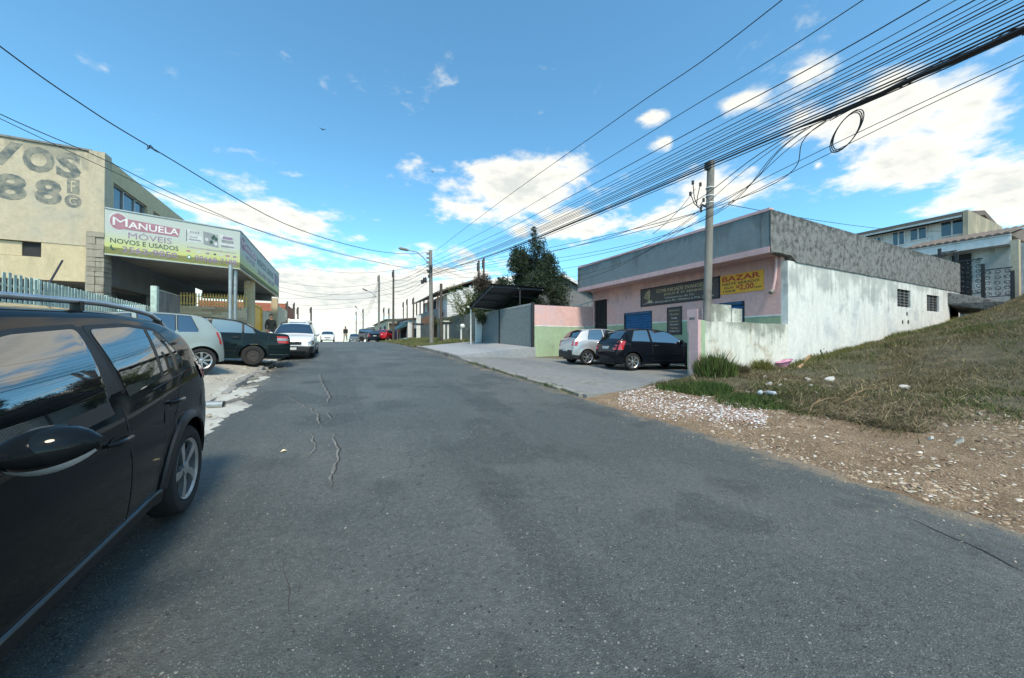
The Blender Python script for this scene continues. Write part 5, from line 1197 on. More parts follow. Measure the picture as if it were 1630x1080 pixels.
class Car:
    """local axes: x forward from the rear bumper, y to the left, z up"""
    def __init__(s, sp):
        s.sp = sp; s.L = sp['L']; s.W = sp['W']; s.T = pchip(sp['top']); s.B = pchip(sp['belt']); s.sill = sp.get('sill', .21); s.r = sp['r']; s.ax = sp['axles']; s.Ra = s.r + sp.get('arch', .055); s.tum = sp.get('tum', .36)
        s.e0, s.e1 = sp.get('end', (.13, .22))
    def Wp(s, x):
        L = s.L; u = (x - L * .47) / (L * .5); w = s.W * (1 - .05 * abs(u) ** 2.4)
        for d, e in ((x, s.e0), (L - x, s.e1)):
            k = .45 if e == s.e0 else .62
            if d < k: q = 1 - d / k; w -= e * s.W * (1 - math.sqrt(max(0, 1 - q ** 2.6)))
        return w
    def zs(s, x): return min(s.B(x), s.T(x) - .045)
    def z0(s, x):
        z = s.sill + (.05 * max(0, 1 - x / .35) + .03 * max(0, 1 - (s.L - x) / .5))
        for a in s.ax:
            dx = abs(x - a)
            if dx < s.Ra: z = max(z, s.r + math.sqrt(s.Ra ** 2 - dx * dx))
        return z
    def Y(s, x, z):
        W = s.Wp(x); zs = s.zs(x); lo = s.sill
        if z <= zs:
            q = (z - lo) / max(.05, zs - lo); f = 1 - .062 * ((q - .58) / .58) ** 2 if q < .58 else 1 - .042 * ((q - .58) / .42) ** 2
            y = W * f
            for a in s.ax:
                d = math.hypot(x - a, z - s.r) - s.Ra
                y += s.sp.get('flare', .014) * math.exp(-(d / .06) ** 2)
            cr = s.sp.get('crease')
            if cr: y -= .010 * math.exp(-((z - cr) / .03) ** 2)
            return y
        return W * .958 - .012 - s.tum * (z - zs) - s.sp.get('curv', .10) * (z - zs) ** 2
    def top(s, x):   # edge half width and corner radius of the upper surface
        zt = s.T(x); zs = s.zs(x); h = zt - zs; r = min(.09, h * .45)
        return zt, r, s.Y(x, zt - r - .001) if h > .05 else s.Y(x, zs)
    def section(s, x, nl=10, nu=4, nc=4, nt=6):
        zt, r, ye = s.top(x); zs = s.zs(x); z0 = min(s.z0(x), zs - .02); pts = []
        for k in range(nl + 1): z = z0 + (zs - z0) * k / nl; pts.append((s.Y(x, z), z))
        zr_ = zt - r
        for k in range(1, nu + 1): z = zs + .002 + (max(zr_, zs + .004) - zs - .002) * k / nu; pts.append((s.Y(x, z) if zr_ > zs + .004 else s.Y(x, zs) - .004 * k, z))
        yb, zb = pts[-1]; cr = s.sp.get('crown', .035); rin = min(yb * .5, r * 1.5)
        for k in range(1, nc + 1):
            a = PI / 2 * k / nc; pts.append((yb - rin * (1 - math.cos(a)), zb + (zt - cr * .9 - zb if zt - cr * .9 > zb else .004) * math.sin(a)))
        yc, zc = pts[-1]
        for k in range(1, nt + 1): u = 1 - k / nt; pts.append((yc * u, zc + (zt - zc) * (1 - u * u)))
        return pts
    def ztop(s, x, y):
        P = s.section(x); P = P[::-1]; y = abs(y)
        for (a, b), (c, d) in zip(P, P[1:]):
            if a <= y <= c: return b + (d - b) * (y - a) / max(1e-6, c - a)
        return P[-1][1]
    def xtail(s, z, front=False):
        xs = np.linspace(0, s.L * .5, 160) if not front else np.linspace(s.L, s.L * .5, 160)
        for x in xs:
            if s.T(x) >= z: return x
        return xs[-1]

def car_label(o, label, cat, group): tag(o, label, cat, group)
def build_car(name, label, sp, loc, heading, pitch=0.0, cat='car', group='parked cars'):
    c = Car(sp); t = thing(name, label, cat, loc, heading, group)
    t.rotation_euler = (0, -pitch, heading)
    L = c.L; body_m = M[sp['paint']]
    xs = set(np.round(np.linspace(0, L, int(L / .045)), 4)) | {.004, .010, .02, .035, .055, .08, L - .004, L - .012, L - .025, L - .045, L - .07}
    for a in c.ax:
        for th in np.linspace(0, PI, 27): xs.add(round(a + c.Ra * math.cos(th), 4))
        xs |= {round(a - c.Ra - .002, 4), round(a + c.Ra + .002, 4)}
    xs = sorted(x for x in xs if 0 <= x <= L); q = [xs[0]]
    for x in xs[1:]:
        if x - q[-1] > .0018: q.append(x)
    xs = q; xoff = L / 2                      # origin under the middle of the car
    secs = [c.section(x) for x in xs]; K = len(secs[0])
    body, low, low2 = MB(), MB(), MB()
    split = sp.get('lower')                   # (z, material): cladding below this height
    for sgn in (1, -1):
        P = [[(x - xoff, sgn * y, z) for y, z in s] for x, s in zip(xs, secs)]
        if split:
            for i in range(len(P) - 1):
                for j in range(K - 1):
                    quad_ = (P[i][j], P[i + 1][j], P[i + 1][j + 1], P[i][j + 1]); zc = sum(p[2] for p in quad_) / 4; xc = xs[i]
                    ends = sp.get('lower_ends'); is_low = zc < split[0] and (not ends or xc < ends or xc > L - ends)
                    ((low2 if ends and xc > L / 2 else low) if is_low else body).add(quad_, [(0, 1, 2, 3)])
        else: body.grid(P)
        for e in (P[0], P[-1]):
            e = e + [(e[0][0], 0, e[0][2])]
            ((low2 if sp.get('lower_ends') and e[0][0] > 0 else low) if split else body).add(e, [tuple(range(len(e)))])
    # weld doubles for smooth shading
    def weld(o):
        bm = bmesh.new(); bm.from_mesh(o.data); bmesh.ops.remove_doubles(bm, verts=bm.verts, dist=.0006); bmesh.ops.recalc_face_normals(bm, faces=bm.faces); bm.to_mesh(o.data); bm.free(); o.data.shade_smooth(); o.data.set_sharp_from_angle(angle=R_(38))
    o = body.build('body', body_m, t, local=True); weld(o); bodyo = o
    if split: o = low.build('bumper' if sp.get('lower_ends') else 'cladding', M[split[1]], t, local=True); weld(o)
    if low2.v: weld(low2.build('bumper', M[split[1]], t, local=True))
    u = MB(); u.box(-xoff + .12, L - xoff - .15, -c.W * .56, c.W * .56, c.sill - .03, .62); u.box(-xoff + .25, L - xoff - .3, -c.W * .9, c.W * .9, c.sill - .02, c.sill + .03)
    u.build('underbody', M['black'], t, local=True)
    def side_strip(fn_lo, fn_hi, x0, x1, off, sgn, n=24, m_=4, s0=0.0, s1=0.0):
        P = []
        for i in range(n + 1):
            row = []
            for j in range(m_ + 1):
                v = j / m_; uu = i / n; x = x0 + (x1 - x0) * uu
                for _ in range(2):
                    zl, zh = fn_lo(x), fn_hi(x); z = zl + (zh - zl) * v; x = (x0 + s0 * (z - .9)) * (1 - uu) + (x1 + s1 * (z - .9)) * uu
                zl, zh = fn_lo(x), max(fn_hi(x), fn_lo(x) + .002); z = zl + (zh - zl) * v
                row.append((x - xoff, sgn * (c.Y(x, z) + off), z))
            P.append(row)
        return P
    def poly_patch(poly, off, sgn, n=26):
        xs_ = [p[0] for p in poly]; x0, x1 = min(xs_) + .002, max(xs_) - .002; P = []
        for i in range(n + 1):
            x = x0 + (x1 - x0) * (1 - math.cos(PI * i / n)) / 2; zz = []
            for a, b in zip(poly, poly[1:] + poly[:1]):
                if (a[0] - x) * (b[0] - x) <= 0 and a[0] != b[0]: zz.append(a[1] + (b[1] - a[1]) * (x - a[0]) / (b[0] - a[0]))
            lo, hi = min(zz), max(zz); P.append([(x - xoff, sgn * (c.Y(x, lo + (hi - lo) * j / 5) + off), lo + (hi - lo) * j / 5) for j in range(6)])
        return P
    sides = sp.get('sides', (1, -1))
    for sgn in sides:
        if 'polys' in sp:
            for poly in sp['polys']:
                cx = sum(p[0] for p in poly) / len(poly); cz = sum(p[1] for p in poly) / len(poly)
                big = [(cx + (p[0] - cx) * (1 + .036 / (abs(p[0] - cx) + .05)), cz + (p[1] - cz) * (1 + .030 / (abs(p[1] - cz) + .05))) for p in poly]
                fo = MB().grid(poly_patch(fillet(big), .0035, sgn, 40)).build('window_frame', M['black'], t, 40, True)
                MB().grid(poly_patch(fillet(poly), .007, sgn, 40)).build('window', M['glass'], t, 60, True)
        for poly in sp.get('pillars', []): MB().grid(poly_patch(poly, .0025, sgn)).build('pillar_cover', M['black'], t, 40, True)
        for (x0, x1, s0, s1) in sp.get('wins', []):
            lo = lambda x: c.B(x) + .03; hi = lambda x: c.T(x) - sp.get('rail', .085)
            MB().grid(side_strip(lambda x: lo(x) - .018, lambda x: hi(x) + .016, x0 - .02, x1 + .02, .003, sgn, s0=s0, s1=s1)).build('window_frame', M['black'], t, 40, True)
            MB().grid(side_strip(lo, hi, x0, x1, .007, sgn, s0=s0, s1=s1)).build('window', M['glass'], t, 60, True)
        for (kind, pts, wd) in sp.get('lines', []):
            P = []
            for (x0, z0), (x1, z1) in zip(pts, pts[1:]):
                n_ = max(2, int(math.hypot(x1 - x0, z1 - z0) / .05)); P += [(x0 + (x1 - x0) * k / n_, z0 + (z1 - z0) * k / n_) for k in range(n_)]
            P.append(pts[-1]); rows = []
            hgt = .012 if kind in ('moulding', 'chrome', 'arch') else .0025
            for i, (x, z) in enumerate(P):
                a, b = P[max(0, i - 1)], P[min(len(P) - 1, i + 1)]; dx, dz = b[0] - a[0], b[1] - a[1]; l = math.hypot(dx, dz) or 1; nx, nz = -dz / l * wd / 2, dx / l * wd / 2
                rows.append([(x - nx - xoff, sgn * (c.Y(x - nx, z - nz) + .001), z - nz), (x - nx * .7 - xoff, sgn * (c.Y(x - nx, z - nz) + hgt), z - nz * .7), (x + nx * .7 - xoff, sgn * (c.Y(x + nx, z + nz) + hgt), z + nz * .7), (x + nx - xoff, sgn * (c.Y(x + nx, z + nz) + .001), z + nz)])
            mt = {'seam': M['black'], 'moulding': M[sp.get('mould', 'black')], 'chrome': M['chrome'], 'arch': M['black']}[kind]
            MB().grid(rows).build({'seam': 'door_seam', 'moulding': 'moulding', 'chrome': 'trim_strip', 'arch': 'arch_trim'}[kind], mt, t, 50, True)
        if sp.get('arch_trim'):
            for a in c.ax:
                rows = []
                for th in np.linspace(.02, PI - .02, 30):
                    rr = []
                    for dr, off in ((0, .0), (.0, .016), (.05, .014), (.058, .0)):
                        x = a + (c.Ra + dr) * math.cos(th); z = c.r + (c.Ra + dr) * math.sin(th); z = max(z, c.sill); rr.append((x - xoff, sgn * (c.Y(x, z) + off), z))
                    rows.append(rr)
                MB().grid(rows).build('arch_trim', M['black'], t, 50, True)
        for (hx, hz, hm) in sp.get('handles', []):
            y = c.Y(hx, hz)
            rec = ellipse(hx, hz, .085, .034, 20); MB().grid(poly_patch(rec, .002, sgn, 14)).build('handle_recess', M['black'], t, 40, True)
            h = MB(); h.tube([(hx - .095 - xoff, sgn * (y + .004), hz + .002), (hx - .075 - xoff, sgn * (y + .03), hz + .006), (hx + .06 - xoff, sgn * (y + .032), hz + .008), (hx + .095 - xoff, sgn * (y + .004), hz + .01)], [.010, .014, .014, .010], 8)
            h.build('door_handle', M[hm], t, 60, True)
        # door mirror
        mx, mz = sp.get('mirror', (None, None))
        if mx:
            y = c.Y(mx, mz); m_ = MB()
            prof = []
            for v in np.linspace(0, 1, 9):       # along y, outward
                w_ = sp.get('mw', .20) * v; rr = (math.sin(PI * (.12 + .86 * v)) ** .55); ring = []
                for a in np.linspace(0, 2 * PI, 17)[:-1]:
                    bx = .10 * rr * (math.cos(a) if math.cos(a) > 0 else .35 * math.cos(a)); bz = .088 * rr * math.sin(a) + .02 * v
                    ring.append((mx + bx - xoff, sgn * (y + .03 + w_), mz + bz))
                prof.append(ring + [ring[0]])
            m_.grid(prof); m_.add(prof[0][:-1], [tuple(range(16))]); m_.add(prof[-1][:-1], [tuple(range(16))])
            mo = m_.build('door_mirror', body_m if sp.get('mirror_paint', True) else M['black'], t, 60, True); weld(mo)
            MB().bar((mx - xoff, sgn * (y - .03), mz - .05), (mx - xoff, sgn * (y + .1), mz - .03), .06, .05).build('mirror_stalk', M['black'], t, None, True)
            if sp.get('mirror_chrome'):
                P = []
                for v in np.linspace(.12, .97, 12):
                    rr = (math.sin(PI * (.12 + .86 * v)) ** .55); w_ = sp.get('mw', .20) * v; row = []
                    for a in np.linspace(-1.15, -.62, 4): row.append((mx + .103 * rr * math.cos(a) + .002 - xoff, sgn * (y + .03 + w_), mz + .091 * rr * math.sin(a) + .02 * v))
                    P.append(row)
                MB().grid(P).build('mirror_strip', M['trim_silver'], mo, 60, True)
    # screens
    for nm, x0, x1, f0, f1 in (('windscreen', *sp['ws']), ('rear_window', *sp['rw'])):
        if x0 is None: continue
        for nm2, grow, off, mt in (('screen_seal', .022, .002, 'black'), (nm, 0, .006, 'glass')):
            P = []
            for i in range(15):
                u_ = i / 14; x = x0 - grow + (x1 - x0 + 2 * grow) * u_; zt, r, ye = c.top(x); row = []
                ff = (f0 + (f1 - f0) * u_)
                for j in range(15):
                    y = (ye - .0) * (ff + grow * .8) * (2 * j / 14 - 1); y = max(-ye * .985, min(ye * .985, y)); z = c.ztop(x, y); e = .004; sl = (c.ztop(x + e, y) - c.ztop(x - e, y)) / (2 * e); n_ = Vector((-sl, 0, 1)).normalized() * off
                    row.append((x + n_.x - xoff, y, z + n_.z))
                P.append(row)
            MB().grid(P).build(nm2, M[mt], t, 60, True)
    # lamps wrapped round the corners
    def wrap(zlo, zhi, yin, xlen, front, mat, nm, off=.008):
        for sgn in (1, -1):
            P = []
            for i in range(7):
                z = zlo + (zhi - zlo) * i / 6; xt = c.xtail(z + .02, front); dirx = -1 if front else 1; row = []
                yedge = c.Y(xt + dirx * .05, z)
                for k in range(5):
                    y = yin + (yedge * .93 - yin) * k / 4; xx = xt
                    # follow the rounded plan of the end
                    for _ in range(30):
                        if c.Y(xx, z) >= y: break
                        xx += dirx * .008
                    row.append((xx - dirx * off - xoff, sgn * y, z))
                for k in range(5):
                    xx = xt + dirx * (.06 + (xlen - .06) * k / 4); row.append((xx - xoff, sgn * (c.Y(xx, z) + off), z))
                P.append(row)
            MB().grid(P).build(nm, M[mat], t, 40, True)
    for w_ in sp.get('wraps', []):
        if w_[6] == 'headlamp': wrap(w_[0] - .018, w_[1] + .018, w_[2] - .03, w_[3] + .025, True, 'black', 'lamp_bezel', .004)
        wrap(*w_)
    for (nm, front, z0_, z1_, hw, mt) in sp.get('plates', []):
        z = (z0_ + z1_) / 2; x = c.xtail(z + .01, front) if z > c.T(0 if not front else L) else (0 if not front else L)
        dd = .012 if not front else -.028
        MB().box(min(x - dd * 2, x + dd) - xoff, max(x - dd * 2, x + dd) - xoff, -hw, hw, z0_, z1_).build(nm, M[mt], t, None, True)
    # roof rails
    if sp.get('rails'):
        ra, rb = sp['rails']
        for sgn in (1, -1):
            pts = []
            for k in range(21):
                x = ra + (rb - ra) * k / 20; zt, r, ye = c.top(x); y = ye * .93 - .02; lift = .052 * min(1, k / 1.5, (20 - k) / 1.5); pts.append((x - xoff, sgn * y, c.ztop(x, y) + lift))
            MB().tube(pts, .017, 8).build('roof_rail', M[sp.get('rail_mat', 'dark_metal')], t, 60, True)
            for k in (1, 10, 19):
                p = pts[k]; MB().bar((p[0], p[1], p[2] - .055), p, .05, .02).build('rail_foot', M['black'], t, None, True)
    # wheels
    ty = sp.get('wheel', ('alloy', 8)); tw = .19
    for a in c.ax:
        for sgn in (1, -1):
            yo = c.Y(a, c.r + c.Ra + .01) - .012
            rr = c.r; rim_r = rr * sp.get('rim', .66)
            prof = [(rim_r * .96, -tw), (rr * .9, -tw), (rr * .985, -tw + .03), (rr, -tw + .06), (rr, -.05), (rr * .985, -.022), (rr * .93, -.002), (rr * .8, .004), (rim_r * 1.04, -.004), (rim_r, -.016), (rim_r * .97, -.05)]
            m_ = MB(); m_.lathe([(r_, sgn * (yo + a_)) for r_, a_ in prof], 40, 'y', (a - xoff, 0, rr)); whl = m_.build('wheel', M['rubber'], t, 35, True)
            ri = MB(); ri.lathe([(0, sgn * (yo - .075)), (rim_r * .97, sgn * (yo - .06))], 32, 'y', (a - xoff, 0, rr)); ri.build('rim_dish', M['black'] if ty[0] != 'steel' else M['steel_wheel'], whl, 35, True)
            rm = MB(); rm.lathe([(rim_r * .99, sgn * (yo - .012)), (rim_r * .985, sgn * (yo - .004)), (rim_r * .9, sgn * (yo - .018)), (rim_r * .9, sgn * (yo - .06))], 36, 'y', (a - xoff, 0, rr))
            mat_r = M['alloy'] if ty[0] != 'steel' else M['steel_wheel']
            n_ = ty[1]; ph = .3 + a
            for k in range(n_):
                th = ph + 2 * PI * k / n_; wd0, wd1 = sp.get('spoke', (.028, .045)); twist = sp.get('twist', 0)
                def pt(r_, w__, d_, tt=0): ca, sa = math.cos(th + tt), math.sin(th + tt); return (a - xoff + r_ * ca - w__ * sa, sgn * (yo + d_), rr + r_ * sa + w__ * ca)
                mid = rim_r * .55
                ring = [(rim_r * .14, wd0, -.022, 0), (mid, (wd0 + wd1) / 2, -.014, twist * .6), (rim_r * .93, wd1, -.014, twist)]
                V = []
                for (r_, w__, d_, tt) in ring: V += [pt(r_, -w__, d_, tt), pt(r_, w__, d_, tt), pt(r_, w__ * .8, d_ - .035, tt), pt(r_, -w__ * .8, d_ - .035, tt)]
                rm.add(V, [(i * 4 + j, i * 4 + (j + 1) % 4, i * 4 + 4 + (j + 1) % 4, i * 4 + 4 + j) for i in range(2) for j in range(4)] + [(0, 3, 2, 1), (8, 9, 10, 11)])
            rm.lathe([(rim_r * .22, sgn * (yo - .05)), (rim_r * .22, sgn * (yo - .014)), (rim_r * .15, sgn * (yo - .008)), (0, sgn * (yo - .008))], 20, 'y', (a - xoff, 0, rr))
            rm.build('rim', mat_r, whl, 40, True)
    return t, c

M['trim_silver'] = plain('trim_silver', (.62, .63, .64), .3, .3)
def spec_hatch(paint, **k):
    d = dict(paint=paint, L=3.78, W=.82, r=.285, axles=(.62, 3.05), top=[(0, .56), (.012, .66), (.05, .80), (.11, .95), (.20, 1.05), (.52, 1.35), (.75, 1.41), (1.35, 1.44), (1.95, 1.39), (2.2, 1.31), (2.72, .99), (2.95, .93), (3.4, .82), (3.62, .70), (3.72, .58), (3.78, .48)],
             belt=[(0, .93), (.6, .94), (1.6, .90), (2.6, .875), (3.1, .83), (3.78, .66)], wins=[(.62, 1.33, .35, -.06), (1.43, 2.66, -.06, 0)], ws=(2.10, 2.68, .90, .93), rw=(.215, .51, .90, .86),
             lines=[('seam', [(1.38, .32), (1.38, .90)], .012), ('seam', [(2.62, .34), (2.62, .86)], .012), ('seam', [(1.38, .32), (2.62, .32)], .012), ('moulding', [(1.0, .50), (2.95 - .45, .50)], .045)], handles=[(1.5, .80, 'black')], mirror=(2.5, .93), mw=.15,
             wraps=[(.68, .98, .50, .22, False, 'red_lamp', 'tail_lamp'), (.56, .70, .42, .30, True, 'white_lamp', 'headlamp')],
             plates=[('licence_plate', False, .70, .80, .2, 'plate'), ('licence_plate', True, .36, .44, .2, 'plate'), ('grille', True, .50, .58, .35, 'black')])
    d.update(k); return d
def place(px, py, t): return at(px, py, t=t)

# --- the near black crossover, parked facing the camera's way
CR = dict(paint='p_black', L=4.16, W=.865, r=.335, arch=.06, axles=(.76, 3.30), sill=.25, tum=.15, curv=.42, flare=.02, crease=.80, rail=.1, crown=.04,
          top=[(0, .66), (.01, .74), (.04, .86), (.09, 1.0), (.17, 1.13), (.34, 1.33), (.50, 1.45), (.80, 1.535), (1.4, 1.585), (2.0, 1.585), (2.4, 1.52), (2.62, 1.43), (3.1, 1.12), (3.3, 1.03), (3.75, .93), (3.98, .82), (4.10, .68), (4.16, .55)],
          belt=[(0, 1.06), (.4, 1.115), (.8, 1.085), (1.65, .99), (2.6, .935), (3.3, .90), (4.16, .72)],
          pillars=[[(1.50, 1.02), (1.50, 1.45), (1.76, 1.45), (1.76, 1.0)]], polys=[[(1.525, 1.03), (1.575, 1.435), (1.2, 1.445), (.90, 1.41), (.66, 1.20), (.68, 1.125)], [(1.72, 1.005), (1.665, 1.44), (2.10, 1.42), (2.42, 1.345), (3.0, 1.00), (2.95, .945)]],
          ws=(2.50, 3.12, .9, .93), rw=(.17, .40, .88, .84), rails=(.55, 2.35), rail_mat='alloy', lower=(.335, 'black'), arch_trim=True,
          lines=[('seam', [(1.62, .36), (1.62, .99), (1.6, 1.04)], .011), ('seam', [(.98, .78), (1.12, .52), (1.18, .36)], .011), ('seam', [(2.98, .37), (2.98, .9)], .011), ('seam', [(.63, 1.12), (.80, 1.06), (.98, .78)], .010),
                 ('moulding', [(1.2, .345), (2.85, .345)], .022), ('arch', [(1.02, 1.425), (1.06, 1.095)], .028), ('seam', [(.66, 1.10), (1.6, 1.005), (2.9, .93)], .016)],
          handles=[(1.75, .835, 'p_black'), (.98, .905, 'p_black')], mould='p_grey', mirror=(2.43, 1.0), mw=.25, mirror_chrome=True, wheel=('alloy', 5), spoke=(.020, .036), twist=.20, rim=.70,
          wraps=[(.98, 1.14, .45, .20, False, 'red_lamp', 'tail_lamp'), (.70, .86, .45, .5, True, 'white_lamp', 'headlamp')], plates=[('licence_plate', False, .55, .66, .2, 'plate')])
ycar = 4.43 - 2.08
build_car('crossover_car', 'black crossover with roof rails parked close beside the camera', CR, (-1.90, ycar, zr(ycar) + .045), -PI / 2, pitch=-.048)

# --- cars nosed in on the left forecourt
h1 = math.atan2(-.50, -.86); h1b = math.atan2(-.16, -.98)
def park(rear_wheel, side, heading, spec, zfn):
    """put the car so that its rear wheel on one side stands on a given ground point"""
    f = Vector((math.cos(heading), math.sin(heading))); l = Vector((-f.y, f.x))
    q = Vector(rear_wheel) + f * (spec['L'] / 2 - spec['axles'][0]) - l * (side * (spec['W'] - .05))
    za = zfn(*(q - f * 1.2)); zb = zfn(*(q + f * 1.2)); return (q.x, q.y, (za + zb) / 2 + .005), math.atan2(zb - za, 2.4)
S1 = spec_hatch('p_silver', mould='black', axles=(.48, 2.95), L=3.78, r=.295, top=[(0, .58), (.012, .68), (.05, .86), (.09, 1.0), (.13, 1.07), (.36, 1.37), (.56, 1.43), (1.35, 1.465), (1.95, 1.41), (2.2, 1.33), (2.72, 1.0), (2.95, .94), (3.4, .82), (3.62, .70), (3.72, .58), (3.78, .48)],
                wins=[(.50, .90, .30, -.08), (.955, 1.55, -.08, -.05), (1.66, 2.66, -.05, 0)], rw=(.145, .35, .90, .86), handles=[(.93, .80, 'black'), (1.75, .79, 'black')],
                lines=[('seam', [(1.60, .30), (1.60, .90)], .012), ('seam', [(.92, .90), (.95, .72), (1.06, .52), (1.08, .30)], .012), ('seam', [(2.62, .34), (2.62, .86)], .012), ('moulding', [(1.12, .52), (1.56, .52)], .055), ('moulding', [(1.64, .52), (2.55, .52)], .055)], wheel=('alloy', 8), spoke=(.016, .026), rim=.7, wraps=[(.68, .98, .50, .09, False, 'red_lamp', 'tail_lamp'), (.56, .70, .42, .30, True, 'white_lamp', 'headlamp')])
rw1 = at(321, 598, t=8.6)
loc, pt_ = park((rw1.x, rw1.y), 1, h1, S1, G_left); build_car('silver_hatchback', 'pale silver five-door hatchback nosed in beside the black crossover', S1, loc, h1, pt_)
V = dict(paint='p_green', L=4.45, W=.85, r=.30, axles=(.98, 3.6), top=[(0, .60), (.012, .76), (.04, .92), (.09, 1.00), (.16, 1.02), (.55, 1.04), (.80, 1.08), (1.25, 1.33), (1.55, 1.41), (2.2, 1.44), (2.7, 1.38), (3.0, 1.26), (3.42, 1.0), (3.6, .95), (4.1, .83), (4.32, .70), (4.40, .58), (4.45, .48)],
         belt=[(0, .94), (.8, .955), (2.0, .92), (3.3, .88), (4.45, .68)], wins=[(.92, 1.22, .55, .05), (1.28, 2.02, .05, -.05), (2.12, 3.36, -.05, 0)], ws=(2.86, 3.40, .9, .93), rw=(.84, 1.36, .88, .86),
         lines=[('seam', [(2.07, .32), (2.07, .92)], .012), ('seam', [(1.24, .95), (1.28, .72), (1.42, .5), (1.44, .32)], .012), ('moulding', [(1.42, .50), (3.1, .50)], .05), ('moulding', [(.05, .52), (.55, .52)], .04), ('chrome', [(.05, .33), (.55, .33)], .015), ('chrome', [(1.3, .945), (2.0, .925)], .012), ('seam', [(.62, .36), (.60, .94)], .01)],
         handles=[(1.42, .82, 'black'), (2.2, .80, 'black')], mirror=(3.1, .94), mw=.15, mould='p_green', wheel=('steel', 10), spoke=(.03, .04), rim=.58, wraps=[(.70, .92, .45, .34, False, 'red_lamp', 'tail_lamp'), (.78, .86, .5, .35, False, 'white_lamp', 'reverse_lamp', .011), (.6, .74, .42, .3, True, 'white_lamp', 'headlamp')],
         plates=[('licence_plate', False, .62, .72, .2, 'plate')])
rw2 = at(402, 590, t=11.0); loc, pt_ = park((rw2.x, rw2.y), 1, h1b, V, G_left); build_car('dark_saloon', 'dark green saloon with flat rear tyre parked behind the silver hatchback', V, loc, h1b, pt_)
EST = dict(paint='p_white', L=4.15, W=.83, r=.29, axles=(.85, 3.30), top=[(0, .56), (.012, .70), (.05, .95), (.12, 1.1), (.32, 1.36), (.6, 1.44), (1.5, 1.46), (2.05, 1.43), (2.3, 1.37), (2.85, 1.02), (3.05, .96), (3.6, .88), (3.92, .81), (4.04, .75), (4.09, .66), (4.125, .56), (4.15, .46)], belt=[(0, .93), (2, .90), (3, .87), (4.15, .70)],
           wins=[(.35, 1.15, .2, 0), (1.22, 1.95, 0, 0), (2.03, 2.8, 0, 0)], ws=(2.18, 2.86, .90, .95), rw=(.14, .30, .88, .86), rails=(.5, 2.2), lower=(.50, 'black'), lower_ends=.46, mirror=(2.62, .95), mw=.17, lines=[('moulding', [(1.2, .5), (2.9, .5)], .05)],
           wraps=[(.58, .70, .42, .26, True, 'white_lamp', 'headlamp', .018)], plates=[('grille', True, .57, .68, .36, 'black'), ('air_intake', True, .30, .36, .5, 'dark_in'), ('licence_plate', True, .36, .45, .2, 'plate')], wheel=('steel', 8))
wl = at(467, 568, t=15.5); build_car('white_estate', 'white estate car with black bumper facing the camera at the left kerb', EST, (-1.62, 18.6, zr(18.6) + .06), -PI / 2, pitch=-.035)
# --- cars on the hall driveway
h2 = math.atan2(-.20, .98)
PAL = spec_hatch('p_navy', wins=[(.56, 1.30, .5, -.06), (1.40, 2.66, -.06, 0)], mould='p_navy', handles=[(1.52, .82, 'black')], wheel=('alloy', 7), spoke=(.02, .034), rim=.72, mirror=(2.48, .94))
rw3 = at(1007, 592, t=12.0); loc, pt_ = park((rw3.x, rw3.y), -1, h2, PAL, G_drive); build_car('black_hatchback', 'blue-black three-door hatchback on the driveway beside the low white wall', PAL, loc, h2, pt_)
GOL = spec_hatch('p_silver2', top=[(0, .58), (.012, .70), (.05, .86), (.09, .97), (.16, 1.04), (.46, 1.36), (.7, 1.43), (1.35, 1.46), (1.95, 1.41), (2.2, 1.33), (2.72, 1.0), (2.95, .94), (3.4, .82), (3.62, .70), (3.72, .58), (3.78, .48)], mould='black', wheel=('alloy', 6), spoke=(.02, .034), rim=.72, lower=(.40, 'black'), lower_ends=.45,
                 wraps=[(.74, .98, .56, .16, False, 'red_lamp', 'tail_lamp'), (.56, .70, .42, .30, True, 'white_lamp', 'headlamp')], plates=[('licence_plate', False, .52, .62, .2, 'plate')])
rw4 = at(935, 584, t=14.0); loc, pt_ = park((rw4.x, rw4.y), -1, h2, GOL, G_drive); g_, cg = build_car('silver_hatchback', 'silver three-door hatchback parked against the pink and green wall', GOL, loc, h2, pt_)
MB().tube([(-.9, 0, 1.44), (-1.25, 0, 1.78)], .006, 5).build('aerial', M['black'], g_, local=True)
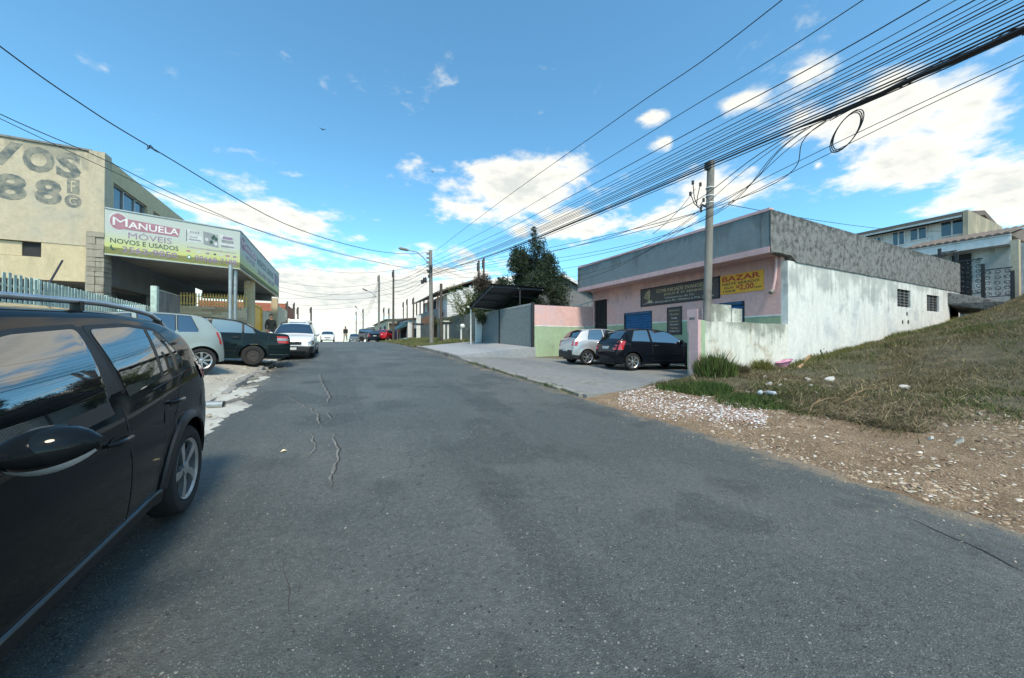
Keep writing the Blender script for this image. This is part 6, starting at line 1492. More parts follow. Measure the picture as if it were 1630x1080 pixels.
# --- far cars at the crest
BLK = spec_hatch('p_navy', sides=(1,)); bx = at(596, 543, t=46); build_car('black_hatchback', 'small black hatchback seen from behind at the crest', BLK, (bx.x, bx.y + 1.5, zr(bx.y) + .05), PI / 2)
RED = spec_hatch('p_red'); rx = at(613, 541, t=47); build_car('red_hatchback', 'small red hatchback parked side-on at the crest', RED, (6.1, 51.0, zr(51) + .25), R_(62))
WH = spec_hatch('p_white', sides=(1,)); build_car('white_hatchback', 'white hatchback half over the crest in the left lane', WH, (-1.0, 52, zr(52) + .02), -PI / 2)
DK = spec_hatch('p_grey', sides=(1,)); build_car('grey_hatchback', 'grey car dipping behind the crest beside the walker', DK, (2.6, 62, zr(62) + .02), -PI / 2)
JEEP = dict(paint='p_grey', L=3.95, W=.84, r=.36, axles=(.65, 3.1), sill=.35, tum=.12, end=(.04, .08), top=[(0, .8), (.01, 1.2), (.03, 1.7), (.07, 1.85), (.4, 1.88), (1.8, 1.88), (2.05, 1.84), (2.3, 1.42), (2.42, 1.20), (2.6, 1.16), (3.6, 1.12), (3.85, 1.06), (3.93, .9), (3.95, .6)], belt=[(0, 1.15), (2.4, 1.12), (3.95, 1.0)],
            wins=[(.2, 1.1, 0, 0), (1.2, 2.2, 0, 0)], ws=(2.08, 2.40, .9, .9), rw=(None, 0, 0, 0), lines=[('seam', [(1.15, .45), (1.15, 1.8)], .015)], wraps=[(.86, 1.02, .5, .1, True, 'white_lamp', 'headlamp')], plates=[('grille', True, .7, 1.0, .4, 'black'), ('bumper', True, .45, .58, .78, 'dark_metal')], wheel=('steel', 6))
j, _ = build_car('grey_jeep', 'boxy grey off-roader with white roof parked at the far crest', JEEP, (4.9, 56.5, zr(56) + .1), -PI / 2 + .9)
MB().box(-1.9, .05, -.7, .7, 1.885, 1.93).build('roof_panel', M['p_white'], j, local=True)
# white box van behind the estate car
bv = thing('box_van', 'white box van parked behind the white estate car', 'van', (-3.2, 38.9, zr(38.9)))
y0 = 38.0; zg_ = zr(y0)
MB().box(-4.1, -2.3, y0 + 1.2, y0 + 5.5, zg_ + .55, zg_ + 2.25).build('cargo_box', M['p_white'], bv, bevel=.04)
MB().hexa([(-4.05, y0, zg_ + .4), (-2.35, y0, zg_ + .4), (-2.35, y0 + 1.18, zg_ + .4), (-4.05, y0 + 1.18, zg_ + .4), (-4.0, y0 + .35, zg_ + 2.1), (-2.4, y0 + .35, zg_ + 2.1), (-2.4, y0 + 1.18, zg_ + 2.1), (-4.0, y0 + 1.18, zg_ + 2.1)]).build('cab', M['p_white'], bv, bevel=.05)
MB().hexa([(-3.9, y0 + .16, zg_ + 1.25), (-2.5, y0 + .16, zg_ + 1.25), (-2.5, y0 + .22, zg_ + 1.25), (-3.9, y0 + .22, zg_ + 1.25), (-3.85, y0 + .30, zg_ + 1.95), (-2.55, y0 + .30, zg_ + 1.95), (-2.55, y0 + .36, zg_ + 1.95), (-3.85, y0 + .36, zg_ + 1.95)]).build('windscreen', M['glass'], bv)
for x in (-4.25, -2.15): MB().box(x - .09, x + .09, y0 + .3, y0 + .38, zg_ + 1.55, zg_ + 1.95).build('mirror', M['black'], bv, bevel=.02)
for x in (-3.85, -2.55):
    for yy in (y0 + .75, y0 + 4.4): MB().lathe([(0, -.1), (.33, -.1), (.36, -.06), (.36, .06), (.33, .1), (0, .1)], 20, 'y', (0, 0, 0)).build('wheel', M['rubber'], bv, 40, True).matrix_basis = Matrix.Translation((x + 3.2, yy - 38.9, .36)) @ Matrix.Rotation(PI / 2, 4, 'Z')

# ================================================================ PEOPLE
def person(name, label, loc, facing, joints, mats, hips, chest_split=.52):
    """joints: name -> (x, y, z, radius); one continuous skin; x right, y forward"""
    me = bpy.data.meshes.new('body'); names = list(joints); idx = {n: i for i, n in enumerate(names)}
    E = [('pelvis', 'waist'), ('waist', 'chest'), ('chest', 'neck'), ('neck', 'chin'), ('chin', 'skull'), ('skull', 'crown')]
    for s in 'lr': E += [('chest', s + 'sho'), (s + 'sho', s + 'elb'), (s + 'elb', s + 'wri'), (s + 'wri', s + 'palm'), (s + 'palm', s + 'fing'), (s + 'palm', s + 'thumb'), ('pelvis', s + 'hip'), (s + 'hip', s + 'knee'), (s + 'knee', s + 'ank'), (s + 'ank', s + 'toe')]
    me.from_pydata([joints[n][:3] for n in names], [(idx[a], idx[b]) for a, b in E], [])
    ob = bpy.data.objects.new('tmp', me); COL.objects.link(ob); md = ob.modifiers.new('skin', 'SKIN')
    for i, n in enumerate(names):
        r = joints[n][3] * 1.3; me.skin_vertices[0].data[i].radius = (r, r * (.72 if n in ('chest', 'waist', 'pelvis') else 1)); me.skin_vertices[0].data[i].use_root = n == 'pelvis'
    sb = ob.modifiers.new('sub', 'SUBSURF'); sb.levels = 2; sb.render_levels = 2
    dg = bpy.context.evaluated_depsgraph_get(); dg.update(); m2_ = bpy.data.meshes.new_from_object(ob.evaluated_get(dg)); bpy.data.objects.remove(ob)
    t = thing(name, label, 'person', loc, facing)
    m2_.materials.clear()
    for m_ in mats: m2_.materials.append(m_)
    for p in m2_.polygons:
        c_ = p.center; z = c_.z; arm = abs(c_.x) > .17 and z > .72
        if z > 1.53 or (z > 1.47 and abs(c_.x) < .085): mi = 0
        elif arm: mi = 0 if z < joints['lwri'][2] + .04 else 1
        elif z > hips: mi = 1
        elif z > .09: mi = 2
        else: mi = 3
        p.material_index = mi; p.use_smooth = True
    b = bpy.data.objects.new('body', m2_); COL.objects.link(b); b.parent = t
    hd = joints['skull']
    h = MB(); rows = []
    for i in range(7):
        th = PI * .55 * i / 6; rows.append([(hd[0] + .097 * math.sin(th) * math.cos(a), hd[1] - .012 + .112 * math.sin(th) * math.sin(a), hd[2] + .02 + .118 * math.cos(th) - (.03 if math.sin(a) > .3 and i > 4 else 0) * -1) for a in np.linspace(0, 2 * PI, 15)])
    h.grid(rows); h.build('hair', M['black'], t, 60, True)
    f = MB()
    for x in (-.034, .034): f.lathe([(0, -.01), (.012, -.006), (.012, .006), (0, .01)], 8, 'y', (hd[0] + x, hd[1] + .092, hd[2] + .0))
    f.build('eyes', M['black'], t, 60, True)
    f = MB(); f.add([(hd[0] - .014, hd[1] + .09, hd[2] - .045), (hd[0] + .014, hd[1] + .09, hd[2] - .045), (hd[0], hd[1] + .125, hd[2] - .04), (hd[0], hd[1] + .095, hd[2] + .005)], [(0, 1, 2), (0, 2, 3), (1, 3, 2), (0, 3, 1)]); f.build('nose', mats[0], t, 60, True)
    f = MB(); f.box(hd[0] - .026, hd[0] + .026, hd[1] + .078, hd[1] + .092, hd[2] - .075, hd[2] - .066); f.build('mouth', M['red_lamp'] if False else plain('lip', (.25, .10, .08), .6), t, None, True)
    return t
M['skin'] = plain('skin', (.36, .21, .14), .55); M['shirt_black'] = plain('shirt_black', (.018, .02, .018), .85); M['khaki'] = plain('khaki', (.33, .30, .22), .85); M['shoe'] = plain('shoe', (.03, .03, .03), .7); M['denim'] = plain('denim', (.03, .035, .05), .85)
def pose(stride=.0, swing=.0):
    J = dict(pelvis=(0, 0, .95, .125), waist=(0, .005, 1.12, .12), chest=(0, .015, 1.34, .145), neck=(0, .01, 1.52, .055), chin=(0, .03, 1.60, .065), skull=(0, .03, 1.68, .088), crown=(0, .02, 1.75, .06))
    for s, sg in (('l', -1), ('r', 1)):
        f = stride * sg; a = -swing * sg
        J.update({s + 'sho': (sg * .19, .01, 1.42, .062), s + 'elb': (sg * .25, a * .45 - .02, 1.14, .046), s + 'wri': (sg * .26, a + .04, .90, .03), s + 'palm': (sg * .265, a + .06, .83, .036), s + 'fing': (sg * .26, a + .075, .74, .022), s + 'thumb': (sg * .235, a + .10, .80, .014),
                  s + 'hip': (sg * .10, 0, .90, .10), s + 'knee': (sg * .10, f * .55 + .05, .50, .068), s + 'ank': (sg * .10, f, .09 + max(0, -f) * .25, .045), s + 'toe': (sg * .11, f + .17, .035 + max(0, -f) * .05, .035)})
    return J
wk = at(550, 543, t=42); person('person', 'walker in black top and khaki trousers crossing the road at the crest', (wk.x, wk.y, zr(wk.y) + .06), R_(160), pose(.24, .22), [M['skin'], M['shirt_black'], M['khaki'], M['shoe']], .98)
pr = at(431, 520, X=-3.3); person('person', 'dark-clothed person standing by the cream wall behind the saloon', (-3.3, pr.y, G_left(-3.3, pr.y) + .0), R_(215), pose(.04, .03), [M['skin'], M['shirt_black'], M['denim'], M['shoe']], .95)
# ================================================================ TREES AND PLANTS
RN = np.random.default_rng(5)
def leaf_cloud(centers, radii, per, size, cols, squash=(1, 1, 1), shell=.35, aspect=.5, droop=0.0):
    """leaf quads spread through clumps; returns verts, faces, colours"""
    Vs, Cs = [], []
    for (c, r) in zip(centers, radii):
        n = int(per * r * r) + 8
        d = RN.normal(size=(n, 3)); d /= np.linalg.norm(d, axis=1)[:, None]; rad = r * (shell + (1 - shell) * RN.random(n) ** .6) * (.75 + .5 * RN.random(n))
        p = np.array(c) + d * rad[:, None] * np.array(squash)
        a = RN.normal(size=(n, 3)); a[:, 2] -= droop; a /= np.linalg.norm(a, axis=1)[:, None]; b = np.cross(a, RN.normal(size=(n, 3))); b /= np.linalg.norm(b, axis=1)[:, None]
        s = size * (.6 + .8 * RN.random(n)); a *= s[:, None]; b *= (s * aspect)[:, None]
        q = np.stack([p - a, p + b * .5 - a * .1, p + a, p - b * .5 - a * .1], 1); Vs.append(q.reshape(-1, 3))
        cc = np.array(cols)[RN.integers(0, len(cols), n)] * (.75 + .5 * RN.random(n))[:, None]; Cs.append(cc)
    V = np.concatenate(Vs); C = np.concatenate(Cs); F = np.arange(len(V)).reshape(-1, 4); return V, F, C
def tree(name, label, base, height, trunk_r, clumps, per, size, cols, aspect=.5, bark='wood_pole', limbs=None, droop=0.0, cat='tree', group=None):
    t = thing(name, label, cat, base, group=group); b = Vector(base)
    m = MB(); H = height; pts = [b - Vector((0, 0, .3))]
    for k in range(1, 8): pts.append(b + Vector((.12 * mnoise.noise((k * .7, b.x, 0)) * H * .1, .12 * mnoise.noise((k * .7, b.y, 5)) * H * .1, H * k / 8)))
    m.tube(pts, [trunk_r * (1 - .11 * k) for k in range(8)], 10); m.build('trunk', M[bark], t, 60)
    for (c, r) in clumps:
        c_ = b + Vector(c); k = min(6, max(1, int((c[2] / H) * 8 * .6))); a = pts[k]
        if (c_ - a).length > .3: MB().tube([a, a.lerp(c_, .5) + Vector((0, 0, .1 * r)), c_], [trunk_r * .25, trunk_r * .14, trunk_r * .05], 6).build('limb', M[bark], t, 60)
    V, F, C = leaf_cloud([c for c, r in clumps], [r for c, r in clumps], per, size, cols, aspect=aspect, droop=droop)
    raw_mesh('crown', V, F, M['leaf'], C, parent=t); return t
dark = [(.03, .05, .028), (.045, .07, .035), (.02, .034, .024), (.075, .10, .045)]
base = (12.0, 20.9, .9); H = 8.8
cl = [((0, 0, 8.3), .22), ((.02, 0, 7.9), .25), ((-.05, .05, 7.4), .33), ((.05, 0, 6.9), .5)]
for k in range(58):
    z = 2.6 + 4.4 * RN.random(); w = 2.35 * (1 - abs((z - 3.6) / 4.4) ** 1.7) ** .6; a = RN.random() * 6.28; q = w * math.sqrt(RN.random())
    cl.append(((q * math.cos(a), q * math.sin(a) * .9, z), .42 + .35 * RN.random()))
tree('broadleaf_tree', 'tall dark glossy tree with thin leader beside the lean-to roof', base, 6.6, .13, cl, 1500, .10, dark)
red = [(.085, .06, .045), (.05, .045, .03), (.12, .08, .06), (.03, .035, .025)]
cl = [((1.9 * (RN.random() - .5) * 1.6, 1.6 * (RN.random() - .5), 2.6 + 2.6 * RN.random()), .35 + .3 * RN.random()) for k in range(26)]
tree('reddish_tree', 'small brownish red-leaved tree between the lean-to roof and the poles', (11.4, 27.0, 1.4), 4.6, .08, cl, 1300, .09, red)
gr = [(.10, .14, .03), (.14, .18, .05), (.07, .10, .025), (.20, .22, .09)]
sh_ = thing('arching_shrub', 'yellow-green arching shrub overhanging the old garden wall', 'shrub', (10.6, 27.5, 1.5))
m = MB(); VV, FF, CC = [], [], []; nb = 0
for k in range(70):
    a = RN.random() * 6.28; r = .5 + 1.7 * RN.random(); h = 2.4 + 2.3 * RN.random(); b0_ = Vector((10.6 + .3 * RN.normal(), 27.5 + .3 * RN.normal(), 1.6)); e = b0_ + Vector((r * math.cos(a), r * math.sin(a), h)); mid = b0_.lerp(e, .55) + Vector((0, 0, .5))
    pts = [b0_, mid, e, e + Vector((.35 * math.cos(a), .35 * math.sin(a), -.15))]; m.tube(pts, [.02, .014, .008, .004], 4, cap=False)
    for j in range(190):
        u = RN.random() ** .7; p = (b0_.lerp(mid, u * 2) if u < .5 else mid.lerp(e, u * 2 - 1)) + Vector(RN.normal(size=3) * .13)
        d = Vector((math.cos(a), math.sin(a), .5)) + Vector(RN.normal(size=3) * .6); d.normalize(); w_ = d.cross(Vector(RN.normal(size=3))).normalized() * .022; L_ = .15 + .12 * RN.random()
        VV += [p, p + d * L_ * .5 + w_, p + d * L_, p + d * L_ * .5 - w_]; c_ = np.array(gr[RN.integers(0, 4)]) * (.7 + .6 * RN.random()); CC.append(c_)
m.build('stems', M['verge_soil'], sh_, 60)
o = WOFF[sh_.name]; VV = np.array([tuple(p - o) for p in VV]); raw_mesh('foliage', VV, np.arange(len(VV)).reshape(-1, 4), M['leaf'], CC, parent=sh_)
iv = thing('wall_creeper', 'dry green creeper growing along the top of the old garden wall', 'creeper', (9.3, 30, 3))
V, F, C = leaf_cloud([(0 + .1 * RN.normal(), y, .55 + .25 * mnoise.noise((y, 0, 0))) for y in np.arange(-.5, 6.5, .25)], [.38] * 28, 420, .07, [(.12, .13, .05), (.08, .10, .03), (.18, .16, .08)]); raw_mesh('foliage', V, F, M['leaf'], C, parent=iv)
gp_ = thing('gate_bush', 'small dark leafy bush beside the white gate panel', 'bush', (8.9, 22.6, 1.4)); MB().tube([(8.9, 22.6, 1.2), (8.95, 22.6, 2.8)], [.05, .02], 6).build('stem', M['wood_pole'], gp_)
V, F, C = leaf_cloud([(.2 * RN.normal(), .25 * RN.normal(), 1.2 + .55 * RN.random() * 2) for k in range(12)], [.38] * 12, 420, .09, dark + [(.05, .08, .03)]); raw_mesh('foliage', V, F, M['leaf'], C, parent=gp_)
# trees further along the lot, out of frame on the right: seen reflected in the near car
for i, (x, y, h, r) in enumerate([(34, -6, 7, 2.4), (26, -12, 6, 2.2), (42, -2, 8, 2.6)]):
    cl = [((r * RN.normal() * .5, r * RN.normal() * .5, h * .45 + h * .5 * RN.random()), .6 + .5 * RN.random()) for k in range(22)]
    tree('lot_tree', ['leafy tree on the hill above the vacant lot', 'lower leafy tree behind the vacant lot', 'tallest leafy tree on the hill behind the lot'][i], (x, y, G_lot(x, y)), h * .8, .15, cl, 420, .16, dark + [(.05, .08, .03)])

# ---------------------------------------------------------------- grass and weeds
def blades(n, pick, zf, hfn, colfn, lean=.5, w=.006):
    P = np.array([pick() for _ in range(n)]); V = np.empty((n, 3, 3), np.float32); C = np.empty((n, 3), np.float32)
    for i, (x, y) in enumerate(P):
        z = zf(x, y); h = hfn(x, y); a = RN.random() * 6.283; l = lean * h * (.3 + RN.random()); ww = w * (.6 + .8 * RN.random()) * (1 + 4 * h); b = RN.random() * 6.283
        V[i] = [(x + ww * math.cos(b), y + ww * math.sin(b), z - .01), (x - ww * math.cos(b), y - ww * math.sin(b), z - .01), (x + l * math.cos(a), y + l * math.sin(a), z + h)]; C[i] = colfn(x, y)
    return V.reshape(-1, 3), np.arange(n * 3).reshape(-1, 3), C
nz = lambda x, y, s, o: mnoise.noise((x * s, y * s, o))
def zlot(x, y): return G_lot(x, y) + .045 * (nz(x, y, 1.3, 3.3) * 1 + .5 * mnoise.noise((x * 3.9, y * 3.9, 1.3)))
def lot_edge(x, y): return x + 2.2 * nz(x, y, .35, 2) + .42 * y
CLUMPS = []
def pick_lot():
    if CLUMPS and RN.random() < .3:
        c = CLUMPS[RN.integers(0, len(CLUMPS))]; return c[0] + .16 * RN.normal(), min(6.25, c[1] + .16 * RN.normal())
    while True:
        u = RN.random(); x = 7.0 + 26 * u ** 1.7; y = -6 + 12.2 * RN.random() if x > 12 else -4 + 10.2 * RN.random()
        if lot_edge(x, y) < 8.6: continue
        if nz(x, y, .55, 8) + .6 * nz(x, y, 1.7, 5) > -.30 + .7 * RN.random() ** 1.3: return x, y
CLUMPS = [pick_lot() for _ in range(240)]
greens = [(.085, .12, .032), (.06, .09, .024), (.13, .15, .05)]; drys = [(.24, .195, .11), (.32, .265, .155), (.17, .135, .08), (.12, .10, .06)]
def col_lot(x, y):
    k = nz(x, y, .45, 21) + .25 * RN.normal(); c = greens[RN.integers(0, 3)] if k > .10 else drys[RN.integers(0, 4)]; return np.array(c) * (.6 + .7 * RN.random())
V, F, C = blades(125000, pick_lot, zlot, lambda x, y: (.02 + .09 * RN.random() ** 1.6 + .07 * max(0, nz(x, y, .9, 4))) * (1 if x < 14 else 1.4), col_lot, .9, .005)
tag(raw_mesh('grass', V, F, M['blade'], C, 3), 'patchy green and dry grass over the vacant lot slope', 'grass', kind='stuff')
def pick_any():
    while True:
        x = 8.0 + 24 * RN.random() ** 1.5; y = -5 + 11.2 * RN.random()
        if lot_edge(x, y) > 9.0: return x, y
V, F, C = blades(60000, pick_any, zlot, lambda x, y: .015 + .06 * RN.random() ** 2, lambda x, y: np.array((greens + drys)[RN.integers(0, 7)]) * (.7 + .7 * RN.random()), 1.2, .006)
tag(raw_mesh('short_grass', V, F, M['blade'], C, 3), 'short thin grass between the clumps on the vacant lot', 'grass', kind='stuff')
# dry stalks and straw lying on the slope
def straw():
    n = 9000; V = np.empty((n, 4, 3), np.float32); C = []
    for i in range(n):
        x, y = pick_lot(); z = zlot(x, y); a = RN.random() * 6.28; L = .12 + .35 * RN.random() ** 2; d = np.array([math.cos(a), math.sin(a), .25 * RN.normal()]); p = np.array([x, y, z + .03 + .05 * RN.random()]); wv = np.array([-math.sin(a), math.cos(a), 0]) * .005
        V[i] = [p - wv, p + wv, p + d * L + wv * .5, p + d * L - wv * .5]; C.append(np.array(drys[RN.integers(0, 4)]) * (.9 + .8 * RN.random()))
    return V.reshape(-1, 3), np.arange(n * 4).reshape(-1, 4), C
V, F, C = straw(); tag(raw_mesh('straw', V, F, M['blade'], C), 'dry straw and cut stalks strewn on the slope', 'straw', kind='stuff')
def tuft(name, label, x, y, zf, n, rad, hmax, cols, lean=.6, w=.006, cat='grass tuft'):
    z0 = zf(x, y)
    def pk(): a = RN.random() * 6.28; r = rad * math.sqrt(RN.random()); return x + r * math.cos(a), y + r * math.sin(a)
    V, F, C = blades(n, pk, zf, lambda a, b: hmax * (.35 + .65 * RN.random()) * (1 - .5 * min(1, math.hypot(a - x, b - y) / rad)), lambda a, b: np.array(cols[RN.integers(0, len(cols))]) * (.6 + .8 * RN.random()), lean, w)
    return tag(raw_mesh(name, V, F, M['blade'], C, 3), label, cat, 'grass tufts by the low wall')
lush = [(.07, .12, .03), (.10, .15, .04), (.05, .085, .022)]
tx = at(1135, 600, Y=5.9); tuft('grass_tuft', 'tall bushy grass tuft at the end of the low white wall', tx.x, 5.85, zlot, 2600, .45, .78, lush + [(.16, .15, .06)], .45)
for i, (px, py, n, r, h, lab) in enumerate([(1120, 622, 3200, .55, .24, 'low lush grass patch in front of the tall tuft'), (1080, 618, 2200, .5, .17, 'low grass patch at the driveway edge by the road'), (1195, 640, 2600, .6, .16, 'low grass patch beside the two plastic bottles'),
                                             (1175, 596, 1100, .22, .42, 'brownish weed clump against the low wall'), (1212, 590, 1300, .25, .45, 'yellowish weed clump beside the pink tub')]):
    p = at(px, py, t=1.0); d = p - Vector((0, 0, CZ)); t_ = 6.0
    for _ in range(30): q = Vector((0, 0, CZ)) + d * t_; t_ += (q.z - zlot(q.x, q.y)) / -d.z * .7
    tuft('grass_tuft', lab, q.x, min(q.y, 6.1), zlot, n, r, h, lush if i < 3 else ([(.13, .11, .06), (.09, .08, .04)] if i == 3 else [(.22, .20, .06), (.14, .15, .05)]), .7)
# weeds along the foot of the side wall
def pick_w():
    x = 12.5 + 17 * RN.random(); return x, 6.28 - abs(RN.normal()) * .25
V, F, C = blades(9000, pick_w, zlot, lambda x, y: (.06 + .26 * RN.random() * max(.2, .5 + nz(x, 0, .6, 3))), lambda x, y: np.array(([(.16, .17, .05), (.10, .13, .04), (.24, .21, .10)])[RN.integers(0, 3)]) * (.6 + .7 * RN.random()), .6)
tag(raw_mesh('weeds', V, F, M['blade'], C, 3), 'yellow-green weeds along the foot of the white side wall', 'weeds', kind='stuff')
# verge grass further up and weeds in the broken kerb
V, F, C = blades(26000, lambda: (5.0 + 4.1 * RN.random(), 24.7 + 24 * RN.random() ** 1.5), G_verge, lambda x, y: .06 + .14 * RN.random(), lambda x, y: np.array((lush + drys[:2])[RN.integers(0, 5)]) * (.8 + .7 * RN.random()), .6, .010)
tag(raw_mesh('grass', V, F, M['blade'], C, 3), 'short grass of the verge around the lamp pole', 'grass', kind='stuff')
V, F, C = blades(2600, lambda: (4.93 + .09 * RN.normal(), 6.5 + 7.6 * RN.random()), lambda x, y: zr(y) + .05, lambda x, y: (.03 + .12 * RN.random()) * max(.15, .3 + nz(0, y, 1.1, 9)), lambda x, y: np.array(lush[RN.integers(0, 3)]) * (.5 + .7 * RN.random()), .8)
tag(raw_mesh('weeds', V, F, M['blade'], C, 3), 'small weeds growing in the broken driveway kerb', 'weeds', kind='stuff')

# ---------------------------------------------------------------- chips, stones and litter on the lot
def chip_mesh(n, pick, zf, smin, smax, colfn, flat_=.35):
    base = np.array([(-1, -.6, 0), (0, -.8, 0), (1, -.3, 0), (.8, .6, 0), (-.2, .8, 0), (-.9, .4, 0)], np.float32); V = np.empty((n, 12, 3), np.float32); F = []; C = []
    for i in range(n):
        x, y = pick(); s = smin + (smax - smin) * RN.random() ** 3; a = RN.random() * 6.28; R2 = np.array([[math.cos(a), -math.sin(a)], [math.sin(a), math.cos(a)]]); b = base * s; b[:, :2] = (b[:, :2] * (.6 + .7 * RN.random((6, 2)))) @ R2.T
        tl = RN.normal(size=2) * .22; z = b[:, 0] * tl[0] + b[:, 1] * tl[1]; zz = zf(x, y); h = s * flat_ * (.5 + RN.random())
        V[i, :6] = np.stack([b[:, 0] + x, b[:, 1] + y, z + zz - h * .3], 1); V[i, 6:] = np.stack([b[:, 0] * .85 + x, b[:, 1] * .85 + y, z + zz + h * .7], 1)
        o_ = i * 12; F += [(o_ + 6, o_ + 7, o_ + 8, o_ + 9), (o_ + 9, o_ + 10, o_ + 11, o_ + 6)] + [(o_ + k, o_ + (k + 1) % 6, o_ + 6 + (k + 1) % 6, o_ + 6 + k) for k in range(6)]; c = colfn(); C += [c] * 8
    return V.reshape(-1, 3), np.array(F), np.array(C)
def pick_chip():
    while True:
        y = -4 + 10 * RN.random(); x = 5.0 + 7 * RN.random() ** 1.3
        if lot_edge(x, y) > 9.4 + .5 * RN.normal(): continue
        if nz(x, y, 1.1, 12) > -.5 + .7 * RN.random(): return x, y
chipc = lambda: np.array([(.55, .51, .43), (.42, .34, .25), (.36, .27, .19), (.62, .58, .52), (.28, .19, .13), (.33, .25, .17), (.38, .30, .21), (.35, .26, .18), (.30, .22, .15), (.40, .33, .25)][RN.integers(0, 10)]) * (.8 + .35 * RN.random())
V, F, C = chip_mesh(20000, pick_chip, zlot, .003, .030, chipc, .2); tag(raw_mesh('gravel', V, F, M['chips'], C), 'pale stone and plaster chips scattered over brown dirt', 'gravel', kind='stuff')
def pick_pile():
    # the denser white heap beside the road, in front of the tuft
    u = RN.random(); px = 985 + 235 * u; py = 631 + 36 * u + 11 * RN.normal() * (1.2 - u * .5); d = at(px, py, t=1.0) - Vector((0, 0, CZ)); t_ = 6.0
    for _ in range(12): q = Vector((0, 0, CZ)) + d * t_; t_ += (q.z - zlot(q.x, q.y)) / -d.z * .7
    q.y = min(q.y, 6.0 + .2 * RN.random())
    return (q.x, q.y) if q.x > 5.0 else (5.0 + .5 * RN.random(), q.y)
V, F, C = chip_mesh(5200, pick_pile, lambda x, y: zlot(x, y) + .02 * RN.random(), .005, .024, lambda: np.array([(.72, .70, .70), (.62, .57, .57), (.50, .38, .34), (.78, .77, .76), (.33, .20, .15), (.28, .17, .12)][RN.integers(0, 6)])); tag(raw_mesh('rubble', V, F, M['chips'], C), 'dense heap of white broken plaster beside the road', 'rubble', kind='stuff')
V, F, C = chip_mesh(2600, lambda: (4.85 + .35 * RN.normal(), -5 + 11 * RN.random()), lambda x, y: max(zroad(x, y), zlot(x, y)) + .002, .004, .014, lambda: np.array([(.20, .18, .15), (.11, .11, .11), (.33, .29, .24)][RN.integers(0, 3)])); tag(raw_mesh('loose_gravel', V, F, M['chips'], C), 'loose grit along the ragged asphalt edge', 'gravel', kind='stuff')
V, F, C = chip_mesh(420, lambda: (-1.5 + 6.2 * RN.random(), 1.0 + 12 * RN.random() ** 1.4), lambda x, y: zroad(x, y) + .001, .003, .009, lambda: np.array([(.36, .35, .32), (.16, .16, .15), (.45, .44, .40)][RN.integers(0, 3)])); tag(raw_mesh('road_grit', V, F, M['chips'], C), 'small pale grit lying on the asphalt', 'grit', kind='stuff')
V, F, C = chip_mesh(900, lambda: (-2.4 + .45 * RN.normal(), 5.0 + 11 * RN.random()), lambda x, y: max(zroad(x, y), G_left(x, y)) + .004, .005, .04, lambda: np.array([(.40, .36, .29), (.30, .25, .19), (.46, .43, .37), (.33, .27, .20)][RN.integers(0, 4)])); tag(raw_mesh('rubble', V, F, M['chips'], C), 'crumbled concrete along the broken left kerb', 'rubble', kind='stuff')
def ground_at(px, py, zf, t0=6.0):
    d = at(px, py, t=1.0) - Vector((0, 0, CZ)); t_ = t0
    for _ in range(40): q = Vector((0, 0, CZ)) + d * t_; t_ += (q.z - zf(q.x, q.y)) / max(.02, -d.z) * .6
    return q
M['litter'] = plain('litter_white', (.50, .49, .46), .7); M['litter_blue'] = plain('litter_bluish', (.50, .54, .58), .35)
lit = [(1286, 606, .17, 'flat white scrap lying near the pink tub'), (1218, 602, .12, 'white scrap nearest the weed clump'), (1222, 613, .13, 'pale rubble slab below the weeds'), (1240, 615, .09, 'small white rubble lump in the dirt'), (1290, 616, .09, 'small white scrap below the flat scrap'),
       (1300, 628, .07, 'little white scrap by the thin branch'), (1335, 629, .08, 'white scrap near the dry branches'), (1440, 619, .20, 'torn white sheet lying on the slope'), (1320, 605, .22, 'grey-white plaster slab on the slope'), (1525, 704, .10, 'pale stone chip in the open dirt'),
       (1480, 700, .07, 'white chip left of the pale stone'), (1150, 656, .06, 'small white lump at the heap edge'), (1560, 660, .07, 'white lump under the far grass'), (1250, 606, .08, 'white lump beside the pink tub')]
for i, (px, py, s, lab) in enumerate(lit):
    s *= .55; q = ground_at(px, py, zlot); m = MB(); n = 9; vs = []
    for lay, k in ((0, 1), (1, .86)):
        for j in range(n): a = 2 * PI * j / n; rr = s * k * (.7 + .5 * random.Random(i * 31 + j).random()); vs.append((q.x + rr * math.cos(a) * 1.3, q.y + rr * math.sin(a) * .8, q.z - .01 + lay * (.03 + s * .22) + .03 * math.sin(a + i)))
    m.add(vs, [tuple(range(n - 1, -1, -1)), tuple(range(n, 2 * n))] + [(j, (j + 1) % n, n + (j + 1) % n, n + j) for j in range(n)]); tag(m.build('litter_scrap', M['litter'] if i % 3 else M['apron'], smooth=40), lab, 'litter', 'litter on the lot')
for i, (px, py, lab) in enumerate([(1210, 629, 'crumpled clear plastic bottle in the grass, the nearer the tuft'), (1226, 630, 'crumpled clear plastic bottle in the grass, beside the thin stick')]):
    q = ground_at(px, py, zlot); t = thing('plastic_bottle', lab, 'bottle', tuple(q), group='bottles on the lot'); a = .4 + i * .9; d = Vector((math.cos(a), math.sin(a), 0)); p = q + Vector((0, 0, .05))
    MB().tube([p - d * .11, p - d * .09, p, p + d * .06, p + d * .1, p + d * .12], [.03, .046, .044, .045, .018, .018], 10).build('bottle_body', M['litter_blue'], t, 60); MB().tube([p + d * .121, p + d * .145], .02, 8).build('cap', M['litter'], t, 60)
M['pink_plastic'] = plain('pink_plastic', (.55, .26, .37), .5)
q = ground_at(1247, 585, zlot); pb_ = thing('plastic_tub', 'pink plastic tub lying against the white side wall', 'tub', tuple(q)); m = MB(); rows = []
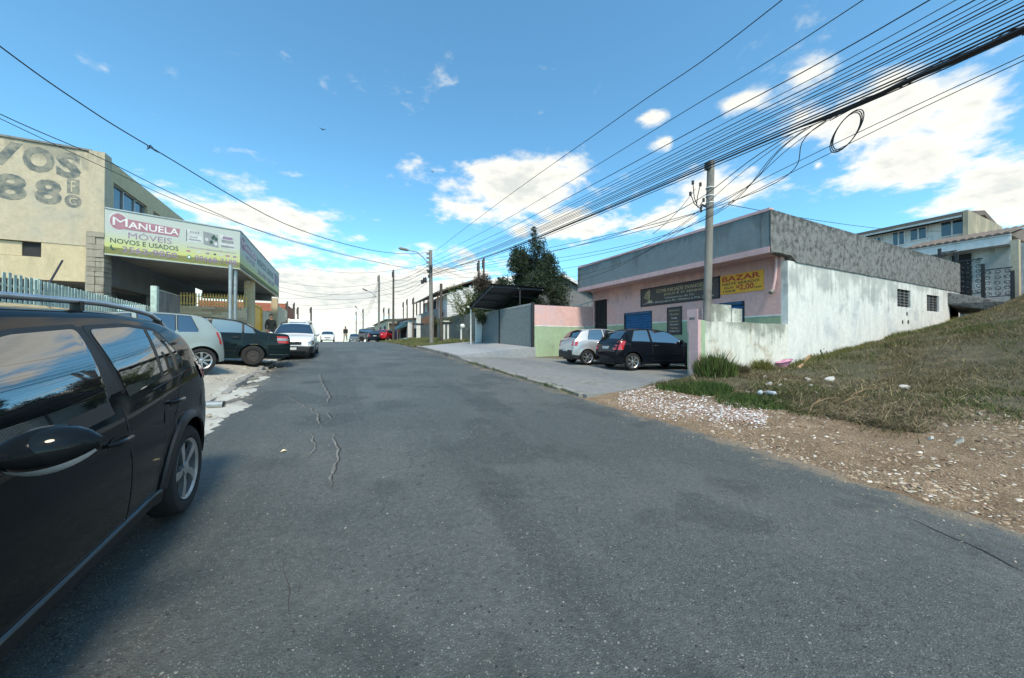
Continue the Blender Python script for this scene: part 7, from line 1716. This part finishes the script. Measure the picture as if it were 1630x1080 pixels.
for k, (rw, rz) in enumerate([(.16, 0), (.22, .11), (.25, .17), (.27, .175), (.26, .19)]):
    rows.append([(q.x + rw * 1.45 * math.cos(a), q.y + rw * .55 * math.sin(a) + rz * -.15, q.z + .02 + rz + .05 * math.cos(a)) for a in np.linspace(0, 2 * PI, 25)])
m.grid(rows); m.add(rows[0][:-1], [tuple(range(24))]); m.build('basin', M['pink_plastic'], pb_, 50)
q = ground_at(1300, 576, zlot, 9); wp_ = thing('uprooted_stump', 'dark uprooted stump with tangled roots by the white wall', 'stump', tuple(q)); m = MB()
for k in range(26): a = RN.random() * 6.28; e = q + Vector((.55 * math.cos(a) * RN.random(), .35 * math.sin(a) * RN.random(), .12 + .42 * RN.random())); m.tube([q + Vector((.1 * RN.normal(), .1 * RN.normal(), .02)), q.lerp(e, .6) + Vector(RN.normal(size=3) * .06), e], [.06, .035, .012], 5)
m.build('roots', M['wood_pole'], wp_, 60)
V, F, C = leaf_cloud([(0, 0, .15), (.25, 0, .12), (-.25, .05, .1)], [.28, .24, .24], 2200, .04, [(.02, .02, .018), (.04, .035, .025)]); raw_mesh('debris', V, F, M['leaf'], C, parent=wp_)
sticks = [((1232, 633), (1265, 628), 'thin straight stick lying beside the bottles'), ((1286, 660), (1306, 642), 'pale forked branch on the bare soil'), ((1330, 648), (1352, 650), 'pale crooked branch lying on the slope'), ((1270, 588), (1290, 578), 'pale plank end leaning at the stump'), ((1350, 638), (1372, 630), 'thin dry branch near the slope grass')]
for i, (a, b, lab) in enumerate(sticks):
    A, B = ground_at(*a, zlot), ground_at(*b, zlot); m = MB(); mid = A.lerp(B, .5) + Vector((.05, .05, .06)); m.tube([A + Vector((0, 0, .02)), mid, B + Vector((0, 0, .08 if i != 3 else .3))], [.013 if i != 3 else .05, .010 if i != 3 else .05, .005 if i != 3 else .04], 6)
    if i in (1, 2, 4): m.tube([mid, mid + Vector((.12, -.15, .12)), mid + Vector((.2, -.3, .14))], [.012, .009, .005], 5)
    tag(m.build('dry_branch', M['timber'], smooth=60), lab, 'branch', 'branches on the lot')
# tall weed against the side wall
q = ground_at(1352, 556, zlot, 10); tw_ = thing('tall_weed', 'tall seeding weed standing against the white side wall', 'weed', tuple(q)); m = MB(); m.tube([q, q + Vector((.05, -.05, .75))], [.015, .006], 5); m.build('stem', M['verge_soil'], tw_)
V, F, C = leaf_cloud([(.02, -.02, .3 + .12 * k) for k in range(5)], [.13, .14, .12, .1, .09], 3500, .045, [(.12, .13, .06), (.20, .19, .12)]); raw_mesh('foliage', V, F, M['leaf'], C, parent=tw_)
# drain pipe at the left kerb, leaf on the road, red clay patch
q = ground_at(345, 652, zedge, 5); dp = thing('drain_pipe', 'short black drain pipe poking out of the broken left kerb', 'pipe', tuple(q))
d = Vector((1, -.25, 0)).normalized(); p = Vector((-1.95, q.y + .1, zedge(-1.95, q.y) + .075)); m = MB(); m.tube([p - d * .45, p + d * .22], .06, 16, cap=False); m.tube([p - d * .45, p + d * .221], .049, 16, cap=False); m.build('pipe', M['galv'], dp, 50); MB().tube([p + d * .1, p + d * .11], .048, 14).build('pipe_inside', M['black'], dp)
tag(blob_sheet(-2.35, 6.6, .5, .55, 44, .03, zedge).build('clay_patch', M['brick_orange'], smooth=50), 'red clay patch beside the drain pipe', 'clay patch')
q = ground_at(452, 719, zroad, 4); m = MB(); m.add([(q.x - .03, q.y - .02, q.z + .006), (q.x + .01, q.y - .03, q.z + .02), (q.x + .035, q.y + .015, q.z + .008), (q.x - .005, q.y + .03, q.z + .022), (q.x, q.y, q.z + .004)], [(0, 1, 4), (1, 2, 4), (2, 3, 4), (3, 0, 4), (0, 3, 2, 1)]); tag(m.build('paper_scrap', plain('paper_yellow', (.75, .66, .42), .7)), 'small yellowish paper scrap on the asphalt', 'litter')
# loose kerb slab pieces in front of the saloon
for i, (px, py, s, lab) in enumerate([(392, 606, .28, 'broken kerb slab lying behind the silver hatchback'), (405, 601, .22, 'broken kerb slab under the rear of the dark saloon'), (418, 594, .2, 'small broken slab by the flat tyre')]):
    q = ground_at(px, py, zedge, 9); a = i * 1.1; m = MB(); m.prism([(q.x + s * math.cos(a + k) * (1 if k % 2 < 1 else .7), q.y + s * math.sin(a + k)) for k in (0, 1.1, 2.3, 3.4, 4.9)], .09, 'z', q.z - .02); tag(m.build('broken_slab', M['kerb'], bevel=.015), lab, 'slab', 'broken kerb slabs')

# ---------------------------------------------------------------- verge furniture
ms = thing('meter_stand', 'white double meter stand with dark shelf in front of the old garden wall', 'meter stand', (8.3, 29, 1.5)); p = at(710, 541, Y=29.0); zt_ = at(710, 511, Y=29.0).z
for x in (-.16, .16): MB().box(p.x + x - .07, p.x + x + .07, 28.95, 29.1, 1.2, p.z + 1.3).build('leg', M['white_metal'], ms)
MB().box(p.x - .24, p.x + .24, 28.9, 29.15, p.z + 1.48, zt_).build('cabinet', M['white_metal'], ms); MB().box(p.x - .55, p.x + .5, 28.9, 29.15, p.z + 1.3, p.z + 1.44).build('shelf', M['dark_metal'], ms)
for (px, zz, lab) in ((666, 516, 'white meter box on post by the teal awning shop'), (734, 522, 'white post with round mailbox on the verge')):
    yy = 40 if px < 700 else 25.5; p = at(px, zz, Y=yy); t = thing('meter_post' if px < 700 else 'mailbox_post', lab, 'post', (p.x, yy, 1.4)); MB().box(p.x - (.22 if px < 700 else .05), p.x + (.22 if px < 700 else .05), yy - .05, yy + .1, 1.2, p.z).build('post', M['white_metal'], t)
    if px < 700: MB().box(p.x - .7, p.x + .6, yy - .1, yy + .12, p.z - .1, p.z + .05).build('shelf', M['dark_metal'], t); MB().box(p.x - .24, p.x + .24, yy - .12, yy + .12, p.z + .06, p.z + .95).build('cabinet', M['white_metal'], t)
    else:
        MB().lathe([(0, -.2), (.15, -.15), (.2, 0), (.15, .15), (0, .2)], 14, 'z', (p.x + .1, yy, p.z + .1)).build('mailbox', M['white_metal'], t, 60); V, F, C = leaf_cloud([(p.x - t.location.x + .35 * k, 0, p.z - 1.4) for k in (-1, -.4, .5, 1)], [.22] * 4, 700, .06, [(.12, .17, .12), (.2, .24, .18)]); raw_mesh('plant', V, F, M['leaf'], C, parent=t)
wt = at(650, 536, Y=44); wt_ = thing('water_tank', 'pale blue plastic tank on the pavement before the shop', 'tank', (wt.x, 44, 1.5)); m = MB(); m.lathe([(0, 1.35), (.6, 1.35), (.75, 1.9), (.78, 1.95), (.5, 2.0), (0, 2.0)], 20, 'z', (wt.x, 44, 0)); m.build('tank', plain('tank_blue', (.30, .48, .60), .45), wt_, 50)
MB().tube([(wt.x, 44, 1.99), (wt.x, 44, 2.05)], .45, 16).build('lid', plain('tank_blue', (.30, .48, .60), .45), wt_, 50)
# birds
for i, (px, py, t_, lab) in enumerate([(512, 205, 40, 'small dark bird gliding left of the centre cloud'), (688, 273, 55, 'tiny dark bird near the centre cloud edge')]):
    c = at(px, py, t=t_); t = thing('bird', lab, 'bird', tuple(c)); s = .16
    m = MB(); m.tube([c + Vector((0, -s * 1.1, 0)), c + Vector((0, -s * .5, .01)), c + Vector((0, s * .4, .01)), c + Vector((0, s * 1.0, .02)), c + Vector((0, s * 1.4, 0))], [.01, .045, .05, .035, .01], 8)
    for sg in (1, -1): m.hexa([c + Vector((sg * .03, -.06, .02)), c + Vector((sg * .03, .09, .02)), c + Vector((sg * .32, .03, .13)), c + Vector((sg * .32, -.05, .13)), c + Vector((sg * .03, -.06, .035)), c + Vector((sg * .03, .09, .035)), c + Vector((sg * .32, .03, .14)), c + Vector((sg * .32, -.05, .14))])
    m.build('body', M['black'], t, 60)
cb = at(237, 230, t=8.9); t = thing('kite_scrap', 'torn kite scrap caught on the thick crossing cable', 'litter', tuple(cb)); m = MB()
for k in range(5): m.tube([cb, cb + Vector((.06 * RN.normal(), .06 * RN.normal(), -.06 - .1 * RN.random())), cb + Vector((.1 * RN.normal(), .1 * RN.normal(), -.2 * RN.random()))], .008, 4)
m.build('strips', M['cable'], t)
